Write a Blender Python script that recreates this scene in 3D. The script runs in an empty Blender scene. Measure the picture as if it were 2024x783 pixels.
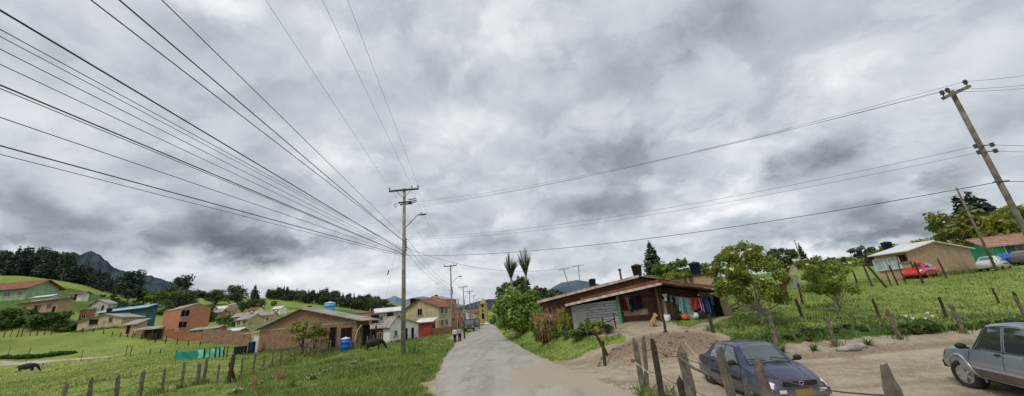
import bpy, math, random
import numpy as np
from mathutils import Vector, Matrix
RND = random.Random(11)
RNG = np.random.default_rng(11)
scene = bpy.context.scene
COL = scene.collection
PI = math.pi
R = math.radians

# ------------------------------------------------------------------ camera
F, PX, PY, EYE = 720.0, 1012.0, 391.5, 2.5
TH, PH = R(17.9), R(5.1)
UPC = np.array([-math.sin(PH)*math.cos(TH), math.cos(PH)*math.cos(TH), -math.sin(TH)])
YC = np.array([0, 0, -1.0]); YC = YC - UPC*(YC @ UPC); YC /= np.linalg.norm(YC)
XC = np.cross(YC, UPC)
MC = np.array([XC, YC, UPC])
CP0 = np.array([0, 0, EYE])
def at(px, py, Y):
    d = MC @ np.array([(px-PX)/F, -(py-PY)/F, -1.0])
    return CP0 + d*(Y/d[1])
def onz(px, py, z):
    d = MC @ np.array([(px-PX)/F, -(py-PY)/F, -1.0])
    return CP0 + d*((z-EYE)/d[2])
def atz(px, Y, z):
    k = (px-PX)/F; r0 = MC[:, 0]; r2 = MC[:, 2]
    A = r0[0]+k*r2[0]
    B = (r0[1]+k*r2[1])*Y + (r0[2]+k*r2[2])*(z-EYE)
    return np.array([-B/A, Y, z])
def ztop(x, y, py):
    b, c = MC[:, 1], MC[:, 2]; k = (PY-py)
    a0 = F*(b[0]*x+b[1]*y)+k*(c[0]*x+c[1]*y)
    a1 = F*b[2]+k*c[2]
    return EYE - a0/a1
cam = bpy.data.cameras.new('camera'); cam_o = bpy.data.objects.new('camera', cam); COL.objects.link(cam_o)
cam.sensor_width = 36; cam.sensor_fit = 'HORIZONTAL'; cam.lens = 36*F/2024; cam.clip_end = 20000; cam.clip_start = .05
mw = Matrix([list(MC[0])+[0], list(MC[1])+[0], list(MC[2])+[EYE], [0, 0, 0, 1]])
cam_o.matrix_world = mw
scene.camera = cam_o
scene.view_settings.view_transform = 'Standard'; scene.view_settings.look = 'None'; scene.view_settings.exposure = 0

# ------------------------------------------------------------------ objects
def tag(o, label=None, cat=None, group=None, kind=None):
    if label: o['label'] = label
    if cat: o['category'] = cat
    if group: o['group'] = group
    if kind: o['kind'] = kind
    return o
def empty(name, loc=(0, 0, 0), rz=0, parent=None):
    o = bpy.data.objects.new(name, None); COL.objects.link(o)
    o.location = loc; o.rotation_euler = (0, 0, rz); o.empty_display_size = .1
    if parent: o.parent = parent
    return o
def mobj(name, me, mat=None, parent=None, smooth=False):
    o = bpy.data.objects.new(name, me); COL.objects.link(o)
    if mat is not None and not me.materials: me.materials.append(mat)
    if parent is not None: o.parent = parent
    if smooth: me.polygons.foreach_set('use_smooth', [True]*len(me.polygons))
    return o
def copy_tree(o, parent=None):
    c = o.copy(); COL.objects.link(c); c.parent = parent
    for ch in list(o.children): copy_tree(ch, c)
    return c
def np_mesh(name, V, Fq, smooth=False):
    V = np.asarray(V, np.float32); Fq = np.asarray(Fq, np.int32); n = Fq.shape[1]
    me = bpy.data.meshes.new(name)
    me.vertices.add(len(V)); me.vertices.foreach_set('co', V.ravel())
    me.loops.add(Fq.size); me.loops.foreach_set('vertex_index', Fq.ravel())
    me.polygons.add(len(Fq)); me.polygons.foreach_set('loop_start', np.arange(0, Fq.size, n, dtype=np.int32))
    me.update(calc_edges=True)
    if smooth: me.polygons.foreach_set('use_smooth', np.ones(len(Fq), bool))
    return me
def fattr(me, name, vals):
    a = me.attributes.new(name, 'FLOAT', 'POINT'); a.data.foreach_set('value', np.asarray(vals, np.float32).ravel())
def uvmap(me):
    uv = me.uv_layers.new(name='UVMap')
    for p in me.polygons:
        n = p.normal
        if abs(n.z) < .75:
            t = Vector((-n.y, n.x, 0)).normalized()
            w = n.cross(t); w = w if w.z > 0 else -w
        else:
            t = Vector((1, 0, 0)); w = Vector((0, 1, 0))
        for li in p.loop_indices:
            co = me.vertices[me.loops[li].vertex_index].co
            uv.data[li].uv = (co.dot(t), co.dot(w))
class MB:
    def __init__(s): s.v = []; s.f = []
    def add(s, vs, fs):
        b = len(s.v); s.v += [tuple(map(float, v)) for v in vs]; s.f += [tuple(i+b for i in f) for f in fs]; return s
    def box(s, c, d, rz=0, rx=0, ry=0):
        hx, hy, hz = d[0]/2, d[1]/2, d[2]/2
        m = Matrix.Rotation(rz, 3, 'Z') @ Matrix.Rotation(ry, 3, 'Y') @ Matrix.Rotation(rx, 3, 'X')
        vs = [m @ Vector((x*hx, y*hy, z*hz)) + Vector(c) for x in (-1, 1) for y in (-1, 1) for z in (-1, 1)]
        return s.add(vs, [(0, 1, 3, 2), (4, 6, 7, 5), (0, 4, 5, 1), (2, 3, 7, 6), (0, 2, 6, 4), (1, 5, 7, 3)])
    def tube(s, pts, rad, n=8, cap=True):
        pts = [Vector(p) for p in pts]
        if not isinstance(rad, (list, tuple)): rad = [rad]*len(pts)
        rings = []; b = len(s.v); prev = None
        for i, p in enumerate(pts):
            t = (pts[min(i+1, len(pts)-1)]-pts[max(i-1, 0)]).normalized()
            a = Vector((0, 0, 1)) if abs(t.z) < .9 else Vector((1, 0, 0))
            if prev is not None: a = prev
            u = (a - t*a.dot(t)).normalized(); w = t.cross(u); prev = u
            for k in range(n):
                an = 2*PI*k/n
                s.v.append(tuple(p + (u*math.cos(an)+w*math.sin(an))*rad[i]))
        for i in range(len(pts)-1):
            for k in range(n):
                a = b+i*n+k; c = b+i*n+(k+1) % n
                s.f.append((a, c, c+n, a+n))
        if cap:
            s.f.append(tuple(b+k for k in range(n-1, -1, -1))); s.f.append(tuple(b+(len(pts)-1)*n+k for k in range(n)))
        return s
    def lathe(s, prof, c=(0, 0, 0), n=20, axis='z'):
        b = len(s.v)
        for (r, z) in prof:
            for k in range(n):
                a = 2*PI*k/n; x, y = r*math.cos(a), r*math.sin(a)
                p = (x, y, z) if axis == 'z' else ((x, z, y) if axis == 'y' else (z, x, y))
                s.v.append((p[0]+c[0], p[1]+c[1], p[2]+c[2]))
        for i in range(len(prof)-1):
            for k in range(n):
                a = b+i*n+k; d = b+i*n+(k+1) % n
                s.f.append((a, d, d+n, a+n))
        s.f.append(tuple(b+k for k in range(n-1, -1, -1))); s.f.append(tuple(b+(len(prof)-1)*n+k for k in range(n)))
        return s
    def poly_prism(s, pts2, y0, y1):          # polygon in xz extruded along y
        n = len(pts2); vs = [(x, y0, z) for x, z in pts2]+[(x, y1, z) for x, z in pts2]
        fs = [tuple(range(n)), tuple(range(2*n-1, n-1, -1))]+[(i, i+n, (i+1) % n+n, (i+1) % n) for i in range(n)]
        return s.add(vs, fs)
    def sph(s, c, r, n=10, m=7):
        if not isinstance(r, (tuple, list)): r = (r, r, r)
        prof = []; b = len(s.v)
        for i in range(m+1):
            a = PI*i/m
            for k in range(n):
                t = 2*PI*k/n
                s.v.append((c[0]+r[0]*math.sin(a)*math.cos(t), c[1]+r[1]*math.sin(a)*math.sin(t), c[2]-r[2]*math.cos(a)))
        for i in range(m):
            for k in range(n):
                a = b+i*n+k; d = b+i*n+(k+1) % n
                s.f.append((a, d, d+n, a+n))
        return s
    def build(s, name, mat, parent=None, smooth=False, uv=True):
        me = bpy.data.meshes.new(name); me.from_pydata(s.v, [], s.f); me.validate()
        import bmesh
        bm = bmesh.new(); bm.from_mesh(me); bmesh.ops.recalc_face_normals(bm, faces=bm.faces); bm.to_mesh(me); bm.free()
        me.update()
        if uv: uvmap(me)
        return mobj(name, me, mat, parent, smooth)
def bake(o):
    bpy.context.view_layer.update()
    dg = bpy.context.evaluated_depsgraph_get()
    me = bpy.data.meshes.new_from_object(o.evaluated_get(dg)); o.modifiers.clear(); old = o.data; o.data = me
    return o
def skin(name, V, E, Rd, mat, parent=None, lv=2):
    me = bpy.data.meshes.new(name); me.from_pydata(V, E, []); me.update()
    o = mobj(name, me, mat, parent)
    m = o.modifiers.new('s', 'SKIN'); m.use_smooth_shade = True
    sv = me.skin_vertices[0].data
    for i, r in enumerate(Rd):
        sv[i].radius = (r, r) if not isinstance(r, tuple) else r
    sv[0].use_root = True
    u = o.modifiers.new('u', 'SUBSURF'); u.levels = u.render_levels = lv
    return bake(o)

# ------------------------------------------------------------------ noise
def _h(ix, iy, s):
    n = (ix*374761393 + iy*668265263 + s*144665) & 0xffffffff
    n = ((n ^ (n >> 13))*1274126177) & 0xffffffff
    return ((n ^ (n >> 16)) & 0xffff)/65535.0
def vnoise(x, y, s=0):
    x = np.asarray(x, float); y = np.asarray(y, float)
    ix = np.floor(x).astype(np.int64); iy = np.floor(y).astype(np.int64); fx = x-ix; fy = y-iy
    fx = fx*fx*(3-2*fx); fy = fy*fy*(3-2*fy)
    a = _h(ix, iy, s); b = _h(ix+1, iy, s); c = _h(ix, iy+1, s); d = _h(ix+1, iy+1, s)
    return (a*(1-fx)+b*fx)*(1-fy)+(c*(1-fx)+d*fx)*fy
def fbm(x, y, s=0, o=4):
    t = 0; a = .5; f = 1.0; n = 0
    for i in range(o):
        t = t+a*vnoise(np.asarray(x)*f+i*17.3, np.asarray(y)*f-i*9.1, s+i); n += a; a *= .5; f *= 2.03
    return t/n
def sst(a, b, x):
    t = np.clip((np.asarray(x, float)-a)/(b-a), 0, 1); return t*t*(3-2*t)

# ------------------------------------------------------------------ materials
GAIN = 1.3
def srgb(r, g, b):
    f = lambda c: (c/255/12.92) if c/255 < .04045 else ((c/255+.055)/1.055)**2.4
    return tuple(min(.86, f(q)*GAIN) for q in (r, g, b))+(1,)
def sraw(r, g, b):
    f = lambda c: (c/255/12.92) if c/255 < .04045 else ((c/255+.055)/1.055)**2.4
    return (f(r), f(g), f(b), 1)
class NT:
    def __init__(s, name):
        s.m = bpy.data.materials.new(name); s.m.use_nodes = True; s.t = s.m.node_tree; s.t.nodes.clear()
        s.out = s.n('ShaderNodeOutputMaterial')
    def n(s, ty, **k):
        nd = s.t.nodes.new(ty)
        for a, v in k.items(): setattr(nd, a, v)
        return nd
    def l(s, a, b): s.t.links.new(a, b)
    def val(s, sock, v):
        if isinstance(v, bpy.types.NodeSocket): s.l(v, sock)
        else: sock.default_value = v
    def noise(s, vec, scale, detail=3, rough=.55, dist=0):
        nd = s.n('ShaderNodeTexNoise'); s.val(nd.inputs['Scale'], scale); nd.inputs['Detail'].default_value = detail
        nd.inputs['Roughness'].default_value = rough; nd.inputs['Distortion'].default_value = dist
        if vec is not None: s.l(vec, nd.inputs['Vector'])
        return nd.outputs['Fac']
    def mix(s, f, a, b, mode='MIX'):
        nd = s.n('ShaderNodeMix', data_type='RGBA', blend_type=mode)
        s.val(nd.inputs[0], f); s.val(nd.inputs[6], a); s.val(nd.inputs[7], b); return nd.outputs[2]
    def mr(s, v, a, b, c=0, d=1, smooth=True):
        nd = s.n('ShaderNodeMapRange'); nd.interpolation_type = 'SMOOTHSTEP' if smooth else 'LINEAR'
        s.val(nd.inputs[0], v)
        for i, q in zip((1, 2, 3, 4), (a, b, c, d)): s.val(nd.inputs[i], q)
        return nd.outputs[0]
    def math(s, op, a, b=0.0):
        nd = s.n('ShaderNodeMath', operation=op); s.val(nd.inputs[0], a); s.val(nd.inputs[1], b); return nd.outputs[0]
    def coord(s, k='Object'): return s.n('ShaderNodeTexCoord').outputs[k]
    def pos(s): return s.n('ShaderNodeNewGeometry').outputs['Position']
    def scale(s, v, sc):
        nd = s.n('ShaderNodeMapping'); s.l(v, nd.inputs[0]); nd.inputs['Scale'].default_value = sc; return nd.outputs[0]
    def attr(s, a): return s.n('ShaderNodeAttribute', attribute_name=a).outputs['Fac']
    def bump(s, h, st=.3, d=.02):
        nd = s.n('ShaderNodeBump'); nd.inputs['Strength'].default_value = st; nd.inputs['Distance'].default_value = d
        s.l(h, nd.inputs['Height']); return nd.outputs[0]
    def bsdf(s, col, rough=.8, met=0, nrm=None, spec=.3, coat=0):
        b = s.n('ShaderNodeBsdfPrincipled'); s.val(b.inputs['Base Color'], col); s.val(b.inputs['Roughness'], rough)
        s.val(b.inputs['Metallic'], met); b.inputs['Specular IOR Level'].default_value = spec
        b.inputs['Coat Weight'].default_value = coat
        if nrm is not None: s.l(nrm, b.inputs['Normal'])
        s.l(b.outputs[0], s.out.inputs[0]); return b
def M_plain(name, c1, c2=None, sc=3, rough=.8, met=0, bump=.2, spec=.3, coat=0, grime=.25, det=5):
    t = NT(name); v = t.coord()
    c2 = c2 or tuple(x*.7 for x in c1[:3])+(1,)
    f = t.mr(t.noise(v, sc, det, .6), .3, .7)
    col = t.mix(f, c1, c2)
    g = t.mr(t.noise(v, sc*.37, 4, .65), .45, .75, 0, grime)
    col = t.mix(g, col, (.03, .027, .022, 1))
    nb = t.noise(v, sc*14, 4, .6)
    t.bsdf(col, rough, met, t.bump(nb, bump, .01) if bump else None, spec, coat); return t.m
def M_brick(name, c1, c2, mo, bw=.4, bh=.22, grime=.35, stain=(.05, .045, .035, 1)):
    t = NT(name); uv = t.coord('UV'); b = t.n('ShaderNodeTexBrick'); t.l(uv, b.inputs['Vector'])
    b.inputs['Color1'].default_value = c1; b.inputs['Color2'].default_value = c2; b.inputs['Mortar'].default_value = mo
    b.inputs['Scale'].default_value = 1; b.inputs['Brick Width'].default_value = bw; b.inputs['Row Height'].default_value = bh
    b.inputs['Mortar Size'].default_value = .016; b.inputs['Bias'].default_value = -.1
    n1 = t.noise(t.scale(uv, (1, .4, 1)), .8, 6, .7); n2 = t.noise(uv, 7, 4, .6)
    col = t.mix(t.mr(n1, .45, .8, 0, grime*1.2), b.outputs['Color'], stain)
    col = t.mix(t.mr(n2, .3, .7, 0, .35), col, c2)
    hgt = t.math('SUBTRACT', n2, b.outputs['Fac'])
    t.bsdf(col, .9, 0, t.bump(hgt, .5, .02), .15); return t.m
def M_corr(name, c1, c2, period=.18, rough=.75, met=0, stain=.5):
    t = NT(name); uv = t.coord('UV'); w = t.n('ShaderNodeTexWave', wave_type='BANDS', bands_direction='X', wave_profile='SIN')
    t.l(uv, w.inputs['Vector']); w.inputs['Scale'].default_value = .314/period
    n1 = t.noise(t.scale(uv, (1, .25, 1)), 1.6, 5, .65); n2 = t.noise(uv, .45, 4, .6)
    col = t.mix(t.mr(n1, .35, .7), c1, c2)
    col = t.mix(t.mr(n2, .45, .7, 0, stain), col, (.05, .045, .04, 1))
    col = t.mix(t.math('MULTIPLY', w.outputs['Fac'], .25), col, tuple(x*.5 for x in c1[:3])+(1,))
    t.bsdf(col, rough, met, t.bump(w.outputs['Fac'], .6, .03), .3); return t.m
def M_tile(name, c1, c2):
    t = NT(name); uv = t.coord('UV'); b = t.n('ShaderNodeTexBrick'); t.l(uv, b.inputs['Vector'])
    b.inputs['Color1'].default_value = c1; b.inputs['Color2'].default_value = c2; b.inputs['Mortar'].default_value = tuple(x*.35 for x in c2[:3])+(1,)
    b.inputs['Scale'].default_value = 1; b.inputs['Brick Width'].default_value = .24; b.inputs['Row Height'].default_value = .36; b.inputs['Mortar Size'].default_value = .03
    n1 = t.noise(uv, 1.3, 5, .65)
    col = t.mix(t.mr(n1, .42, .75, 0, .5), b.outputs['Color'], (.06, .05, .035, 1))
    t.bsdf(col, .85, 0, t.bump(t.math('SUBTRACT', 1.0, b.outputs['Fac']), .6, .03), .2); return t.m
def M_plank(name, c1, c2, row=.16):
    t = NT(name); uv = t.coord('UV'); b = t.n('ShaderNodeTexBrick'); t.l(uv, b.inputs['Vector'])
    b.inputs['Color1'].default_value = c1; b.inputs['Color2'].default_value = c2; b.inputs['Mortar'].default_value = (.03, .03, .03, 1)
    b.inputs['Scale'].default_value = 1; b.inputs['Brick Width'].default_value = 2.2; b.inputs['Row Height'].default_value = row; b.inputs['Mortar Size'].default_value = .012
    n1 = t.noise(t.scale(uv, (1, 3, 1)), 2, 5, .65)
    col = t.mix(t.mr(n1, .45, .75, 0, .6), b.outputs['Color'], (.12, .11, .1, 1))
    t.bsdf(col, .85, 0, t.bump(t.math('SUBTRACT', 1.0, b.outputs['Fac']), .6, .02), .2); return t.m
def M_leaf(name, c1, c2, tip=None, rnd=1.0, tr=.3, patch=None):
    t = NT(name); g = t.n('ShaderNodeNewGeometry'); oi = t.n('ShaderNodeObjectInfo')
    n = t.noise(t.coord(), 1.2, 3, .6)
    f = t.math('ADD', t.math('MULTIPLY', g.outputs['Random Per Island'], .6), t.math('MULTIPLY', t.mr(n, .3, .7), .5))
    col = t.mix(f, c1, c2)
    if patch: col = t.mix(t.mr(t.noise(t.coord(), .28, 4, .6), .46, .66, 0, .75), col, patch)
    if tip: col = t.mix(t.mr(g.outputs['Random Per Island'], .86, .9), col, tip)
    v = t.math('ADD', t.math('MULTIPLY', oi.outputs['Random'], .5*rnd), 1-.25*rnd)
    col = t.mix(1.0, col, v, 'MULTIPLY')
    d = t.n('ShaderNodeBsdfDiffuse'); tl = t.n('ShaderNodeBsdfTranslucent'); gl = t.n('ShaderNodeBsdfGlossy')
    t.l(col, d.inputs[0]); t.l(col, tl.inputs[0]); gl.inputs['Roughness'].default_value = .5
    m = t.n('ShaderNodeMixShader'); m.inputs[0].default_value = tr; t.l(d.outputs[0], m.inputs[1]); t.l(tl.outputs[0], m.inputs[2])
    m2 = t.n('ShaderNodeMixShader'); m2.inputs[0].default_value = .035; t.l(m.outputs[0], m2.inputs[1]); t.l(gl.outputs[0], m2.inputs[2])
    t.l(m2.outputs[0], t.out.inputs[0]); return t.m
def M_flat(name, c, rough=.6, met=0, spec=.4):
    t = NT(name); t.bsdf(c, rough, met, None, spec); return t.m
def M_glass(name, c=(.02, .025, .03, 1), rough=.06, sp=.7):
    t = NT(name); b = t.bsdf(c, rough, 0, None, sp)
    if sp > .9:
        gl = t.n('ShaderNodeBsdfGlossy'); gl.inputs['Roughness'].default_value = .03; gl.inputs['Color'].default_value = (.8, .84, .86, 1)
        ly = t.n('ShaderNodeLayerWeight'); ly.inputs['Blend'].default_value = .28
        m = t.n('ShaderNodeMixShader'); t.l(t.mr(ly.outputs['Fresnel'], 0, .6, .06, .55, False), m.inputs[0]); t.l(b.outputs[0], m.inputs[1]); t.l(gl.outputs[0], m.inputs[2]); t.l(m.outputs[0], t.out.inputs[0])
    return t.m
def M_paint(name, c, met=.5, dust=.35):
    t = NT(name); v = t.coord(); n = t.noise(v, 2.5, 5, .65)
    z = t.n('ShaderNodeSeparateXYZ'); t.l(v, z.inputs[0])
    d = t.math('ADD', t.mr(z.outputs[2], .75, .15, 0, dust), t.mr(n, .45, .8, 0, dust*.5))
    col = t.mix(d, c, srgb(150, 138, 122))
    t.bsdf(col, t.mr(d, 0, .6, .28, .7), t.mr(d, 0, .5, met, 0), None, .5, .35); return t.m
MT = {}
def mats():
    m = MT
    m['brick_red'] = M_brick('red_brick', srgb(160, 106, 84), srgb(138, 86, 66), srgb(136, 116, 102))
    m['brick_brown'] = M_brick('brown_brick', srgb(146, 114, 92), srgb(120, 88, 68), srgb(130, 115, 98), grime=.4)
    m['brick_shack'] = M_brick('dark_brick', srgb(104, 76, 60), srgb(78, 56, 45), srgb(92, 78, 66), grime=.6)
    m['brick_orange'] = M_brick('orange_brick', srgb(182, 124, 94), srgb(160, 104, 78), srgb(156, 130, 110))
    m['tan'] = M_plain('tan_plaster', srgb(178, 160, 134), srgb(156, 138, 112), 1.2, .9, grime=.3)
    m['tan_brick'] = M_brick('tan_brick', srgb(174, 148, 120), srgb(154, 128, 102), srgb(156, 140, 120), grime=.35)
    m['olive'] = M_plain('olive_plaster', srgb(176, 164, 132), srgb(150, 138, 108), 1.2, .9, grime=.35)
    m['white'] = M_plain('white_wall', srgb(225, 224, 220), srgb(205, 203, 198), 1.0, .85, grime=.25)
    m['grey'] = M_plain('grey_wall', srgb(176, 172, 166), srgb(150, 146, 140), 1.0, .85, grime=.35)
    m['concrete'] = M_plain('concrete', srgb(150, 147, 140), srgb(122, 120, 114), 2, .9, grime=.35)
    m['greenw'] = M_plain('green_wall', srgb(146, 168, 136), srgb(124, 148, 116), 1.0, .85, grime=.25)
    m['green2'] = M_plain('emerald_wall', srgb(70, 168, 128), srgb(48, 142, 108), 1.0, .8, grime=.25)
    m['redw'] = M_plain('red_wall', srgb(144, 62, 56), srgb(122, 50, 47), 1.0, .85, grime=.3)
    m['tealw'] = M_plain('teal_wall', srgb(62, 98, 104), srgb(48, 78, 84), 1.0, .8, grime=.3)
    m['yellow'] = M_plain('yellow_wall', srgb(164, 142, 98), srgb(142, 120, 80), .5, .85, grime=.2)
    m['roof_grey'] = M_corr('fibre_cement_roof', srgb(158, 153, 146), srgb(122, 118, 112), .18)
    m['roof_light'] = M_corr('light_metal_roof', srgb(222, 220, 214), srgb(196, 192, 186), .2, .5, .1, .25)
    m['roof_teal'] = M_corr('teal_metal_roof', srgb(140, 178, 190), srgb(112, 152, 166), .3, .5, .1, .2)
    m['roof_rust'] = M_corr('rusty_roof', srgb(112, 90, 76), srgb(134, 122, 108), .2, .8, 0, .5)
    m['tile'] = M_tile('clay_tile', srgb(162, 104, 84), srgb(136, 84, 68))
    m['tile_pink'] = M_tile('faded_tile', srgb(176, 138, 118), srgb(156, 116, 98))
    m['plank_white'] = M_plank('white_planks', srgb(172, 176, 176), srgb(146, 152, 152))
    m['wood'] = M_plain('weathered_wood', srgb(118, 110, 98), srgb(80, 74, 65), 6, .95, bump=.6, grime=.4)
    m['wood_dark'] = M_plain('dark_wood', srgb(72, 62, 50), srgb(46, 40, 33), 6, .95, bump=.6, grime=.4)
    m['wood_pale'] = M_plain('pale_wood', srgb(168, 158, 138), srgb(128, 118, 100), 6, .95, bump=.6, grime=.3)
    m['fascia'] = M_plain('fascia_board', srgb(200, 188, 176), srgb(158, 134, 118), 2.5, .9, grime=.35)
    m['fascia_red'] = M_plain('red_fascia', srgb(132, 86, 66), srgb(98, 62, 50), 2.5, .9, grime=.4)
    m['post_conc'] = M_plain('pole_concrete', srgb(142, 138, 130), srgb(108, 105, 98), 2.5, .9, grime=.4)
    m['post_wood'] = M_plain('pole_wood', srgb(124, 118, 104), srgb(84, 80, 70), 3, .95, bump=.5, grime=.4)
    m['steel'] = M_plain('galvanised_steel', srgb(120, 124, 126), srgb(90, 92, 94), 4, .55, .6, 0)
    m['darksteel'] = M_plain('dark_steel', srgb(62, 62, 64), srgb(42, 42, 44), 4, .6, .3, 0)
    m['cable'] = M_flat('cable_black', (.035, .035, .04, 1), .6)
    m['cable_grey'] = M_flat('cable_aluminium', (.17, .175, .185, 1), .6)
    m['wire'] = M_flat('fence_wire', (.07, .066, .06, 1), .8, 0)
    m['ceramic'] = M_flat('insulator_brown', (.06, .05, .045, 1), .3)
    m['black_plastic'] = M_plain('black_plastic', (.022, .024, .028, 1), (.035, .036, .04, 1), 3, .5, grime=.1, bump=0)
    m['blue_plastic'] = M_plain('blue_plastic', srgb(38, 86, 176), srgb(30, 70, 150), 2, .45, grime=.1, bump=0)
    m['cyan_plastic'] = M_plain('cyan_tank', srgb(86, 150, 188), srgb(58, 122, 162), 2, .5, grime=.2, bump=0)
    m['navy_plastic'] = M_plain('navy_tank', (.02, .03, .06, 1), (.03, .04, .075, 1), 2, .5, grime=.1, bump=0)
    m['lid_pale'] = M_plain('pale_lid', srgb(196, 214, 220), srgb(170, 190, 200), 2, .6, grime=.2)
    m['tarp'] = M_plain('green_tarp', srgb(40, 140, 122), srgb(28, 112, 98), 1.5, .7, grime=.15)
    m['tarp_light'] = M_plain('pale_green_tarp', srgb(122, 206, 180), srgb(96, 182, 158), 1.5, .7, grime=.1)
    m['glass'] = M_glass('window_glass', (.03, .035, .04, 1), .12)
    m['glass_car'] = M_glass('car_glass', (.05, .062, .066, 1), .04, 1.0)
    m['dark'] = M_flat('dark_opening', (.014, .012, .011, 1), .9, 0, .1)
    m['frame_white'] = M_plain('white_frame', srgb(214, 212, 206), None, 3, .6, grime=.15)
    m['frame_brown'] = M_plain('brown_frame', srgb(96, 70, 52), None, 3, .7, grime=.2)
    m['curtain'] = M_plain('pale_curtain', srgb(170, 182, 190), srgb(136, 148, 158), 1.4, .6, grime=.1, bump=0)
    m['rubber'] = M_plain('tyre_rubber', (.025, .024, .023, 1), (.06, .052, .045, 1), 6, .9, grime=.1)
    m['alloy'] = M_plain('alloy_rim', srgb(186, 186, 184), srgb(150, 150, 148), 4, .35, .7, 0, grime=.15)
    m['trim'] = M_plain('black_trim', (.02, .02, .022, 1), (.03, .03, .03, 1), 4, .6, grime=.1, bump=0)
    m['lamp'] = M_flat('headlamp_lens', srgb(214, 218, 208), .12, .2, .8)
    m['redlamp'] = M_flat('tail_lamp', srgb(150, 20, 18), .2)
    m['amber'] = M_flat('amber_lamp', srgb(214, 130, 50), .25)
    m['plate'] = M_flat('yellow_plate', srgb(132, 108, 56), .5)
    m['chrome'] = M_flat('chrome', (.6, .6, .6, 1), .15, 1)
    m['paint_blue'] = M_paint('slate_blue_paint', srgb(54, 61, 84), .5, .4)
    m['paint_grey'] = M_paint('grey_blue_paint', srgb(138, 150, 160), .5, .3)
    m['paint_red'] = M_paint('red_paint', srgb(196, 34, 36), .1, .15)
    m['paint_silver'] = M_paint('silver_paint', srgb(196, 198, 198), .4, .2)
    m['paint_dkgrey'] = M_paint('dark_grey_paint', srgb(86, 88, 90), .3, .3)
    m['cladding'] = M_plain('taupe_cladding', srgb(112, 100, 96), srgb(92, 82, 80), 3, .6, grime=.15)
    m['flare'] = M_paint('pale_flare', srgb(158, 168, 180), .4, .25)
    m['bark'] = M_plain('bark', srgb(104, 92, 78), srgb(64, 56, 46), 7, .95, bump=.8, grime=.3)
    m['bark_pale'] = M_plain('pale_bark', srgb(150, 140, 122), srgb(104, 96, 82), 6, .95, bump=.6, grime=.3)
    G = lambda r, g, b, k=1: tuple(x*k for x in srgb(r, g, b)[:3])+(1,)
    m['lf_conifer'] = M_leaf('conifer_needles', G(38, 52, 46), G(60, 76, 64), None, .7, .12)
    m['lf_euc'] = M_leaf('eucalyptus_leaves', G(44, 58, 50), G(76, 90, 74), None, .8, .2)
    m['lf_broad'] = M_leaf('broad_leaves', G(56, 80, 34), G(112, 136, 58), None, .8)
    m['lf_bush'] = M_leaf('glossy_bush_leaves', G(62, 88, 32), G(142, 166, 70), None, .3, .3)
    m['lf_elder'] = M_leaf('elder_leaves', G(70, 90, 36), G(142, 152, 60), None, .3, .35)
    m['lf_sap'] = M_leaf('sapling_leaves', G(84, 108, 42), G(152, 166, 72), None, .3, .4)
    m['lf_dark'] = M_leaf('dark_leaves', G(46, 60, 40), G(86, 100, 64), None, .8, .25)
    m['lf_olive'] = M_leaf('olive_leaves', G(78, 88, 42), G(138, 138, 66), None, .6, .3)
    m['lf_cyp'] = M_leaf('cypress_leaves', G(36, 48, 38), G(62, 78, 60), None, .5, .1)
    m['lf_yel'] = M_leaf('yellow_green_leaves', G(98, 112, 40), G(158, 160, 68), None, .5, .4)
    m['lf_palm'] = M_leaf('palm_fronds', G(66, 76, 54), G(112, 118, 84), None, .4, .25)
    m['lf_dry'] = M_leaf('dry_stalks', G(122, 86, 58), G(168, 126, 88), None, .5, .2)
    m['lf_dark2'] = M_leaf('hedge_leaves', G(50, 70, 32), G(98, 120, 54), None, .8, .3)
    m['umbel'] = M_flat('cream_umbels', srgb(190, 184, 128), .8)
    m['petal'] = M_flat('white_petal', srgb(236, 234, 222), .7)
    m['cow_black'] = M_plain('black_hide', (.012, .012, .012, 1), (.022, .02, .02, 1), 4, .6, grime=0, bump=0)
    m['skin'] = M_plain('skin', srgb(168, 118, 92), srgb(150, 100, 76), 6, .6, grime=0, bump=0)
    m['hair'] = M_flat('black_hair', (.015, .012, .011, 1), .6)
    m['dogfur'] = M_plain('tan_fur', srgb(176, 154, 122), srgb(142, 118, 88), 9, .95, grime=.1)
    def cl(n, c): m[n] = M_plain(n, c, tuple(x*.72 for x in c[:3])+(1,), 5, .9, grime=.08, bump=0)
    for n, c in dict(cloth_black=(.02, .02, .024, 1), cloth_navy=srgb(40, 46, 84), cloth_red=srgb(158, 64, 70), cloth_pink=srgb(214, 150, 178), cloth_white=srgb(214, 214, 214),
                     cloth_teal=srgb(78, 136, 138), cloth_mint=srgb(132, 170, 166), cloth_maroon=srgb(112, 44, 44), cloth_grey=srgb(140, 140, 146), cloth_orange=srgb(206, 96, 64), cloth_blue=srgb(70, 96, 170),
                     shirt_white=srgb(206, 208, 214), shirt_grey=srgb(150, 152, 162), trousers=(.016, .016, .02, 1)).items(): cl(n, c)
mats()
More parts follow.
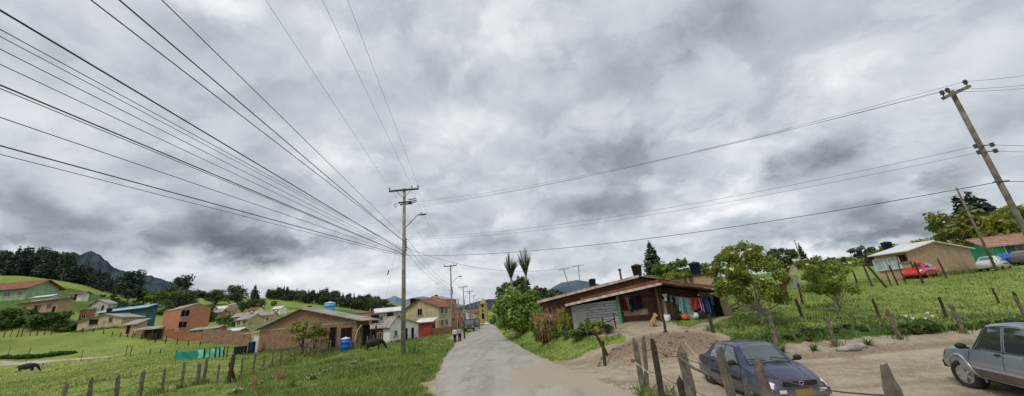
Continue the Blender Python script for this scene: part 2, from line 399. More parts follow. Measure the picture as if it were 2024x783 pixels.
# ------------------------------------------------------------------ houses (specs first: their bases shape the ground)
# key: L=(px,py,Y) base left, R=(px,Y) base right, e eave height, d depth
HS = [
 dict(n='brick_barn', L=(508, 699, 46), R=(703, 41.5), e=2.75, rb=728, roof='gy', rise=1.75, ap=.46, w='brick_brown', r='roof_grey', ov=(.5, 1.1, .5)),
 dict(n='house', L=(150, 656, 80), R=(238, 78), e=2.0, rb=280, roof='gy', rise=1.0, ap=.62, w='tan', r='roof_grey', ov=(.3, .5, .4)),
 dict(n='outhouse', L=(240, 664, 74), R=(268, 73), e=2.0, rb=283, roof='shed', rise=.7, w='tan_brick', r='roof_grey', ov=(.3, .4, .4)),
 dict(n='barn', L=(186, 655, 94), R=(284, 90), e=4.5, rb=304, roof='gx', rise=1.5, w='tealw', r='roof_teal', ov=(.5, 1.2, .8)),
 dict(n='villa', L=(-50, 600, 112), R=(48, 112), e=3.7, d=8, roof='gx', rise=2.3, w='greenw', r='tile', ov=(.8, 1.4, 1)),
 dict(n='long_house', L=(24, 634, 95), R=(108, 93), e=4.2, rb=136, roof='shed', rise=.5, w='tan_brick', r='roof_grey', ov=(.6, 1.2, .8)),
 dict(n='bungalow', L=(58, 606, 106), R=(100, 105), e=2.4, rb=114, roof='gx', rise=.9, w='grey', r='roof_light', ov=(.3, .3, .4)),
 dict(n='hut', L=(134, 596, 124), R=(160, 124), e=2.4, rb=173, roof='gx', rise=1.0, w='white', r='tile', ov=(.5, .8, .6)),
 dict(n='cottage', L=(172, 622, 112), R=(212, 110), e=2.5, rb=228, roof='gy', rise=1.5, ap=.45, w='grey', r='roof_grey', ov=(.4, .4, .4)),
 dict(n='annex', L=(152, 640, 99), R=(172, 99), e=3.4, rb=184, roof='flat', rise=0, w='brick_red', r='concrete', ov=(.1, .1, .1)),
 dict(n='brick_house', L=(315, 662, 85), R=(352, 80.5), e=4.9, rb=410, roof='gx', rise=1.0, w='brick_orange', r='concrete', ov=(.1, .1, .1)),
 dict(n='low_house', L=(372, 673, 79), R=(428, 76), e=1.9, rb=446, roof='gx', rise=1.0, w='brick_red', r='roof_grey', ov=(.3, .3, .3)),
 dict(n='low_house', L=(446, 674, 76), R=(472, 74), e=1.8, rb=487, roof='gx', rise=.6, w='brick_brown', r='roof_light', ov=(.3, .3, .3)),
 dict(n='shed', L=(731, 688, 48), R=(757, 50), e=2.3, rb=768, roof='gx', rise=.6, w='redw', r='roof_grey', ov=(.5, .3, .4)),
 dict(n='cottage', L=(770, 680, 53), R=(827, 57), e=2.35, rb=838, roof='gy', rise=1.1, ap=.2, w='white', r='roof_grey', ov=(.3, .3, .3)),
 dict(n='shed', L=(824, 668, 62), R=(853, 62), e=2.3, rb=861, roof='shed', rise=.5, w='redw', r='roof_light', ov=(.3, .4, .4)),
 dict(n='bungalow', L=(737, 652, 76), R=(794, 76), e=3.3, rb=803, roof='gx', rise=1.2, w='grey', r='roof_light', ov=(.4, .4, .5)),
 dict(n='brick_outbuilding', L=(698, 655, 66), R=(731, 66), e=2.9, rb=738, roof='flat', rise=0, w='brick_orange', r='concrete', ov=(.1, .1, .1)),
 dict(n='town_house', L=(800, 659, 72), R=(868, 70), e=4.2, rb=892, roof='gy', rise=1.6, ap=.45, w='olive', r='tile', ov=(.4, .4, .4)),
 dict(n='brick_town_house', L=(838, 654, 88), R=(882, 86), e=6.4, rb=904, roof='gy', rise=.9, ap=.4, w='brick_orange', r='roof_grey', ov=(.1, .1, .1)),
 dict(n='tan_house', L=(1812, 549, 36.5), R=(1938, 41.5), e=2.55, lb=1744, roof='gy', rise=.85, ap=.42, w='tan_brick', r='roof_light', ov=(.45, .45, .3)),
 dict(n='green_house', L=(1978, 516, 47), R=(2080, 45), e=1.9, d=6, roof='gx', rise=1.25, w='green2', r='tile_pink', ov=(.9, .9, .6)),
]
CPs = []
for h in HS:
    a = at(*h['L']); b = atz(h['R'][0], h['R'][1], a[2]); h['a'] = a; h['b'] = b
    ex = (b-a); ex[2] = 0; W = np.linalg.norm(ex); ex /= W; ey = np.array([-ex[1], ex[0], 0])
    h['W'] = W; h['rz'] = math.atan2(ex[1], ex[0])
    if 'd' not in h:                        # depth from where the far corner of the visible side stands
        o = b if 'rb' in h else a; tpx = h.get('rb', h.get('lb')); best = None
        for d_ in np.arange(1.5, 22, .1):
            q = MC.T @ (o+ey*d_-CP0); e_ = abs(PX+F*q[0]/-q[2]-tpx)
            if best is None or e_ < best[0]: best = (e_, d_)
        h['d'] = float(best[1])
    if h['roof'] == 'gx' and h['n'] not in ('villa', 'house_') and h['d'] < 9: h['rise'] = min(h['rise'], .2*h['d'])
    for p in (a, b, (a+b)/2, a+ey*h['d']*.8, b+ey*h['d']*.8): CPs.append(tuple(p))
def cpx(*L):
    for q in L: CPs.append(tuple(at(*q)))
# left pasture and hills
cpx((318, 779, 21), (401, 760, 23), (451, 759, 23), (498, 744, 27), (536, 729, 32), (604, 707, 38.5), (660, 698, 41),
    (48, 736, 52), (110, 742, 45), (200, 725, 46), (60, 710, 63), (200, 706, 60), (5, 664, 82), (70, 662, 81), (120, 660, 80), (300, 672, 78), (340, 715, 36), (440, 705, 37), (400, 690, 55), (450, 682, 66), (490, 690, 56),
    (330, 672, 74), (480, 684, 65), (20, 600, 125), (100, 575, 160), (50, 546, 205), (150, 562, 205), (0, 545, 205), (230, 590, 205), (280, 600, 210), (330, 606, 230), (200, 600, 135), (270, 625, 120), (330, 640, 110),
    (400, 582, 360), (360, 590, 330), (440, 590, 340), (420, 618, 200), (450, 640, 125), (520, 640, 130), (480, 610, 240), (560, 615, 230), (520, 592, 290), (600, 600, 290), (660, 607, 290), (745, 617, 300), (640, 622, 200), (720, 640, 150))
# verge, town, right side
cpx((740, 693, 40), (760, 697, 34), (797, 701, 30.5), (850, 678, 44), (870, 668, 52), (840, 668, 58), (870, 656, 75),
    (1000, 655, 62), (1010, 660, 46), (1035, 655, 42), (1075, 662, 33), (1110, 660, 28), (1150, 660, 24.5), (1200, 660, 22.8), (1140, 690, 22.5), (1215, 672, 21.5), (1060, 680, 32),
    (1230, 642, 24), (1290, 643, 23.2), (1330, 640, 23), (1400, 635, 23.2), (1440, 622, 24.5), (1270, 655, 21.5), (1340, 655, 20.8), (1340, 672, 18.6), (1390, 655, 19.5),
    (1440, 640, 21), (1525, 641, 20.5), (1490, 615, 25), (1600, 641, 19.6), (1700, 635, 20), (1800, 632, 20.5), (1900, 622, 21), (2000, 615, 21.5),
    (1540, 690, 17.4), (1650, 688, 17.2), (1775, 675, 17.4), (1905, 660, 17.8), (2000, 650, 18),
    (1600, 600, 27), (1750, 592, 28), (1950, 580, 28), (1520, 575, 40), (1600, 560, 48), (1680, 560, 43), (1740, 556, 40), (1850, 548, 36), (1960, 535, 38), (1600, 532, 75), (1690, 525, 75), (1760, 530, 75),
    (1400, 595, 40), (1300, 600, 45), (1200, 607, 50), (1100, 612, 70), (1050, 622, 120), (1150, 600, 200), (1300, 585, 150), (1450, 565, 120), (1990, 500, 80), (1850, 520, 75), (1990, 522, 130), (1850, 530, 130), (1600, 545, 130), (0, 560, 340), (100, 565, 340), (200, 575, 340))
for p in [(6.6, 12, -.22), (6, 9.5, -.25), (7, 14, -.15), (12, 9.6, -.39), (12.6, 12, -.36), (11.5, 7, -.4), (5, 5, -.1), (9, 15.3, -.1), (14, 15.5, -.15), (3.5, 12.6, .1), (3.9, 9, .05), (4.5, 4.4, .02), (18, 14, -.25), (25, 13, -.2),
          (6, 16, 0), (3, 18, 0), (2.5, 22, .02), (0, -30, 0), (40, -30, -.5), (-40, -30, 0), (-12, 8, .05), (-20, 10, 0), (-40, 20, .2), (-70, 20, 1), (40, 10, .5), (60, 20, 2.5), (-120, 40, 6), (70, 40, 3.6), (150, 60, 6), (0, -150, 0), (-8, 22, .25), (-7, 15, .1),
          (-15, 200, 0), (-17, 300, 0), (-22, 240, 0), (-8, 240, 1), (-40, 300, 3), (40, 300, 8), (0, 500, 5), (-200, 500, 40), (200, 500, 30), (-400, 300, 62), (-300, 120, 35), (300, 200, 12)]: CPs.append(p)
for a in range(0, 360, 15): CPs.append((1800*math.sin(R(a)), 1800*math.cos(R(a)), 15)); CPs.append((4500*math.sin(R(a)), 4500*math.cos(R(a)), 0))
ROADC = [(2.2, -80), (1.9, -30), (1.3, 0), (.9, 7), (-.4, 14.7), (-1.6, 20.4), (-3.1, 30), (-5.45, 49), (-9.0, 89), (-12.2, 138), (-15, 200), (-18, 300), (-22, 420)]
RCX = np.array([p[0] for p in ROADC]); RCY = np.array([p[1] for p in ROADC])
def road_x(y): return np.interp(y, RCY, RCX)
for y in list(range(-20, 60, 6))+list(range(60, 420, 25)):
    for o in (-2.9, 0, 2.9): CPs.append((float(road_x(y))+o, y, 0))
CPs = np.array(CPs, float)
def warp(x, y):
    r = np.sqrt(x*x+y*y)+6; k = r**-.5
    return np.stack([x*k, y*k], -1)
CW = warp(CPs[:, 0], CPs[:, 1])
# merge near-duplicates is handled by the ridge term
CC = .22
def ker(A, B): return np.sqrt(((A[:, None, :]-B[None, :, :])**2).sum(-1)+CC*CC)
K = ker(CW, CW); n = NCP = len(CW)
lam = .05*np.exp(-0*CPs[:, 2])
Aug = np.zeros((n+1, n+1)); Aug[:n, :n] = K-np.eye(n)*lam; Aug[:n, n] = 1; Aug[n, :n] = 1
sol = np.linalg.solve(Aug, np.append(CPs[:, 2], 0))
def rdist(x, y): return np.abs(x-road_x(y))
MOUND = (6.3, 18.7)
def segd(x, y, pts):
    d = np.full(np.shape(x), 1e9)
    for (x0, y0), (x1, y1) in zip(pts[:-1], pts[1:]):
        dx, dy = x1-x0, y1-y0; t = np.clip(((x-x0)*dx+(y-y0)*dy)/(dx*dx+dy*dy), 0, 1)
        d = np.minimum(d, np.hypot(x-x0-t*dx, y-y0-t*dy))
    return d
def h(x, y):
    x = np.atleast_1d(np.asarray(x, float)); y = np.atleast_1d(np.asarray(y, float)); sh = x.shape
    x = x.ravel(); y = y.ravel(); z = np.empty(len(x))
    for i in range(0, len(x), 20000):
        s = slice(i, i+20000); z[s] = ker(warp(x[s], y[s]), CW) @ sol[:NCP]+sol[NCP]
    w = sst(2.9, 5.2, rdist(x, y)) * 1.0
    w = np.where((y > 430), 1, w)
    z = z*w
    r = np.hypot(x, y)
    dm = dirt(x, y)
    amp = .05+.0012*r
    z = z+w*(1-.75*dm)*(fbm(x*.45, y*.45, 3, 3)-.5)*amp*1.6*np.clip(1-r/900, 0, 1)
    # lush verge humps
    # dirt mound
    mx, my = MOUND; ca, sa = math.cos(.12), math.sin(.12)
    u = ((x-mx)*ca+(y-my)*sa)/3.0; v = (-(x-mx)*sa+(y-my)*ca)/2.1
    q = np.clip(1-(u*u+v*v), 0, 1)
    zm = .92*q**.75*(1+.5*(fbm(x*1.6, y*1.6, 8, 4)-.5))+ .12*np.where(q > 0, fbm(x*5, y*5, 9, 3)-.5, 0)
    z = np.maximum(z, np.where(q > 0, zm, -9))
    return z.reshape(sh)
def hz(x, y): return float(h(x, y)[0])
SIDE = [(-.5, 17.5), (3, 17.2), (8, 13.2), (14, 12.6), (22, 12.5), (40, 13), (80, 15)]
def dirt(x, y):
    nz = fbm(x*.8, y*.8, 21, 4)-.5
    k = nz*1.6
    d = 1-sst(3.6, 4.5, segd(x, y, SIDE)+k)
    d = np.maximum(d, 1-sst(4.6, 5.4, segd(x, y, [(9.5, 9), (13, 6), (18, 7), (30, 8)])+k))
    d = np.maximum(d, 1-sst(2.6, 3.2, segd(x, y, [(6.2, 9), (8, 4), (9, -4)])+k))
    d = np.maximum(d, 1-sst(1.5, 2.1, segd(x, y, [(6.4, 18.4), (7.2, 20.5), (7.3, 23.6), (5.9, 23.9)])+k*.6))
    d = np.maximum(d, 1-sst(1.9, 2.4, np.hypot((x-MOUND[0])/1.45, y-MOUND[1])+k*.4))
    d = np.maximum(d, .95*(1-sst(.18, .42, segd(x, y, [(7.8, 20), (9.6, 21.3), (11.2, 22.6), (13, 24.5)])+k*.25)))
    d = np.maximum(d, .9*(1-sst(.2, .45, segd(x, y, [(8.1, 19.3), (9.0, 20.2), (10.2, 21.2)])+k*.25)))
    d = np.maximum(d, 1-sst(.55, .95, np.abs(y-(17.1+.035*(x-13)))+np.where((x > 9.5) & (x < 40), 0, 9)+k*.5))
    # sandy shoulder of the asphalt
    d = np.maximum(d, .8*(1-sst(2.9, 3.25, rdist(x, y)+k*.45+np.where(y > 420, 9, 0))))
    d = np.maximum(d, .8*(1-sst(3.0, 4.4, np.abs(x-road_x(y)+3.6-2.2)+np.where((y > 52) & (y < 75), 0, 9))))
    return np.clip(d, 0, 1)
# ------------------------------------------------------------------ ground material
def ground_mat():
    t = NT('ground_grass_and_dirt'); p = t.pos()
    n1 = t.noise(p, .35, 4, .6); n2 = t.noise(p, 2.3, 5, .65); n3 = t.noise(p, 14, 3, .6); n4 = t.noise(p, .035, 4, .6)
    g = t.mix(t.mr(n1, .35, .65), srgb(112, 130, 62), srgb(130, 143, 74))
    g = t.mix(t.mr(n4, .45, .62, 0, .6), g, srgb(142, 152, 78))
    g = t.mix(t.mr(n2, .4, .75, 0, .7), g, srgb(72, 92, 42))
    g = t.mix(t.mr(n3, .45, .7, 0, .5), g, srgb(52, 74, 30))
    # bushy scrub far up the slopes, plus painted shade along the right bank
    dk = t.attr('scrub_shade'); g = t.mix(dk, g, srgb(62, 84, 36))
    yl = t.attr('dry'); g = t.mix(t.math('MULTIPLY', yl, t.mr(n2, .3, .6, .4, 1)), g, srgb(136, 138, 76))
    d1 = t.mix(t.mr(n2, .35, .7), srgb(158, 147, 127), srgb(132, 120, 102))
    d1 = t.mix(t.mr(n1, .42, .66, 0, .6), d1, srgb(170, 159, 140))
    d1 = t.mix(t.mr(n3, .52, .7, 0, .45), d1, srgb(106, 90, 73))
    dm = t.attr('dirtdark'); d1 = t.mix(dm, d1, t.mix(t.mr(n3, .4, .62), srgb(140, 121, 102), srgb(96, 80, 65)))
    a = t.attr('dirt'); f = t.mr(t.math('ADD', a, t.math('MULTIPLY', t.math('SUBTRACT', n3, .5), .5)), .35, .65)
    col = t.mix(f, g, d1)
    hb = t.math('ADD', t.math('MULTIPLY', n3, .6), t.math('MULTIPLY', t.noise(p, 42, 3, .7), .4))
    t.bsdf(col, .95, 0, t.bump(hb, .7, .06), .1); return t.m
GM = ground_mat()
def road_mat():
    t = NT('asphalt'); p = t.pos()
    n1 = t.noise(t.scale(p, (1, .25, 1)), .7, 5, .6); n2 = t.noise(p, 3.0, 5, .65); n3 = t.noise(p, 45, 3, .7)
    c = t.mix(t.mr(n1, .35, .65), srgb(158, 153, 143), srgb(142, 137, 127))
    c = t.mix(t.mr(n2, .5, .75, 0, .5), c, srgb(170, 164, 152))
    n4 = t.noise(t.scale(p, (1.6, .12, 1)), .9, 5, .62); n5 = t.noise(p, .55, 6, .68, .6)
    c = t.mix(t.mr(n4, .5, .7, 0, .5), c, srgb(122, 118, 110)); c = t.mix(t.mr(n5, .58, .63, 0, .5), c, srgb(112, 109, 103)); c = t.mix(t.mr(n5, .36, .30, 0, .5), c, srgb(176, 168, 154))
    c = t.mix(t.mr(n3, .5, .8, 0, .5), c, srgb(116, 112, 105))
    v = t.n('ShaderNodeTexVoronoi', feature='DISTANCE_TO_EDGE'); t.l(t.scale(p, (.55, .3, 1)), v.inputs['Vector'])
    wv = t.mr(v.outputs['Distance'], 0, .012, .55, 0); c = t.mix(t.math('MULTIPLY', wv, t.mr(n1, .5, .62)), c, srgb(84, 80, 74))
    a = t.attr('dirt'); f = t.mr(t.math('ADD', a, t.math('MULTIPLY', t.math('SUBTRACT', n2, .5), .9)), .3, .75)
    c = t.mix(t.math('MULTIPLY', f, .9), c, t.mix(t.mr(n3, .4, .7), srgb(158, 147, 129), srgb(134, 121, 104)))
    t.bsdf(c, .9, 0, t.bump(n3, .35, .01), .15); return t.m
def polar_ground():
    az = np.concatenate([np.arange(-180, -72, 4), np.arange(-72, 72, .3), np.arange(72, 180, 4)])
    rr = np.concatenate([np.linspace(.6, 8, 18)[:-1], np.geomspace(8, 5000, 330)])
    A, Rr = np.meshgrid(np.radians(az), rr); X = Rr*np.sin(A); Y = Rr*np.cos(A)
    Z = h(X, Y)
    rd = rdist(X, Y)
    Z = np.where((Y < 415) & (Y > -75), Z-.09*(1-sst(2.6, 2.95, rd)), Z)
    na, nr = len(az), len(rr); idx = np.arange(nr*na).reshape(nr, na); nxt = np.roll(idx, -1, 1)
    Fq = np.stack([idx[:-1], nxt[:-1], nxt[1:], idx[1:]], -1).reshape(-1, 4)[:, ::-1]
    me = np_mesh('ground', np.stack([X, Y, Z], -1).reshape(-1, 3), Fq, True)
    x, y = X.ravel(), Y.ravel()
    fattr(me, 'dirt', dirt(x, y))
    md = 1-sst(.75, 1.15, np.hypot((x-MOUND[0])/3.0, (y-MOUND[1])/2.1))
    cut = np.where((x > 10) & (x < 40), 1-sst(.15, .6, np.abs(y-(16.3+.035*(x-13)))+.5*(fbm(x*.7, y*.7, 5)-.5)), 0)
    sd = segd(x, y, SIDE); rut = sum(np.exp(-((sd-o)/.24)**2) for o in (.75, 2.3))*sst(.38, .62, fbm(x*.35, y*.35, 91, 4))*.75
    wet = sst(.6, .72, fbm(x*.55, y*.9, 95, 5))*.55
    DD = lambda: np.clip(np.maximum(np.maximum(md, .8*cut), np.maximum(rut, wet)), 0, 1)
    fattr(me, 'dirtdark', DD())
    r = np.hypot(x, y)
    sh = sst(.52, .64, fbm(x*.02, y*.02, 31, 5))*sst(90, 160, r)*.9
    bank = np.where(x > 9, (1-sst(.3, 1.5, np.abs(y-(18.4+.02*(x-13)))))*.95, 0)  # shaded foot of the bank, painted as a dark band in the grass colour
    fattr(me, 'scrub_shade', np.clip(np.maximum(sh, bank), 0, 1))
    dry = sst(.5, .72, fbm(x*.09, y*.14, 41, 5))*.7*np.where((x < -22) & (y > 26), 1, 0)*(1-sst(100, 200, r))
    fattr(me, 'dry', dry)
    o = mobj('ground', me, GM); tag(o, kind='structure'); return o
polar_ground()
def strip_road():
    ys = np.concatenate([np.arange(-70, 0, 5), np.arange(0, 60, .8), np.arange(60, 411, 5)])
    ts = np.linspace(-1, 1, 13); Y, T = np.meshgrid(ys, ts, indexing='ij')
    hw = 3.0+.16*(fbm(Y*.7, np.sign(T)*9, 51, 3)-.5)*np.abs(T)
    X = road_x(Y)+T*hw; Z = .005+.035*(1-T*T)
    ni, nj = Y.shape; idx = np.arange(ni*nj).reshape(ni, nj)
    Fq = np.stack([idx[:-1, :-1], idx[:-1, 1:], idx[1:, 1:], idx[1:, :-1]], -1).reshape(-1, 4)
    me = np_mesh('main_road', np.stack([X, Y, Z], -1).reshape(-1, 3), Fq, True)
    d = 1-sst(3.4, 7.6, segd(X, Y, [(4.5, 17.5), (8, 13.2)])+3.4*(fbm(X*.5, Y*.22, 61)-.5))
    d = np.maximum(d, .5*sst(.86, 1.0, np.abs(T)))
    d = np.maximum(d, np.where(Y < 13, sst(.35, 1, T)*.8, 0))
    d = d*np.where(np.abs(T) > .86, 1, .72)*(.55+.9*fbm(X*.9, Y*.5, 63, 4))
    fattr(me, 'dirt', np.clip(d, 0, 1))
    o = mobj('main_road', me, road_mat()); tag(o, kind='structure')
strip_road()
def drape_dirt():
    xs = np.arange(2.0, 45, .33); ys = np.arange(3, 22, .33); X, Y = np.meshgrid(xs, ys, indexing='ij')
    Z = h(X, Y)+.014; D = dirt(X, Y); ok = (D > .8) & (rdist(X, Y) > 3.05)
    md = np.hypot((X-MOUND[0])/3.2, (Y-MOUND[1])/2.3) > 1
    ok &= md & (Y < 16.0+.035*(X-13))
    c = ok[:-1, :-1] & ok[1:, :-1] & ok[1:, 1:] & ok[:-1, 1:]
    idx = np.arange(X.size).reshape(X.shape)
    Fq = np.stack([idx[:-1, :-1], idx[1:, :-1], idx[1:, 1:], idx[:-1, 1:]], -1)[c]
    used = np.unique(Fq); mp = np.zeros(X.size, int); mp[used] = np.arange(len(used))
    me = np_mesh('dirt_road', np.stack([X, Y, Z], -1).reshape(-1, 3)[used], mp[Fq], True)
    fattr(me, 'dirt', np.ones(len(used))); x, y = X.ravel()[used], Y.ravel()[used]; sd = segd(x, y, SIDE); rut = sum(np.exp(-((sd-o)/.24)**2) for o in (.75, 2.3))*sst(.38, .62, fbm(x*.35, y*.35, 91, 4))*.75
    fattr(me, 'dirtdark', np.clip(np.maximum(rut, sst(.6, .72, fbm(x*.55, y*.9, 95, 5))*.55), 0, 1)); fattr(me, 'scrub_shade', np.zeros(len(used))); fattr(me, 'dry', np.zeros(len(used)))
    o = mobj('dirt_road', me, GM); tag(o, kind='structure')
drape_dirt()
# ------------------------------------------------------------------ mountains
def mountain(name, pts, Y, c1, c2, depth=.35, rough=.015, base=-20):
    P = np.array([at(px, py, Y) for px, py in pts]); N = 260; M_ = 40
    s = np.linspace(0, 1, N); t0 = np.linspace(0, 1, len(P))
    rx = np.interp(s, t0, P[:, 0]); rz = np.interp(s, t0, P[:, 2])
    rz = rz+(fbm(s*60, s*0, 71, 4)-.5)*rough*(rz.max()-0)*1.2
    V = []
    for j in range(M_):
        t = j/(M_-1)                       # 0 front foot, .7 ridge, 1 back foot
        if t < .7: k = t/.7; prof = k**1.15; yy = Y*(1-depth*(1-k))
        else: k = (1-t)/.3; prof = k; yy = Y*(1+depth*.6*(1-k))
        zz = base+(rz-base)*prof; zz = zz+(fbm(s*40, np.full(N, t*14), 77, 4)-.5)*rz.max()*.09*np.sin(PI*min(t/.7, 1)) * (1 if t < .7 else 0)
        V.append(np.stack([rx*(yy/Y)+(fbm(s*20, np.full(N, t*5), 79)-.5)*Y*.02*(1 if t < .68 else 0), np.full(N, yy), zz], -1))
    V = np.array(V); idx = np.arange(M_*N).reshape(M_, N)
    Fq = np.stack([idx[:-1, :-1], idx[:-1, 1:], idx[1:, 1:], idx[1:, :-1]], -1).reshape(-1, 4)
    me = np_mesh(name, V.reshape(-1, 3), Fq, True)
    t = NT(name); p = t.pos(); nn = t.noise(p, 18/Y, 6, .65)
    t.bsdf(t.mix(t.mr(nn, .35, .65), c1, c2), 1, 0, None, 0)  # distance haze is mixed into the bluish base colours
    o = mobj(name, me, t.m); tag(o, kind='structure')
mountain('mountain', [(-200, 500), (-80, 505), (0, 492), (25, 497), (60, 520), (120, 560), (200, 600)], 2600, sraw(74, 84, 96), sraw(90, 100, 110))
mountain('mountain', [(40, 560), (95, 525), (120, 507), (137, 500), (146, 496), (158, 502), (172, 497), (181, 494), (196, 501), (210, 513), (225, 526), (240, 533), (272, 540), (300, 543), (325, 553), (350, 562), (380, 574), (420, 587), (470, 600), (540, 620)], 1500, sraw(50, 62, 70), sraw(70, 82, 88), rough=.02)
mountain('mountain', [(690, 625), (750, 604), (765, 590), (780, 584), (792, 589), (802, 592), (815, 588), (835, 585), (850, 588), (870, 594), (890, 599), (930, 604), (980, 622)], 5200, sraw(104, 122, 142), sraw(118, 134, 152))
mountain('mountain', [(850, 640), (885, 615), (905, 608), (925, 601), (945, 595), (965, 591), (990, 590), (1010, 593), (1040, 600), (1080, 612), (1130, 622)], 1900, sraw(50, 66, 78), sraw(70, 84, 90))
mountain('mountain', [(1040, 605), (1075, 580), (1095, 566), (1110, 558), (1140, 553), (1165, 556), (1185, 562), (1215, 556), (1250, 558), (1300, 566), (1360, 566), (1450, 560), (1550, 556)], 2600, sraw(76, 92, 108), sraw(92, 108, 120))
# ------------------------------------------------------------------ sky and sun
def sky():
    w = bpy.data.worlds.new('World'); scene.world = w; w.use_nodes = True; nt = w.node_tree; nt.nodes.clear()
    t = NT.__new__(NT); t.t = nt; out = t.n('ShaderNodeOutputWorld')
    d = t.coord('Generated'); sp = t.n('ShaderNodeSeparateXYZ'); t.l(d, sp.inputs[0])
    az = t.math('ARCTAN2', sp.outputs[0], sp.outputs[1]); el = t.math('ARCSINE', sp.outputs[2])
    cb = t.n('ShaderNodeCombineXYZ'); t.l(az, cb.inputs[0]); t.l(el, cb.inputs[1]); v0 = cb.outputs[0]
    # cloud noise lives on a flat layer overhead, so clouds shrink towards the horizon
    den = t.math('ADD', t.math('MAXIMUM', sp.outputs[2], 0.0), .42)
    pl = t.n('ShaderNodeCombineXYZ'); t.l(t.math('DIVIDE', sp.outputs[0], den), pl.inputs[0]); t.l(t.math('DIVIDE', sp.outputs[1], den), pl.inputs[1])
    lay = pl.outputs[0]
    wn = t.n('ShaderNodeTexNoise'); t.l(lay, wn.inputs['Vector']); wn.inputs['Scale'].default_value = 2.2; wn.inputs['Detail'].default_value = 6; wn.inputs['Roughness'].default_value = .58
    def vm(op, a, b=None, s=None):
        nd = t.n('ShaderNodeVectorMath', operation=op); t.l(a, nd.inputs[0])
        if b is not None:
            if isinstance(b, tuple): nd.inputs[1].default_value = b
            else: t.l(b, nd.inputs[1])
        if s is not None: nd.inputs['Scale'].default_value = s
        return nd
    wv = vm('MULTIPLY', vm('SUBTRACT', wn.outputs['Color'], (.5, .5, .5)).outputs[0], (.42, .22, 0)).outputs[0]
    wn2 = t.n('ShaderNodeTexNoise'); t.l(v0, wn2.inputs['Vector']); wn2.inputs['Scale'].default_value = 9; wn2.inputs['Detail'].default_value = 5; wn2.inputs['Roughness'].default_value = .6
    wv2 = vm('MULTIPLY', vm('SUBTRACT', wn2.outputs['Color'], (.5, .5, .5)).outputs[0], (.12, .09, 0)).outputs[0]
    v = vm('ADD', vm('ADD', v0, wv).outputs[0], wv2).outputs[0]
    acc = None
    def dirof(px, py):
        q = MC @ np.array([(px-PX)/F, -(py-PY)/F, -1.0]); q /= np.linalg.norm(q); return math.atan2(q[0], q[1]), math.asin(q[2])
    B = SKYB
    for px, py, rx, ry, amp in B:
        a, e = dirof(px, py); a1, e1 = dirof(px+rx, py); a2, e2 = dirof(px, py-ry)
        sx = math.hypot((a1-a)*1, e1-e); sy = math.hypot(a2-a, e2-e)
        m = vm('MULTIPLY', vm('SUBTRACT', v, (a, e, 0)).outputs[0], (1/sx, 1/sy, 0)).outputs[0]
        ln = vm('LENGTH', m).outputs['Value']
        g = t.mr(ln, 1.5 if amp < 0 else 1.35, .2, 0, amp*(.82 if amp < 0 else 1))
        acc = g if acc is None else t.math('ADD', acc, g)
    b1 = t.noise(lay, 3.4, 8, .6, .3); b2 = t.noise(v0, 6, 6, .6, .4); b3 = t.noise(v0, 12, 4, .5, .2)
    la = vm('ADD', lay, wv).outputs[0]
    c1 = t.mr(t.noise(la, 2.1, 7, .56, .2), .46, .60); c2 = t.mr(t.noise(vm('ADD', la, (7.3, 2.1, 0)).outputs[0], 4.2, 7, .56, .2), .47, .58)
    br = acc
    for nd_, mid, am in ((b1, .5, .30), (b2, .5, .22), (b3, .5, .13), (c1, .5, .13), (c2, .5, .09)):
        br = t.math('ADD', br, t.math('MULTIPLY', t.math('SUBTRACT', nd_, mid), am))
    br = t.math('ADD', br, SKY0)
    br = t.math('MINIMUM', t.math('MAXIMUM', br, .10), .92)
    cr = t.n('ShaderNodeValToRGB'); t.l(br, cr.inputs[0]); el_ = cr.color_ramp.elements
    el_[0].position = 0.05; el_[0].color = sraw(84, 92, 102); el_[1].position = .95; el_[1].color = sraw(246, 248, 250)
    for pz, c in ((.2, sraw(122, 130, 139)), (.36, sraw(157, 164, 172)), (.55, sraw(189, 195, 201)), (.75, sraw(219, 223, 227))):
        q = el_.new(pz); q.color = c
    sk = t.n('ShaderNodeTexSky', sky_type='NISHITA'); sk.sun_disc = False; sk.sun_elevation = R(SUN_EL); sk.sun_rotation = R(SUN_ROT)
    # below the horizon: dull ground tone
    lo = t.mr(sp.outputs[2], -.08, -.01)
    cl = t.mix(lo, (.09, .09, .075, 1), cr.outputs[0])
    tot = t.mix(1.0, t.mix(1.0, cl, (10*SKYK, 10*SKYK, 10*SKYK, 1), 'MULTIPLY'), t.mix(1.0, sk.outputs[0], (.04, .04, .04, 1), 'MULTIPLY'), 'ADD')
    bg = t.n('ShaderNodeBackground'); t.l(tot, bg.inputs[0]); bg.inputs[1].default_value = .1
    t.l(bg.outputs[0], out.inputs[0]); w.cycles.sampling_method = 'MANUAL'; w.cycles.sample_map_resolution = 512
SUN_EL, SUN_ROT, SKY0, SKYK = 56, 215, .59, 1.12
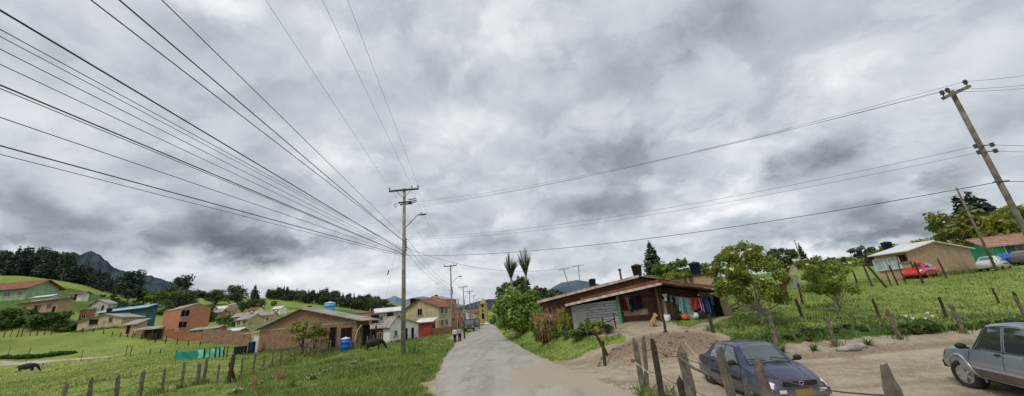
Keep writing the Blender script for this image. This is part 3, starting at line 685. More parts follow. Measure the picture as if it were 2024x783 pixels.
SKYB = [(330, 455, 330, 48, -.30), (520, 480, 130, 42, -.16), (690, 420, 120, 45, -.14), (90, 430, 170, 55, -.14), (30, 330, 150, 50, -.12), (120, 170, 210, 90, -.07), (360, 140, 150, 90, -.08), (700, 340, 100, 50, -.10), (420, 330, 160, 50, -.05),
        (910, 130, 160, 55, -.10), (1360, 55, 110, 85, -.20), (1260, 130, 120, 60, -.08), (1190, 300, 200, 50, -.22), (1290, 320, 120, 40, -.12), (1150, 398, 105, 40, -.26), (1280, 398, 80, 36, -.18), (1580, 310, 110, 50, -.22), (1690, 270, 150, 50, -.18), (1780, 425, 210, 36, -.36), (1500, 465, 150, 24, -.14), (940, 480, 130, 30, -.14), (1380, 455, 120, 24, -.12), (1880, 260, 170, 60, -.08), (1960, 60, 110, 60, -.06), (900, 400, 120, 30, -.08),
        (400, 5, 90, 45, .26), (620, 60, 90, 50, .10), (960, 60, 150, 80, .10), (880, 265, 130, 60, .14), (640, 270, 110, 70, .10), (1465, 350, 60, 36, .22), (1010, 330, 90, 60, .10), (1440, 420, 90, 22, .16), (560, 508, 220, 34, .17), (700, 545, 180, 30, .13), (30, 470, 80, 20, .32), (130, 475, 60, 14, .12), (1560, 478, 150, 20, .28), (1700, 478, 160, 16, .22), (1660, 110, 170, 50, .09), (860, 470, 70, 26, .20), (400, 540, 160, 26, .10), (1020, 430, 70, 30, .12), (1480, 280, 60, 50, .10), (1150, 520, 200, 26, .07), (930, 540, 150, 26, .07), (1300, 30, 0.001, .001, 0)]
SKYB = [b for b in SKYB if b[4]]
sky()
sl = bpy.data.lights.new('sun', 'SUN'); so = bpy.data.objects.new('sun', sl); COL.objects.link(so)
sl.energy = 1.5; sl.angle = R(18); sl.color = (1, .95, .88)
# sky sun_rotation is measured from +Y clockwise seen from above
_a, _e = R(SUN_ROT), R(SUN_EL)
sd = Vector((math.sin(_a)*math.cos(_e), math.cos(_a)*math.cos(_e), math.sin(_e)))
so.rotation_euler = (-sd).to_track_quat('-Z', 'Y').to_euler(); so.location = (0, 0, 40)
# ------------------------------------------------------------------ buildings
LB = {}      # labels in spec order
HL = [
 ('long brown brick barn with a grey sheet roof beside the pasture fence', 'barn'),
 ('tan plastered house with a grey gable roof at the top of the left pasture', 'house'),
 ('small tan lean-to with a sloping grey roof against the tan house', 'outhouse'),
 ('large teal shed with a pale teal metal roof behind the tan house', 'shed'),
 ('pale green villa with a big red tiled roof at the left edge', 'villa'),
 ('long low tan house with a thin grey roof behind shrubs at far left', 'house'),
 ('small grey house with a bright white metal roof behind the long low house', 'house'),
 ('small white hut with a red tiled roof alone on the left hillside', 'hut'),
 ('pale grey gabled cottage up the slope behind the teal shed', 'cottage'),
 ('flat-roofed red brick annex left of the tan house', 'annex'),
 ('two-storey orange brick house with two dark windows and a roof tank', 'house'),
 ('low brick house with a dull grey roof behind the long brick wall', 'house'),
 ('low brick house with a pale roof next to the brown barn', 'house'),
 ('red-walled shed with a grey roof right of the brick barn', 'shed'),
 ('white gabled cottage with narrow doors behind the nearest pole', 'cottage'),
 ('red-walled shed with a pale sloping roof beside the white cottage', 'shed'),
 ('grey bungalow with a light metal roof behind the white cottage', 'bungalow'),
 ('flat-topped orange brick outbuilding behind the barn roof', 'outbuilding'),
 ('two-storey olive plastered house with red tiles behind the nearest pole', 'house'),
 ('tall orange brick house rising behind the olive house', 'house'),
 ('tan brick house with a pale roof on the right hill above the red car', 'house'),
 ('emerald green house with a faded tile roof at the right edge', 'house'),
]
def slab(m, quad, th):
    q = [Vector(p) for p in quad]; n = (q[1]-q[0]).cross(q[2]-q[0]).normalized()
    if n.z < 0: n = -n
    m.add([tuple(p) for p in q]+[tuple(p+n*th) for p in q], [(0, 1, 2, 3), (4, 5, 6, 7), (0, 1, 5, 4), (1, 2, 6, 5), (2, 3, 7, 6), (3, 0, 4, 7)])
def opening(face, W, D, u, z, w, hh, root, frame, kind='window', pane=None, ap=None):
    """a window or door set into a face: frame bars, pane behind them, sill"""
    def P(a, out, b):
        if face == 'front': return (a, -out, b)
        if face == 'left': return (-out, D-a, b)
        if face == 'right': return (W+out, a, b)
        return (W-a, D+out, b)
    def bar(m, a0, a1, b0, b1, o0, o1):
        p = P(a0, o0, b0); q = P(a1, o1, b1)
        m.box([(p[i]+q[i])/2 for i in range(3)], [abs(p[i]-q[i])+1e-4 for i in range(3)])
    t = .07 if w > .5 else .05
    fr = MB()
    bar(fr, u, u+t, z, z+hh, .002, .06); bar(fr, u+w-t, u+w, z, z+hh, .002, .06); bar(fr, u+t, u+w-t, z+hh-t, z+hh, .002, .06)
    if kind == 'window':
        bar(fr, u+t, u+w-t, z, z+t, .002, .06); bar(fr, u+w/2-.02, u+w/2+.02, z+t, z+hh-t, .004, .05)
    f = fr.build(kind, frame, root)
    pn = MB(); bar(pn, u+t, u+w-t, z+(t if kind == 'window' else 0), z+hh-t, .003, .02)
    pn.build('pane' if kind == 'window' else 'leaf_panel', pane or MT['glass'], f)
    if kind == 'window':
        si = MB(); bar(si, u-.08, u+w+.08, z-.08, z-.002, .002, .11); si.build('sill', MT['concrete'], f)
    else:
        hd = MB(); p = P(u+w-t-.1, .05, z+hh*.47); hd.box(p, (.05, .05, .12)); hd.build('handle', MT['steel'], f)
    return f
def house(spec, label, cat):
    hs = spec; W, D, E, rise = hs['W'], hs['d'], hs['e'], hs['rise']; a = hs['a']; ov = hs['ov']
    root = empty(hs['n'], tuple(a), hs['rz']); tag(root, label, cat)
    m = MB(); b0 = -1.2
    def wallbox(): m.add([(x, y, z) for z in (b0, E) for x, y in ((0, 0), (W, 0), (W, D), (0, D))], [(0, 1, 5, 4), (1, 2, 6, 5), (2, 3, 7, 6), (3, 0, 4, 7), (4, 5, 6, 7)])
    ro = MB(); k = hs['roof']; th = .09
    if k == 'gy':
        ap = hs.get('ap', .5)*W
        m.poly_prism([(0, b0), (W, b0), (W, E), (ap, E+rise), (0, E)], 0, D)
        sl, sr = rise/ap, rise/(W-ap)
        slab(ro, [(-ov[0], -ov[2], E-sl*ov[0]), (ap, -ov[2], E+rise), (ap, D+ov[2], E+rise), (-ov[0], D+ov[2], E-sl*ov[0])], th)
        slab(ro, [(ap, -ov[2], E+rise), (W+ov[1], -ov[2], E-sr*ov[1]), (W+ov[1], D+ov[2], E-sr*ov[1]), (ap, D+ov[2], E+rise)], th+.003)
        ro.tube([(ap, -ov[2]-.01, E+rise+.09), (ap, D+ov[2]+.01, E+rise+.09)], .1, 6)
    elif k == 'gx':
        pr = [(0, b0), (D, b0), (D, E), (D/2, E+rise), (0, E)]; nn = len(pr)
        m.add([(0, y, z) for y, z in pr]+[(W, y, z) for y, z in pr], [tuple(range(nn)), tuple(range(2*nn-1, nn-1, -1))]+[(i, (i+1) % nn, (i+1) % nn+nn, i+nn) for i in range(nn)])
        s = rise/(D/2)
        slab(ro, [(-ov[0], -ov[2], E-s*ov[2]), (W+ov[1], -ov[2], E-s*ov[2]), (W+ov[1], D/2, E+rise), (-ov[0], D/2, E+rise)], th)
        slab(ro, [(-ov[0], D+ov[2], E-s*ov[2]), (W+ov[1], D+ov[2], E-s*ov[2]), (W+ov[1], D/2, E+rise), (-ov[0], D/2, E+rise)], th+.003)
        ro.tube([(-ov[0]-.01, D/2, E+rise+.09), (W+ov[1]+.01, D/2, E+rise+.09)], .1, 6)
    elif k == 'shed':
        m.add([(x, y, z) for x in (0, W) for y, z in ((0, b0), (D, b0), (D, E+rise), (0, E))], [(0, 1, 2, 3), (4, 5, 6, 7), (0, 3, 7, 4), (1, 2, 6, 5), (2, 3, 7, 6), (0, 1, 5, 4)])
        s = rise/D
        slab(ro, [(-ov[0], -ov[2], E-s*ov[2]), (W+ov[1], -ov[2], E-s*ov[2]), (W+ov[1], D+ov[2], E+rise+s*ov[2]), (-ov[0], D+ov[2], E+rise+s*ov[2])], th)
    else:
        wallbox(); ro.box((W/2, D/2, E+.09), (W+.3, D+.3, .16))
        for x in (0.08, W-.08):
            for y in (.08, D-.08): ro.box((x, y, E+.4), (.16, .16, .5))
    m.build('wall', MT[hs['w']], root); rf = ro.build('roof', MT[hs['r']], root)
    hs['o'] = root; hs['roof_o'] = rf
    return root
for hs, (lb, ct) in zip(HS, HL): house(hs, lb, ct)
BYL = {lb: hs for hs, (lb, ct) in zip(HS, HL)}
H = lambda key: next(hs for hs, (lb, ct) in zip(HS, HL) if key in lb)
def win(key, face, u, z, w, hh, frame='frame_white', kind='window', pane=None):
    hs = H(key); return opening(face, hs['W'], hs['d'], u, z, w, hh, hs['o'], MT[frame], kind, MT[pane] if pane else None)
def winf(key, face, fu, z, w, hh, **k):
    hs = H(key); win(key, face, fu*(hs['W'] if face in ('front', 'back') else hs['d'])-w/2, z, w, hh, **k)
winf('top of the left pasture', 'front', .36, 1.1, 2.4, 1.1, frame='frame_brown', pane='dark'); winf('top of the left pasture', 'front', .74, 1.3, .9, .9, frame='frame_brown')
for f in (.3, .62): winf('pale green villa', 'front', f, 1.2, 2.3, 1.7, frame='frame_white')
winf('pale green villa', 'front', .88, 1.2, 1.6, 1.5)
for f in (.2, .55, .8): winf('long low tan', 'front', f, 2.2, 1.2, 1.0, frame='frame_brown')
winf('long low tan', 'front', .93, 0.4, 1.0, 2.1, kind='door', frame='frame_brown', pane='dark')
winf('teal shed', 'front', .3, 1.8, 1.6, 1.2); winf('teal shed', 'front', .75, .2, 2.4, 2.6, kind='door', frame='frame_brown', pane='dark')
winf('red tiled roof alone', 'front', .5, .1, 1.0, 1.9, kind='door', frame='frame_brown', pane='dark'); winf('red tiled roof alone', 'front', .2, .9, .9, .8)
winf('gabled cottage up', 'front', .3, 1.0, 1.1, 1.0); winf('gabled cottage up', 'front', .72, .2, 1, 2.0, kind='door', frame='frame_brown')
winf('flat-roofed red', 'front', .5, 1.2, 1.1, 1.0)
winf('two-storey orange', 'right', .12, 3.2, 1.6, 1.4, frame='concrete', pane='dark'); winf('two-storey orange', 'right', .10, .9, 1.5, 1.3, frame='concrete', pane='dark')
winf('small tan lean-to', 'front', .4, .3, 1.0, 1.5, kind='door', frame='frame_brown', pane='dark')
winf('dull grey roof', 'front', .3, .7, 1.0, .8); winf('pale roof next', 'front', .5, .7, .9, .7)
winf('right of the brick barn', 'front', .25, .1, .9, 1.9, kind='door', frame='frame_brown', pane='dark'); winf('right of the brick barn', 'front', .68, .9, .8, .8)
for f in (.55, .78): winf('narrow doors', 'front', f, .15, .62, 1.75, kind='door', frame='frame_white', pane='dark')
winf('narrow doors', 'front', .2, .9, .6, .8)
winf('pale sloping roof', 'right', .5, .15, 1.1, 1.8, kind='door', frame='frame_brown', pane='dark')
for f in (.25, .6): winf('light metal roof behind', 'front', f, 1.5, 1.2, 1.1)
winf('behind the barn roof', 'front', .4, 1.2, .9, .9, pane='dark')
winf('olive plastered', 'front', .45, 2.9, 1.0, 1.25, frame='concrete', pane='dark'); winf('olive plastered', 'front', .8, .6, 1.0, 1.2)
for f in (.25, .6): winf('olive plastered', 'right', f, 2.9, 1.2, 1.2); winf('olive plastered', 'right', f, .7, 1.2, 1.2)
winf('rising behind the olive', 'front', .75, 4.4, 1.1, 1.2, pane='dark')
for f in (.3, .7): winf('rising behind the olive', 'right', f, 4.2, 1.2, 1.2); winf('rising behind the olive', 'right', f, 1.2, 1.2, 1.2)
for f in (.16, .5): winf('above the red car', 'left', f, 1.0, 1.25, 1.15, pane='curtain')
winf('above the red car', 'left', .82, 1.55, .75, .75, frame='frame_brown', pane='dark')
for f in (.55, .72): winf('emerald green', 'front', f, .7, 1.3, 1.0, frame='greenw')
winf('emerald green', 'front', .3, .05, .95, 1.95, kind='door', frame='frame_white', pane='tealw')
# barn: open porch bay on its right, posts, door and gutter
b = H('brown brick barn'); W, D = b['W'], b['d']
winf('brown brick barn', 'front', .78, .1, 1.0, 2.1, kind='door', frame='frame_brown', pane='dark')
winf('brown brick barn', 'front', .91, .5, 1.5, 1.5, frame='wood_dark', pane='dark')
for y in (-.2, D): m = MB(); m.tube([(W+.95, y, -1.2), (W+.95, y, 1.95)], .09, 6); m.build('porch_post', MT['wood_dark'], b['o'])
m = MB(); m.box((W+.3, D*.6, .6), (.12, D*.5, 3.0)); m.build('porch_screen', MT['dark'], b['o'])
m = MB(); m.box((W/2, -.012, 2.55), (W-.1, .03, .16)); m.build('ring_beam', MT['concrete'], b['o'])
m = MB(); m.tube([(W+1.1, -.5, 2.1), (W+.5, -.4, 1.6), (W+.1, -.3, .6)], .05, 6); m.build('gutter_pipe', MT['frame_white'], b['o'])
# pale roof edge boards of the tan hill house
t_ = H('above the red car')
m = MB(); m.tube([(-.04, -.05, .6), (-.04, -.05, 1.6)], .05, 6); m.build('downpipe', MT['wood_dark'], t_['o'])
# ---- town row along the left side of the road
def town(i, x, y, w, dpt, e, kind, wm, rm, label):
    hs = dict(n='town_house', W=w, d=dpt, e=e, roof=kind, rise=1.2 if kind != 'flat' else 0, w=wm, r=rm, ov=(.2, .2, .3), a=(x, y, -.1), rz=R(90)+.09)
    root = house(hs, label, 'house')
    for s in range(2 if e > 4 else 1):
        for f in (.2, .5, .8):
            u = f*w-.55
            if s == 0 and f == .5: opening('front', w, dpt, u, .1, 1.0, 2.0, root, MT['frame_brown'], 'door', MT['dark'])
            else: opening('front', w, dpt, u, .9+2.7*s, 1.1, 1.2, root, MT['frame_white'])
    opening('left', w, dpt, dpt*.35, .9+(2.7 if e > 4 else 0), 1.1, 1.2, root, MT['frame_white'])
rows = [(86, 9, 5.6, 'gx', 'tan_brick', 'roof_grey', 'tan brick town house with windows facing the road, past the olive house'), (97, 8, 5.2, 'flat', 'olive', 'concrete', 'flat-roofed olive town house in the row beside the road'),
        (108, 9, 6.0, 'gx', 'brick_red', 'roof_grey', 'red brick town house in the middle of the roadside row'), (120, 10, 4.6, 'gx', 'brick_orange', 'tile', 'orange brick town house with red tiles far along the road'),
        (134, 10, 5.0, 'gx', 'white', 'roof_light', 'white town house with a light roof far along the road'), (150, 11, 4.2, 'flat', 'grey', 'concrete', 'grey flat town house near the far end of the row'), (168, 12, 5.0, 'gx', 'tan', 'tile', 'tan town house at the far end of the roadside row')]
for i, (y, w, e, k, wm, rm, lb) in enumerate(rows): town(i, float(road_x(y))-7.2, y, w, 8, e, k, wm, rm, lb)
# ---- church
cx = atz(957, 236, 0); ch = empty('church', (cx[0], 236, 0), -.1); tag(ch, 'yellow church with a square bell tower at the end of the road', 'church')
m = MB(); m.box((0, 0, 5.2), (4.4, 4.4, 12)); m.box((0, 0, 9.0), (4.8, 4.8, .4)); m.box((0, 0, 11.3), (5, 5, .5)); m.build('tower', MT['yellow'], ch)
m = MB(); m.box((0, 0, 12.3), (3.0, 3.0, 1.6)); m.lathe([(1.5, 13.1), (1.2, 13.9), (.6, 14.5), (.05, 15)], n=10); m.build('belfry', MT['tan'], ch)
m = MB(); m.box((0, -2.21, 10.1), (1.5, .1, 1.7)); m.box((0, -2.21, 4), (1.5, .1, 3.4)); m.box((0, -2.21, 7), (.9, .1, 1.2)); m.build('bell_opening', MT['dark'], ch)
m = MB(); m.box((-6.5, 3, 2.7), (9, 8, 7)); m.build('nave', MT['yellow'], ch)
m = MB(); slab(m, [(-11.3, -1.4, 6.2), (-2, -1.4, 6.2), (-2, 3, 8.4), (-11.3, 3, 8.4)], .15); slab(m, [(-11.3, 7.4, 6.2), (-2, 7.4, 6.2), (-2, 3, 8.4), (-11.3, 3, 8.4)], .15); m.build('roof', MT['tile'], ch)
# ---- small hillside houses far away
vil = [(428, 625, 170, 'white', 'roof_light'), (446, 632, 150, 'tan', 'tile'), (470, 640, 120, 'brick_orange', 'roof_grey'), (497, 628, 190, 'white', 'tile'), (520, 642, 130, 'tan', 'roof_grey'), (418, 640, 130, 'brick_red', 'roof_grey'), (545, 632, 200, 'white', 'roof_light'), (455, 614, 230, 'grey', 'roof_grey'), (480, 650, 100, 'olive', 'roof_grey'), (300, 612, 190, 'white', 'tile')]
vlab = ['white house with a light roof on the far hillside above the long brick wall', 'tan hillside house with a red tile roof above the long brick wall', 'orange brick house below the tall dark hillside tree', 'white far house with red tiles left of the barn gable', 'tan far house with a grey roof just left of the barn gable', 'red brick hillside house right beside the two-storey brick house', 'white far house with a light roof behind the barn gable', 'small grey house highest on the far hillside', 'olive house low on the slope behind the low pale roof', 'tiny white house with red tiles among trees above the teal shed']
for (px, py, Y, wm, rm), lb in zip(vil, vlab):
    p = at(px, py, Y); z = hz(p[0], p[1]); w = RND.uniform(4, 6)
    hs = dict(n='hillside_house', W=w, d=4.5, e=RND.uniform(2.2, 3), roof='gx', rise=1.1, w=wm, r=rm, ov=(.3, .3, .4), a=(p[0]-w/2, Y, z), rz=RND.uniform(-.3, .3))
    root = house(hs, lb, 'house')
    for f in (.25, .72): opening('front', w, 4.5, f*w-.5, 1, 1.1, 1.1, root, MT['frame_white'])
# white-roofed house beyond the right pasture
p = at(1604, 535, 95); w = 7; hs = dict(n='house', W=w, d=6, e=2.6, roof='gx', rise=1.2, w='tan', r='roof_light', ov=(.3, .3, .4), a=(p[0]-w/2, 95, ztop(p[0], 95, 521)-2.2), rz=.2)
house(hs, 'house with a white roof beyond the crest of the right pasture', 'house')
# ---- brick walls
def wall_run(name, L, Rr, hh, mt, label, th=.18):
    a = np.array(L); b = np.array(Rr); n = max(2, int(np.hypot(*(b-a)[:2])/3)+1)
    o = empty(name, (a[0], a[1], hz(a[0], a[1]))); tag(o, label, 'wall'); m = MB(); c = MB()
    d = (b-a)[:2]; ang = math.atan2(d[1], d[0])
    for i in range(n-1):
        p = a[:2]+d*i/(n-1); q = a[:2]+d*(i+1)/(n-1); mid = (p+q)/2; ln = np.hypot(*(q-p)); z = hz(*mid)
        lp = (mid[0]-a[0], mid[1]-a[1]); zz = z-o.location.z
        m.box((lp[0], lp[1], zz+hh/2-.4), (ln, th, hh+.8), ang); c.box((lp[0], lp[1], zz+hh+.035), (ln, th+.08, .07), ang)
    m.build('wall', MT[mt], o); c.build('coping', MT['concrete'], o)
wall_run('brick_wall', at(322, 668, 78), at(398, 676, 73), 1.5, 'brick_red', 'red brick wall running below the two-storey brick house')
wall_run('brick_wall', at(399, 679, 71), at(493, 684, 64), 2.2, 'brick_brown', 'brown brick wall left of the barn with grey roofs behind')
wall_run('brick_wall', at(846, 663, 62), at(893, 660, 66), 1.1, 'brick_red', 'low red brick wall in front of the olive house')
# ---- roof tanks
def tank(loc, r, hh, mt='black_plastic', lid='black_plastic', label='', tilt=True, cat='water tank', stand=0, group=None):
    o = empty('water_tank', loc); tag(o, label, cat, group)
    m = MB()
    if tilt: m.lathe([(r*.74, 0), (r*.78, .02), (r*.97, hh*.82), (r*1.04, hh*.83), (r*1.04, hh*.88), (r*.98, hh*.89), (r*.9, hh*.93)], n=20)
    else: m.lathe([(r*.96, 0), (r, .04), (r, hh*.3), (r*1.03, hh*.31), (r*1.03, hh*.34), (r, hh*.35), (r, hh*.62), (r*1.03, hh*.63), (r*1.03, hh*.66), (r, hh*.67), (r, hh*.86)], n=20)
    m.build('body', MT[mt], o, True)
    m = MB(); m.lathe([(r*1.0, hh*.885), (r*.98, hh*.92), (r*.5, hh*.99), (r*.2, hh), (r*.2, hh*1.04), (0.01, hh*1.04)], n=20); m.build('lid', MT[lid], o, True)
    if stand:
        m = MB()
        for sx in (-1, 1):
            for sy in (-1, 1): m.tube([(sx*r*.7, sy*r*.7, -stand), (sx*r*.7, sy*r*.7, -.06)], .05, 6)
        m.box((0, 0, -.04), (r*1.9, r*1.9, .07)); m.build('stand', MT['wood_dark'], o)
    return o
def tank_px(px, pyb, pyt, wpx, Y, label, stand=1.0, **k):
    a = at(px, pyb, Y); zt = ztop(a[0], a[1], pyt); r = wpx/2/F*Y*.97
    return tank(tuple(a), r, zt-a[2], label=label, stand=stand, **k)
tank_px(816, 601, 590, 12, 74, 'black water tank, left of the pair on the olive house', stand=1.2)
tank_px(827, 601, 590, 12, 74, 'black water tank, right of the pair on the olive house', stand=1.2)
tank_px(862, 592, 583, 8, 92, 'black water tank standing on the tall orange brick house', stand=1.0)
tank_px(741, 638, 621, 15, 58, 'big black water tank beside the orange brick outbuilding', stand=2.0)
tank_px(771, 630, 617, 13, 60, 'black water tank in front of the light metal roof', stand=1.5)
tank_px(787, 631, 624, 9, 62, 'squat black water tank nearest the pole, by the light roof', stand=1.5)
tank_px(377, 612, 604, 7, 84, 'black water tank on the left of the two-storey brick roof', stand=.5)
tank_px(386, 611, 603, 7, 84, 'black water tank on the right of the two-storey brick roof', stand=.5)
tank_px(489, 663, 653, 8, 73, 'small black water tank beside the barn corner', stand=1.5)
tank_px(435, 649, 641, 7, 79, 'small black water tank above the long brick wall', stand=1.5)
tank_px(651, 620, 597, 20, 62, 'blue cylindrical water tank rising behind the barn roof', stand=4, mt='cyan_plastic', lid='lid_pale', tilt=False)
tank_px(215, 618, 609, 9, 92, 'dark blue water tank on the teal shed roof', stand=.6, mt='navy_plastic', lid='navy_plastic')
tank_px(1757, 496, 478, 17, 43, 'dark blue water tank on the tan hill house roof', stand=.7, mt='navy_plastic', lid='navy_plastic')
tank_px(1701, 506, 494, 10, 48, 'small black water tank on a post left of the tan hill house', stand=1.2)
# blue drum bin by the barn
a = at(682, 696, 39.5); z = hz(a[0], a[1]); zt = ztop(a[0], a[1], 667)
tank((a[0], a[1], z), .47, zt-z, mt='blue_plastic', lid='lid_pale', label='tall blue plastic drum standing in front of the barn door', tilt=False, cat='drum')
# ------------------------------------------------------------------ the shack on the corner
zb = 1.15
SL = atz(1134, 25.0, zb); SR = atz(1428, 24.0, zb)
ex = SR-SL; SW = np.linalg.norm(ex); ex /= SW; SRZ = math.atan2(ex[1], ex[0])
def sloc(px, py, Y):   # photo point on the shack's facade plane -> local coords
    p = at(px, py, Y)-SL; c, s = math.cos(SRZ), math.sin(SRZ); return np.array([c*p[0]+s*p[1], -s*p[0]+c*p[1], p[2]])
def on_face(px, py, y=0.0):
    d = MC @ np.array([(px-PX)/F, -(py-PY)/F, -1.0]); c, s = math.cos(SRZ), math.sin(SRZ)
    o = CP0-SL; dl = np.array([c*d[0]+s*d[1], -s*d[0]+c*d[1], d[2]]); ol = np.array([c*o[0]+s*o[1], -s*o[0]+c*o[1], o[2]])
    t = (y-ol[1])/dl[1]; return ol+dl*t
sh = empty('shack', tuple(SL), SRZ); tag(sh, 'patched brick and plank shack with a low tin gable roof at the road corner', 'shack')
FE = -.75                                   # the eave line hangs in front of the wall
eL, pk, eR = on_face(1120, 604, FE), on_face(1304, 560, FE), on_face(1442, 577, FE)
top = on_face(1303, 553, FE)
D = 7.0
xs0 = on_face(1226, 620)[0]; xs1 = on_face(1303, 620)[0]; xs2 = on_face(1392, 600)[0]
def roofz(x):
    return np.interp(x, [eL[0], pk[0], eR[0]], [eL[2], pk[2], eR[2]])
# walls
m = MB(); x0 = 0.05
m.add([(x0, y, z) for y, z in ((0, -1), (.15, -1), (.15, roofz(x0)-.1), (0, roofz(x0)-.1))]+[(xs0, y, z) for y, z in ((0, -1), (.15, -1), (.15, roofz(xs0)-.35), (0, roofz(xs0)-.35))], [(0, 1, 2, 3), (4, 5, 6, 7), (0, 4, 7, 3), (1, 5, 6, 2), (3, 7, 6, 2)])
m.build('plank_wall', MT['plank_white'], sh)
m = MB(); m.box(((x0+on_face(1158, 620)[0])/2, -.02, .45), (on_face(1158, 620)[0]-x0, .04, 1.5)); m.build('patch_panel', MT['grey'], sh)
m = MB()
m.poly_prism([(xs0+.06, -1), (xs1, -1), (xs1, roofz(xs1)-.06), (xs0+.06, roofz(xs0)-.06)], .6, .75)
m.box((xs0+.1, .33, .6), (.12, .54, 3.2)); m.box((xs1+.03, .2, .7), (.14, 1.0, 3.4))
m.build('brick_wall', MT['brick_shack'], sh)
m = MB(); m.poly_prism([(xs0+.3, .72), (xs1-.55, .72), (xs1-.55, 1.05), (xs0+.3, 1.05)], .57, .597); m.build('render_band', MT['tan'], sh)
m = MB(); m.poly_prism([(xs1+.1, -1), (xs2, -1), (xs2, roofz(xs2)-.06), (xs1+.1, roofz(xs1)-.06)], .9, 1.05); m.build('side_wall', MT['brick_shack'], sh)
m = MB(); m.poly_prism([(xs2, -1), (SW+.2, -1), (SW+.2, roofz(SW)-.3), (xs2, roofz(xs2)-.06)], .35, .5); m.build('stone_wall', MT['brick_brown'], sh)
m = MB(); m.poly_prism([(xs1+.1, 0), (on_face(1352, 620)[0], 0), (on_face(1350, 600)[0], 1.25), (xs1+.1, 1.55)], .86, .897); m.build('plaster_patch', MT['tan_brick'], sh)
m = MB(); m.add([(x, y, z) for x in (SW+.35, SW+.35+.001) for y, z in ((0, 0),)], []); 
m = MB(); m.box((-.02, 3.6, .3), (.14, 7, 2.6)); m.box((SW+.12, 3.9, .3), (.14, 6.4, 2.6)); m.box((SW/2, 7, .4), (SW, .14, 2.8)); m.build('rear_wall', MT['brick_shack'], sh)
m = MB(); m.box(((xs0+xs1)/2, .2, .01), (xs1-xs0, 1.2, .1)); m.build('porch_floor', MT['concrete'], sh)
g0 = on_face(1225, 650); 
m = MB(); m.tube([(xs0-.02, -.12, -.5), (xs0-.06, -.12, roofz(xs0)-.15)], .075, 7); m.build('green_post', MT['green2'], sh)
m = MB(); q = on_face(1307, 640); m.tube([(q[0]+.05, -.15, -.4), (on_face(1302, 570)[0], -.15, pk[2]-.15)], .085, 7); m.build('porch_post', MT['wood_dark'], sh)
m = MB(); m.box((xs1+.32, .12, .62), (.42, .06, 1.9)); m.build('door_panel', MT['olive'], sh)
m = MB(); m.box((SW+.55, .3, .45), (.5, .06, 1.5), 0, 0, -.12); m.build('lean_panel', MT['olive'], sh)
m = MB(); m.box((SW+.0, .3, .5), (.55, .03, 1.9)); m.build('doorway', MT['dark'], sh)
# roof: two tin slopes with ragged sheets, fascia boards in front
ro = MB(); rr2 = random.Random(5)
nsh = 7
for i in range(nsh):
    a, b = i/nsh, (i+1)/nsh
    xa, xb = eL[0]+(pk[0]-eL[0])*a, eL[0]+(pk[0]-eL[0])*b; j = rr2.uniform(-.08, .1); jz = rr2.uniform(0, .03)
    slab(ro, [(xa-.04, FE-j, roofz(xa)+jz), (xb+.04, FE-j, roofz(xb)+jz), (xb+.04, D, roofz(xb)+.1+jz), (xa-.04, D, roofz(xa)+.1+jz)], .035)
for i in range(5):
    a, b = i/5, (i+1)/5
    xa, xb = pk[0]+(eR[0]+.2-pk[0])*a, pk[0]+(eR[0]+.2-pk[0])*b; j = rr2.uniform(-.05, .25); jz = rr2.uniform(0, .04)
    slab(ro, [(xa-.04, FE-j, roofz(xa)+jz), (xb+.04, FE-j, roofz(xb)+jz), (xb+.04, D, roofz(xb)+.1+jz), (xa-.04, D, roofz(xa)+.1+jz)], .035)
ro.build('roof', MT['roof_rust'], sh)
def board(m, p, q, hgt, y, th=.05):
    m.add([(p[0], y, p[2]), (q[0], y, q[2]), (q[0], y, q[2]+hgt), (p[0], y, p[2]+hgt), (p[0], y+th, p[2]), (q[0], y+th, q[2]), (q[0], y+th, q[2]+hgt), (p[0], y+th, p[2]+hgt)], [(0, 1, 2, 3), (4, 5, 6, 7), (0, 1, 5, 4), (1, 2, 6, 5), (2, 3, 7, 6), (3, 0, 4, 7)])
m = MB(); board(m, eL-np.array([.1, 0, .06]), pk+np.array([.12, 0, -.1]), .15, FE-.12); m.build('front_fascia', MT['fascia'], sh)
m = MB(); board(m, eL+np.array([.9, 0, .16]), pk+np.array([.0, 0, .06]), .2, FE+.06); board(m, pk+np.array([.0, 0, .0]), eR+np.array([0, 0, .1]), .17, FE-.28); m.build('red_fascia', MT['fascia_red'], sh)
m = MB(); a_ = eR-np.array([1.1, 0, -.22]); board(m, a_, eR+np.array([.3, 0, .0]), .06, FE-.34); m.build('pale_fascia', MT['fascia'], sh)
# roof clutter
m = MB(); c_ = on_face(1262, 548, 4.4)
# ---- rear house behind the shack
RL = at(1076, 650, 31.5); RL[2] = 1.0
def onp(px, py, Y): return at(px, py, Y)
rp0, rp1 = at(1064, 598, 31.0), at(1262, 546, 29.5)
rh = empty('brick_house', tuple(RL), SRZ*.8); tag(rh, 'low brick house with a pale rake board roof rising behind the shack', 'house')
c, s = math.cos(SRZ*.8), math.sin(SRZ*.8)
def loc2(p): q = np.asarray(p)-RL; return np.array([c*q[0]+s*q[1], -s*q[0]+c*q[1], q[2]])
q0, q1 = loc2(rp0), loc2(rp1)
yy = min(q0[1], q1[1])
q2 = np.array([q1[0]+3.2, yy, q1[2]-.75])
m = MB(); m.poly_prism([(.1, -.8), (q2[0]-.3, -.8), (q2[0]-.3, q2[2]-.1), (q1[0], q1[2]-.08), (.1, q0[2]+(.1-q0[0])/(q1[0]-q0[0])*(q1[2]-q0[2])-.08)], yy+.5, yy+6.5); m.build('wall', MT['brick_shack'], rh)
m = MB(); slab(m, [(q0[0], yy, q0[2]), (q1[0], yy, q1[2]), (q1[0], yy+7, q1[2]), (q0[0], yy+7, q0[2])], .05); slab(m, [(q1[0], yy, q1[2]), (q2[0], yy, q2[2]), (q2[0], yy+7, q2[2]), (q1[0], yy+7, q1[2])], .053)
m.build('roof', MT['roof_rust'], rh)
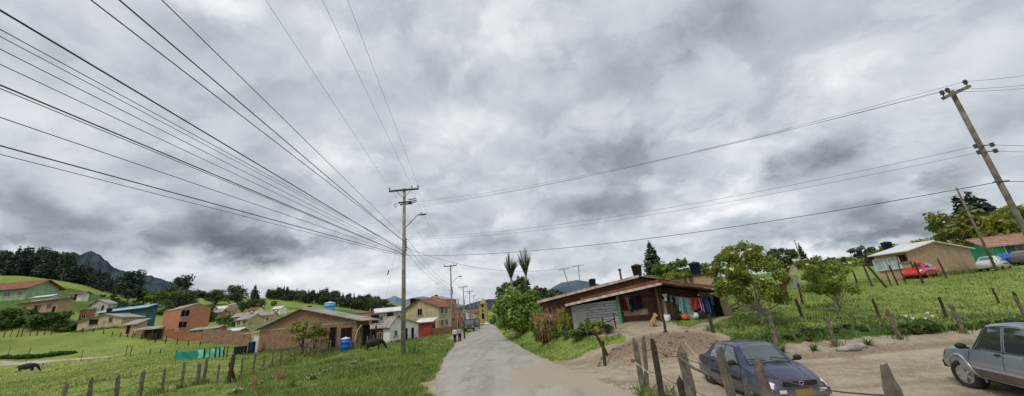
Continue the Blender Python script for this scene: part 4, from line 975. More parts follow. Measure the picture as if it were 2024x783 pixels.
m = MB(); board(m, np.array([q0[0]-.1, 0, q0[2]-.1]), np.array([q1[0], 0, q1[2]-.1]), .2, yy-.06); m.build('fascia', MT['fascia'], rh)
m = MB(); m.box((.5, yy+.47, .6), (.7, .04, 1.5)); m.build('door', MT['grey'], rh)
m = MB(); m.box((1.5, yy+.48, 1.0), (.6, .04, .7)); m.build('window', MT['glass'], rh)
m = MB(); cc = loc2(at(1228, 552, 32)); m.tube([(cc[0], cc[1], cc[2]-.6), (cc[0], cc[1], cc[2]+.75)], .09, 8); m.lathe([(.14, 0), (.14, .1), (.02, .16)], (cc[0], cc[1], cc[2]+.75), 8); m.build('chimney_pipe', MT['fascia_red'], rh)
tank_px(1172, 565, 551, 14, 33, 'small dark water tank on the left of the rear house roof', stand=.6)
tank_px(1261, 547, 523, 20, 31, 'large dark green water tank on the rear house roof by the shack', stand=.5)
# brick stand with its tank behind the shack
p = at(1377, 565, 30); o = empty('tank_tower', (p[0], p[1], hz(p[0], p[1]))); tag(o, 'concrete block tower carrying a water tank behind the shack roof', 'tower')
zt = ztop(p[0], p[1], 544)-o.location.z
m = MB(); m.box((.35, 0, zt/2-.4), (1.5, 1.3, zt+.6)); m.build('block_column', MT['tan_brick'], o)
m = MB(); m.box((.2, 0, zt-.05), (2.0, 1.5, .12)); m.build('deck', MT['wood_dark'], o)
m = MB(); m.tube([(-.75, -.4, 0), (-.75, -.4, zt-.1)], .05, 6); m.build('post', MT['wood_pale'], o)
tank_px(1377, 544, 518, 21, 30, 'dark blue water tank on the block tower behind the shack', stand=0, mt='navy_plastic', lid='navy_plastic')
# ---- TV aerials on the rear house
def aerial(px, pyb, pt, Y, label, lean=0):
    a = at(px, pyb, Y); z1 = ztop(a[0], a[1], pt[1]); o = empty('television_aerial', tuple(a)); tag(o, label, 'aerial')
    b = at(pt[0], pt[1], Y)-a
    m = MB(); m.tube([(0, 0, -.4), tuple(b)], .03, 6); m.build('mast', MT['steel'], o)
    m = MB(); e = Vector(b)*.97; m.tube([e+Vector((-.5, 0, 0)), e+Vector((.5, 0, .05))], .018, 5)
    for i in range(5): m.tube([e+Vector((-.45+.22*i, -.3+.04*i, 0)), e+Vector((-.45+.22*i, .3-.04*i, .02))], .012, 4)
    m.build('antenna', MT['steel'], o)
aerial(1148, 583, (1143, 524), 31, 'tall thin television aerial mast on the rear house roof')
aerial(1127, 568, (1114, 532), 33, 'leaning television aerial with a forked head left of the tall mast')
# ---- window drapes / garments hung on the porch wall and on the washing line
def garment(name, loc, w, hh, mat, label, rz=SRZ, sleeves=False, legs=False, group=None, fold=.05):
    nx, nz = 10, 10; V = []; Fq = []
    ph = RND.uniform(0, 6)
    for j in range(nz+1):
        t = j/nz
        for i in range(nx+1):
            s = i/nx-.5; ww = w*(1-.2*t+.10*math.sin(t*5+ph)) if not sleeves else w*(1.45 if t < .28 else .82)
            if legs and t > .35: off = math.copysign(min(abs(s)*.0+.04, .05), s)
            else: off = 0
            V.append((s*ww+off*w+.10*w*math.sin(t*3+ph), fold*math.sin(s*13+ph+t*1.5)*(.6+t), -t*hh*(1+.08*math.sin(s*7+ph))))
    for j in range(nz):
        for i in range(nx):
            if legs and j > nz*.35 and i in (nx//2-1, nx//2)and i == nx//2: continue
            a = j*(nx+1)+i; Fq.append((a, a+1, a+nx+2, a+nx+1))
    me = np_mesh(name, V, Fq, True); o = mobj(name, me, MT[mat]); o.location = loc; o.rotation_euler = (0, 0, rz)
    tag(o, label, 'garment' if name not in ('towel', 'sheet', 'blanket') else name, group); return o
def wp(px, py, y): q = on_face(px, py, y); c, s = math.cos(SRZ), math.sin(SRZ); return (SL[0]+c*q[0]-s*q[1], SL[1]+s*q[0]+c*q[1], SL[2]+q[2])
GW = 'clothes hanging on the porch wall'
wl = [(1233, 586, .28, .75, 'cloth_maroon', 'shirt', 'maroon shirt at the left end of the clothes on the porch wall', 1), (1240, 586, .25, .8, 'cloth_grey', 'shirt', 'grey shirt next to the maroon one on the porch wall', 1), (1246, 585, .3, .95, 'cloth_black', 'trousers', 'long black trousers in the middle of the porch wall clothes', 0), (1253, 584, .28, .85, 'cloth_navy', 'trousers', 'navy trousers right of the long black ones on the porch wall', 0), (1258, 584, .26, .85, 'cloth_black', 'jacket', 'black jacket second from the right on the porch wall', 0), (1263, 583, .26, .8, 'cloth_black', 'trousers', 'black trousers at the right end of the porch wall clothes', 0)]
ln = MB()
p0, p1 = wp(1229, 585, .3), wp(1267, 582.5, .3)
ln.tube([p0, p1], .012, 5); tag(ln.build('clothes_rail', MT['wood_pale']), 'thin rail of hanging clothes under the porch roof', 'rail', None)
for px, py, w, hh, mt, nm, lb, sl_ in wl: garment(nm, wp(px, py, .28), w, hh, mt, lb, sleeves=bool(sl_), legs=(nm == 'trousers'), group=GW)
LA, LBp = wp(1311, 581, -.25), wp(1414, 583, -.25)
def linep(t): return tuple(LA[i]+(LBp[i]-LA[i])*t for i in range(2))+(LA[2]+(LBp[2]-LA[2])*t-.22*math.sin(PI*t),)
m = MB(); m.tube([linep(i/16) for i in range(17)], .01, 5); tag(m.build('washing_line', MT['cable_grey']), 'washing line of coloured clothes under the right roof edge', 'washing line')
GL = 'clothes on the washing line'
gl = [(.02, .2, .42, 'cloth_white', 'shirt', 'small white shirt at the left end of the washing line', 1), (.07, .22, .5, 'cloth_black', 'vest', 'black vest beside the small white shirt on the line', 1), (.12, .2, .45, 'cloth_grey', 'shirt', 'small pale grey shirt between two dark ones near the left of the line', 1), (.17, .24, .6, 'cloth_black', 'shirt', 'dark shirt on the line left of the mint pieces', 1), (.23, .2, .5, 'cloth_grey', 'shirt', 'grey shirt right of the dark shirt on the line', 1), (.30, .34, .95, 'cloth_mint', 'sheet', 'mint sheet hanging left of centre on the line', 0), (.365, .28, 1.15, 'cloth_teal', 'dress', 'long teal dress right of the mint sheet', 0), (.42, .2, 1.45, 'cloth_mint', 'scarf', 'narrow long mint cloth right of the teal dress', 0), (.47, .2, 1.6, 'cloth_grey', 'trousers', 'long grey trousers left of the red blanket', 0), (.58, .72, .72, 'cloth_red', 'blanket', 'dull red blanket on the washing line', 0), (.68, .24, .85, 'cloth_pink', 'towel', 'pink towel between the red blanket and navy clothes', 0), (.74, .34, .95, 'cloth_navy', 'jacket', 'navy jacket right of the pink towel', 1), (.80, .26, 1.0, 'cloth_blue', 'trousers', 'blue trousers at the right of the washing line', 0), (.85, .26, 1.3, 'cloth_black', 'trousers', 'black trousers near the right end of the washing line', 0), (.90, .2, .55, 'cloth_teal', 'shirt', 'small teal shirt at the right end of the washing line', 1)]
for t, w, hh, mt, nm, lb, sl_ in gl: garment(nm, linep(t), w, hh*.95, mt, lb, sleeves=bool(sl_), legs=(nm == 'trousers'), group=GL, fold=.06)
# heaped laundry on the ground below
def heap(px, py, mats_, label):
    p = wp(px, py, -.1); z = hz(p[0], p[1]); r3 = random.Random(px)
    for i, (mt, dx, lbl) in enumerate(mats_):
        m = MB(); m.sph((0, 0, .12), (.3, .22, .2), 12, 8); o = m.build('cloth_pile', MT[mt], None, True); o.location = (p[0]+dx, p[1]-.1, z); o.rotation_euler = (0, 0, r3.random()*3)
        for v in o.data.vertices:
            v.co *= 1+.35*(math.sin(v.co.x*19+i)*math.cos(v.co.y*23)); v.co.z = max(v.co.z*1.2, 0)
        tag(o, lbl, 'clothes')
heap(1350, 634, [('cloth_white', -1.0, 'crumpled white clothes on the ground left of the orange heap'), ('cloth_black', -.45, 'crumpled black clothes between the white and orange heaps'), ('cloth_orange', .1, 'heap of orange red clothes under the long sheet'), ('cloth_white', .75, 'pale crumpled clothes on the ground right of the orange heap')], '')
m = MB()
for (dx, dz, r) in ((0, .25, .33), (.55, .2, .28), (.25, .65, .28)): m.lathe([(r*.85, -r), (r, -r*.6), (r*1.03, r*.5), (r*.9, r*.8)], (dx, 0, dz), 12)
o = m.build('barrel_stack', MT['black_plastic'], None, True); p = wp(1388, 628, .0); o.location = (p[0], p[1], hz(p[0], p[1])); tag(o, 'dark stacked buckets against the wall below the navy trousers', 'buckets')
# ------------------------------------------------------------------ foliage
def clump_mesh(name, clumps, n, leaf, seed, asp=.55, up=.25, shell=.45):
    """n leaf quads spread through ellipsoidal clumps [(c, r)]"""
    g = np.random.default_rng(seed)
    C = np.array([c for c, r in clumps]); Rr = np.array([r if isinstance(r, tuple) else (r, r, r) for c, r in clumps])
    w = (Rr.prod(1))**.7; ci = g.choice(len(C), n, p=w/w.sum())
    d = g.normal(size=(n, 3)); d /= np.linalg.norm(d, axis=1, keepdims=True)
    P = C[ci]+d*Rr[ci]*(g.random((n, 1))**shell)*(1+.18*g.normal(size=(n, 1)))
    nn = d+g.normal(size=(n, 3))*.7+np.array([0, 0, up]); nn /= np.linalg.norm(nn, axis=1, keepdims=True)
    t = np.cross(nn, g.normal(size=(n, 3))); t /= np.linalg.norm(t, axis=1, keepdims=True); b = np.cross(nn, t)
    s = leaf*(.6+.8*g.random((n, 1)))
    V = np.stack([P-t*s, P-b*s*asp, P+t*s, P+b*s*asp], 1).reshape(-1, 3)
    return np_mesh(name, V, np.arange(4*n).reshape(n, 4))
def trunk_mb(hh, r, limbs, seed, lean=0):
    g = random.Random(seed); m = MB(); pts = []
    for i in range(6):
        t = i/5; pts.append((lean*t*hh+g.uniform(-.03, .03)*hh*t, g.uniform(-.03, .03)*hh*t, t*hh))
    m.tube(pts, [r*(1-.6*i/5) for i in range(6)], 7)
    for (t, az_, ln, rise) in limbs:
        p = Vector((lean*t*hh, 0, t*hh)); q = p+Vector((math.cos(az_)*ln, math.sin(az_)*ln, rise)); mid = (p+q)/2+Vector((0, 0, -rise*.1))
        m.tube([p, mid, q], [r*.45, r*.32, r*.12], 5)
    return m
def tree(name, crown, trunk, lmat, bmat, label, cat='tree', group=None):
    o = empty(name); tag(o, label, cat, group)
    trunk.build('trunk', MT[bmat], o); mobj('crown', crown, MT[lmat], o); return o
def broad(seed, n=1500, leaf=.16, spread=.42, hh=1.0, base=.3, nc=16):
    """unit-height crown+limbs"""
    g = random.Random(seed); cl = []; limbs = []
    for i in range(nc):
        t = g.random(); z = base+(1-base)*(.12+.8*t); k = math.sqrt(max(0, 1-((z-(base+1)/2)/((1-base)/2*1.12))**2))*spread
        a = g.uniform(0, 2*PI); rr = k*math.sqrt(g.uniform(.25, 1)); r = g.uniform(.10, .19)
        cl.append(((rr*math.cos(a), rr*math.sin(a), z), (r, r, r*.75)))
        if i % 2 == 0: limbs.append((g.uniform(base*.7, base+.15), a, rr*.9, z-base-.1))
    return clump_mesh('crown', cl, n, leaf, seed), trunk_mb(base+.35, .035, limbs, seed)
def conifer(seed, n=1500, leaf=.075, w=.17, gaps=.25):
    g = random.Random(seed); cl = []
    for i in range(15):
        t = i/14; z = .14+.84*t; r = w*(1-t)**.75*g.uniform(.75, 1.25)+.012
        for k in range(3 if t < .75 else 1):
            a = g.uniform(0, 2*PI); rr = r*.55 if t < .75 else 0
            cl.append(((rr*math.cos(a), rr*math.sin(a), z), (r*.62+.012, r*.62+.012, .055)))
    return clump_mesh('crown', cl, n, leaf*.55, seed, .5, .1, .6), trunk_mb(.93, .018, [], seed)
def euc(seed, n=1700, leaf=.05, w=.17):
    g = random.Random(seed); cl = []; limbs = []
    for i in range(24):
        t = g.random()**.8; z = .17+.77*t; k = w*(1.05-.55*t); a = g.uniform(0, 2*PI); rr = k*g.uniform(.2, .9); r = g.uniform(.07, .13)
        cl.append(((rr*math.cos(a), rr*math.sin(a), z), (r, r, r*1.15))); limbs.append((g.uniform(.25, .6)*1.2, a, rr*.8, max(.02, z-.55)))
    return clump_mesh('crown', cl, n, leaf*.7, seed, .45, .1), trunk_mb(.8, .016, limbs, seed)
def cypress(seed, n=2200, w=.16):
    g = random.Random(seed); cl = []
    for i in range(22):
        t = i/21; z = .06+.9*t; r = w*(1-t**1.6)*g.uniform(.85, 1.1)+.01
        cl.append(((g.uniform(-.1, .1)*r, g.uniform(-.1, .1)*r, z), (r, r, .07)))
    return clump_mesh('crown', cl, n, .028, seed, .5, .6, .3), trunk_mb(.5, .025, [], seed)
def bushm(seed, n=1600, leaf=.09, nc=14, flat=1):
    g = random.Random(seed); cl = []; limbs = []
    for i in range(nc):
        a = g.uniform(0, 2*PI); rr = .36*math.sqrt(g.random()); z = .2+.62*g.random()*math.sqrt(max(.05, 1-(rr/.5)**2)); r = g.uniform(.13, .2)
        cl.append(((rr*math.cos(a), rr*math.sin(a), z), (r, r, r*.85)))
        if i % 3 == 0: limbs.append((.1, a, rr, z*.8))
    return clump_mesh('crown', cl, n, leaf*.62, seed), trunk_mb(.4, .03, limbs, seed)
PROTO = {}
def proto(key, name, mk, lmat, bmat):
    me, tm = mk
    PROTO[key] = [name, me, None, lmat, bmat, tm]
def place(key, x, y, hh, label, wk=1.0, cat=None, group=None, rz=None, z=None, tilt=0):
    name, me, tme, lm, bm, tm = PROTO[key]
    o = empty(name); tag(o, label, cat or 'tree', group)
    if tme is None:
        t = tm.build('trunk', MT[bm], o); PROTO[key][2] = t.data
        me.materials.append(MT[lm])
    else: mobj('trunk', tme, None, o)
    mobj('crown', me, None, o)
    o.location = (x, y, (hz(x, y) if z is None else z)-.03*hh); o.scale = (hh*wk, hh*wk, hh); o.rotation_euler = (tilt, 0, RND.uniform(0, 6.28) if rz is None else rz)
    return o
def place_px(key, px, pyb, pyt, Y, label, wk=1.0, **k):
    a = at(px, pyb, Y); z = hz(a[0], a[1]) ; zt = ztop(a[0], a[1], pyt)
    hh = max(.3, zt-z); return place(key, a[0], a[1], hh, label, wk, **k)
for i in range(3):
    proto('con%d' % i, 'conifer_tree', conifer(100+i), 'lf_conifer', 'bark')
    proto('euc%d' % i, 'eucalyptus_tree', euc(120+i, w=.2+.04*i), 'lf_euc', 'bark_pale')
    proto('dark%d' % i, 'round_tree', broad(140+i, 1300, .055, .36, 1, .2, 15), 'lf_dark', 'bark')
    proto('br%d' % i, 'broadleaf_tree', broad(160+i, 1300, .06, .42, 1, .22, 15), 'lf_broad', 'bark')
    proto('bush%d' % i, 'shrub', bushm(180+i), 'lf_broad', 'bark')
    proto('dbush%d' % i, 'shrub', bushm(190+i), 'lf_dark2', 'bark')
    proto('dtree%d' % i, 'round_tree', bushm(400+i, 2400, .055, 26), 'lf_dark', 'bark')
    proto('ybush%d' % i, 'shrub', bushm(195+i), 'lf_yel', 'bark')
proto('olive', 'broadleaf_tree', broad(210, 3500, .045, .46, 1, .12, 24), 'lf_olive', 'bark')
proto('yel', 'broadleaf_tree', broad(211, 2600, .05, .45, 1, .12, 20), 'lf_yel', 'bark')
proto('cyp', 'cypress_tree', cypress(220), 'lf_cyp', 'bark')
proto('cyp2', 'cypress_tree', cypress(221, 1600, .12), 'lf_cyp', 'bark')
# left ridge plantation
GF = 'dark conifers of the plantation on the left ridge'
rg = random.Random(3)
sky_pts = [(-60, 500), (0, 500), (25, 492), (60, 488), (90, 497), (120, 505), (150, 522), (180, 535), (205, 543), (235, 556), (262, 570)]
bas_pts = [(-60, 545), (0, 545), (60, 550), (120, 560), (180, 578), (262, 597)]
for i in range(112):
    px = -50+i*2.8+rg.uniform(-2, 2); Y = 212+rg.uniform(0, 26)
    pyt = np.interp(px, *zip(*sky_pts))+rg.uniform(-7, 16); pyb = np.interp(px, *zip(*bas_pts))
    place_px('con%d' % (i % 3) if rg.random() < .75 else 'euc%d' % (i % 3), px, pyb, pyt, Y, 'dark conifer in the dense plantation on the left ridge', wk=.95+.35*rg.random(), group=GF)
# single trees left
singles = [('euc0', 250, 600, 530, 165, 'tall dark eucalyptus standing alone right of the plantation', 1.5), ('dtree0', 335, 592, 556, 190, 'dark round tree, left of the two in front of the far ridge', 1.1), ('dtree1', 362, 600, 562, 175, 'dark round tree, lower of the two in front of the far ridge', 1.1), ('euc1', 360, 580, 543, 240, 'loose feathery tree behind the two dark round trees', 1.5),
 ('br0', 282, 604, 572, 170, 'bushy grey green tree between the tall eucalyptus and the round trees', 1.1), ('br1', 310, 606, 574, 165, 'pale green bushy tree left of the two round trees', 1.0), ('euc2', 235, 632, 592, 100, 'thin sparse tree behind the teal shed', .9),
 ('dtree2', 468, 588, 550, 250, 'big dark tree on the crest above the far houses', .95), ('con0', 502, 590, 562, 245, 'dark pointed tree right of the big crest tree', 1.3), ('dtree0', 505, 622, 583, 210, 'dark spreading tree below the pointed one on the slope', 1.1), ('dtree1', 480, 616, 590, 215, 'low dark tree at the foot of the pointed tree', 1.2), ('dtree2', 428, 592, 563, 255, 'dark tree alone left of the big crest tree', 1.2),
 ('con1', 60, 640, 604, 90, 'dark conifer-like shrub in front of the long tan house', 1.8)]
for k, px, pyb, pyt, Y, lb, wk in singles: place_px(k, px, pyb, pyt, Y, lb, wk)
for i in range(14):
    px = 372+i*6+rg.uniform(-2, 2); place_px('dtree%d' % (i % 3), px, 590, np.interp(px, (372, 455), (570, 584))+rg.uniform(-4, 3), 330+rg.uniform(0, 15), 'small dark tree in the row along the far skyline behind the brick house', 1.3, group='trees along the far skyline')
# centre woodland on the ridge
GC = 'trees of the dark wood on the ridge behind the barn'
for i in range(56):
    px = 530+i*4.2+rg.uniform(-2, 2)
    pyb = np.interp(px, (520, 600, 660, 765), (593, 602, 609, 618)); pyt = np.interp(px, (528, 545, 575, 605, 640, 655, 675, 700, 740, 765), (572, 566, 568, 573, 572, 569, 577, 580, 582, 590))+rg.uniform(-3, 7)
    place_px((('euc%d', 'dtree%d', 'con%d')[rg.randrange(3)]) % (i % 3), px, pyb, pyt, 292+rg.uniform(0, 20), 'dark tree in the wood on the ridge behind the barn', .95+.4*rg.random(), group=GC)
for i in range(5): place_px('dark%d' % (i % 3), 768+i*5, 622, 600+rg.uniform(0, 5)+i*1.5, 320, 'small dark tree at the right end of the ridge wood', 1.2, group='small trees ending the ridge wood')
# hillside scrub between the far houses
GS = 'scattered bushes on the far hillside'
for i in range(44):
    px = rg.uniform(385, 640); Y = rg.uniform(110, 270); py = rg.uniform(606, 660)
    a = at(px, 640, Y); k = rg.choice(['dbush%d', 'bush%d', 'ybush%d', 'bush%d']) % rg.randrange(3)
    place(k, a[0], a[1], rg.uniform(1.6, 3.4), 'green bush scattered among the far hillside houses', 1.4, cat='bush', group=GS)
for i in range(16):
    px = rg.uniform(130, 380); Y = rg.uniform(100, 200); a = at(px, 640, Y)
    place('dbush%d' % (i % 3), a[0], a[1], rg.uniform(1.5, 3.2), 'dark bush on the pasture slope below the ridge', 1.5, cat='bush', group='bushes on the left slope')
# shrubs before the long tan house
for i, (px, pyb, pyt, Y) in enumerate([(5, 655, 608, 86), (30, 656, 600, 87), (50, 655, 610, 86), (75, 655, 618, 85), (98, 656, 606, 86), (118, 656, 628, 85), (134, 657, 622, 84), (150, 658, 632, 84), (-15, 655, 600, 86)]):
    place_px('dbush%d' % (i % 3), px, pyb, pyt, Y, 'dark overgrown shrub in the thicket before the long tan house', 1.5, cat='shrub', group='thicket before the long tan house')
place_px('br2', 395, 660, 604, 86, 'bushy tree beside the two-storey brick house', 1.0)
# thin tree in front of the barn
proto('thin', 'sapling', broad(260, 900, .04, .4, 1, .3, 14), 'lf_olive', 'bark')
a = at(597, 700, 40); place('thin', a[0], a[1], ztop(a[0], a[1], 632)-hz(a[0], a[1]), 'sparse twiggy tree in front of the brown brick barn', 1.1)
a = at(618, 702, 40.5); place('thin', a[0], a[1], ztop(a[0], a[1], 648)-hz(a[0], a[1]), 'low sparse tree right of the twiggy one by the barn', 1.3)
# ---- right side
proto('bigbush', 'round_tree', bushm(300, 13000, .055, 44), 'lf_bush', 'bark')
place_px('bigbush', 1030, 652, 556, 43, 'big glossy round bush tree beside the road on the right', .98)
place_px('dark0', 1018, 650, 548, 49, 'dark tree behind the big round bush', .8); place_px('dark1', 1062, 640, 562, 50, 'dark tree right behind the big round bush', .9)
place_px('con2', 1043, 640, 543, 52, 'small pointed araucaria between the two palms', .5)
for i, (px, pyt, Y, lb) in enumerate([(1088, 571, 90, 'dark tree behind the rear house roof, left'), (1108, 574, 95, 'dark tree behind the rear house roof, right'), (1075, 578, 80, 'low dark tree between the round bush and the rear house')]): place_px('dark%d' % i, px, 615, pyt, Y, lb, 1.5)
for i, (px, pyb, pyt, Y) in enumerate([(985, 648, 622, 95), (978, 645, 628, 125), (992, 650, 628, 80), (1000, 655, 625, 62), (972, 643, 630, 160)]):
    place_px('br%d' % (i % 3), px, pyb, pyt, Y, 'small roadside tree on the right beyond the big round bush', 1.0, group='roadside trees beyond the bush')
def palm(px, pyb, pyt, pyc, Y, label, wpx):
    a = at(px, pyb, Y); z = hz(a[0], a[1]); zt = ztop(a[0], a[1], pyt)-z; zc = ztop(a[0], a[1], pyc)-z; o = empty('palm_tree', (a[0], a[1], z)); tag(o, label, 'palm')
    m = MB(); m.tube([(0, 0, -.3), (.03, 0, zc*.5), (0, 0, zc+.3)], [.22, .16, .13], 8); m.build('trunk', MT['bark_pale'], o)
    V = []; Fq = []; g = random.Random(px)
    L = zt-zc; wk = wpx/2/F*Y
    for k in range(34):
        az_ = g.uniform(0, 6.28); sp = 1.55*g.random()**.7; ln = L*g.uniform(.75, 1.0)*(1 if sp < .8 else .8)
        for j in range(22):
            t = (j+1)/22; r = wk*sp*t**1.2; cx_, cy_ = r*math.cos(az_), r*math.sin(az_); zz = zc+ln*t*(1-.16*sp*t)
            for sd_ in (-1, 1):
                ta = az_+sd_*1.35; l2 = .34*math.sin(PI*min(.97, t*.9+.1))+.08; w2 = .03
                p = Vector((cx_, cy_, zz)); q = p+Vector((math.cos(ta)*l2, math.sin(ta)*l2, l2*.9)); n_ = Vector((math.cos(az_), math.sin(az_), 0))*w2
                b0 = len(V); V += [tuple(p-n_), tuple(p+n_), tuple(q+n_*.2), tuple(q-n_*.2)]; Fq.append((b0, b0+1, b0+2, b0+3))
    mobj('fronds', np_mesh('fronds', V, Fq), MT['lf_palm'], o)
palm(1018, 645, 496, 553, 47, 'shorter wax palm with an upright brush of fronds, on the left', 23)
palm(1049, 645, 479, 547, 49, 'taller wax palm with an upright brush of fronds, on the right', 24)
# flowering elder tree by the side road
cl = []; g = random.Random(41); limbs = []
for i in range(64):
    a_ = g.uniform(0, 6.28); zz = g.uniform(.28, .97); k = .47*math.sqrt(max(.04, 1-((zz-.60)/.42)**2)); rr = k*math.sqrt(g.uniform(.15, 1)); r = g.uniform(.07, .12)
    cl.append(((rr*math.cos(a_), rr*math.sin(a_), zz), (r, r, r*.7)))
    if i % 3 == 0: limbs.append((g.uniform(.25, .45), a_, rr*.9, zz-.45))
ELD = list(cl)
proto('elder', 'elder_tree', (clump_mesh('crown', cl, 17000, .0195, 41), trunk_mb(.55, .022, limbs, 41, -.12)), 'lf_elder', 'bark_pale')
a = at(1520, 640, 20.6); a1 = at(1487, 560, 20.6)
o = place('elder', a[0]-.35, a[1], (ztop(a[0], a[1], 481)-hz(a[0], a[1])), 'rounded elder tree covered in cream flower heads beside the shack', .86, rz=3.6)
cl = []; limbs = []; g = random.Random(43)
for i in range(40):
    a_ = g.uniform(0, 6.28); zz = g.uniform(.36, .97); rr = .42*math.sqrt(g.random())*(1.1-abs(zz-.65)); r = g.uniform(.08, .125)
    cl.append(((rr*math.cos(a_), rr*math.sin(a_), zz), (r, r, r*.7)))
    if i % 2 == 0: limbs.append((g.uniform(.15, .4), a_, rr*.9, zz-.42))
proto('sap', 'elder_sapling', (clump_mesh('crown', cl, 9500, .019, 43), trunk_mb(.55, .015, limbs, 43)), 'lf_sap', 'bark_pale')
a = at(1672, 625, 22.5); osap = place('sap', a[0]-.2, a[1], ztop(a[0], a[1], 502)-hz(a[0], a[1]), 'open young elder with pale flowers on the right bank', 1.0)
UMB = []
def umbels(o, cls, n, hh, sd_, rad=.11):
    g2 = np.random.default_rng(sd_)
    if not UMB:
        for q_ in range(4):
            V = []; Fq = []
            for k in range(12):
                a_, q = g2.uniform(0, 6.28), math.sqrt(g2.random()); e = np.array([math.cos(a_)*q, math.sin(a_)*q, .25*(1-q*q)]); s2 = .34*g2.uniform(.7, 1.3); t_ = g2.uniform(-.15, .15, 2); b0 = len(V)
                V += [tuple(e+[-s2, 0, t_[0]*s2]), tuple(e+[0, -s2, t_[1]*s2]), tuple(e+[s2, 0, -t_[0]*s2]), tuple(e+[0, s2, -t_[1]*s2])]; Fq.append((b0, b0+1, b0+2, b0+3))
            me_ = np_mesh('flower_head', V, Fq); me_.materials.append(MT['umbel']); UMB.append(me_)
    for i in range(n):
        c, r = cls[g2.integers(len(cls))]; d = g2.normal(size=3); d[2] = abs(d[2])*1.3; d /= np.linalg.norm(d); p = np.array(c)+d*np.array(r)*1.08; nn = Vector(d)+Vector((0, 0, .8))
        f = mobj('flower_head', UMB[i % 4], None, o); f.location = p; s3 = rad/hh*g2.uniform(.7, 1.25); f.scale = (s3, s3, s3); f.rotation_euler = nn.to_track_quat('Z', 'Y').to_euler()
umbels(o, ELD, 98, o.scale[2], 5); umbels(osap, cl, 34, osap.scale[2], 6, .09)
# trees beyond the shack and the right pasture
R2 = [('cyp', 1299, 560, 474, 75, 'tall dark cypress behind the shack roof', 1.55), ('cyp2', 1597, 540, 476, 95, 'slim dark cypress beyond the right pasture', 1.25), ('dark0', 1560, 545, 488, 85, 'dark spreading tree beyond the flowering elder', 1.2), ('br0', 1340, 560, 512, 60, 'loose pale-limbed tree right of the tall cypress', 1.3), ('yel', 1318, 575, 537, 50, 'yellow green shrubby tree just above the shack ridge', 1.8), ('olive', 1356, 572, 533, 48, 'olive green tree between the shack ridge and the block tower', 1.5), ('br1', 1410, 570, 517, 55, 'green tree between the block tower and the flowering elder', 1.3), ('olive', 1440, 580, 540, 45, 'low olive tree behind the elder, left', 1.5), ('dark1', 1720, 540, 484, 85, 'grey round tree left of the tan hill house', 1.1), ('yel', 1785, 500, 476, 70, 'bright yellow green tree top behind the tan hill house roof', 1.6), ('dark2', 1812, 500, 480, 90, 'dark tree top behind the tan hill house ridge, left', 1.5), ('dark0', 1850, 500, 474, 95, 'dark tree top behind the tan hill house ridge, right', 1.4),
      ('olive', 1925, 515, 415, 58, 'large olive brown tree right behind the tan hill house', .95), ('dark1', 1915, 505, 425, 66, 'dark tree at the left flank of the large olive tree', 1.0), ('con0', 1955, 470, 376, 75, 'dark conifer rising above the large olive tree', 1.6), ('con1', 1925, 470, 388, 78, 'second dark conifer left above the large olive tree', 1.6), ('con2', 1978, 470, 392, 77, 'dark conifer right above the large olive tree', 1.6), ('yel', 2015, 500, 404, 52, 'yellow green tree at the right edge behind the green house', 1.0), ('dark2', 1965, 500, 430, 64, 'dark tree behind the green house roof', 1.1), ('br2', 1875, 505, 478, 70, 'small tree at the right end of the tan house ridge', 1.2)]
for k, px, pyb, pyt, Y, lb, wk in R2: place_px(k, px, pyb, pyt, Y, lb, wk)
for i in range(12):
    px = 1640+i*9; place_px('dark%d' % (i % 3), px, 540, np.interp(px, (1640, 1750), (512, 508))+rg.uniform(-6, 4), 120+rg.uniform(0, 20), 'small dark tree along the skyline of the right pasture', 1.3, group='skyline trees of the right pasture')
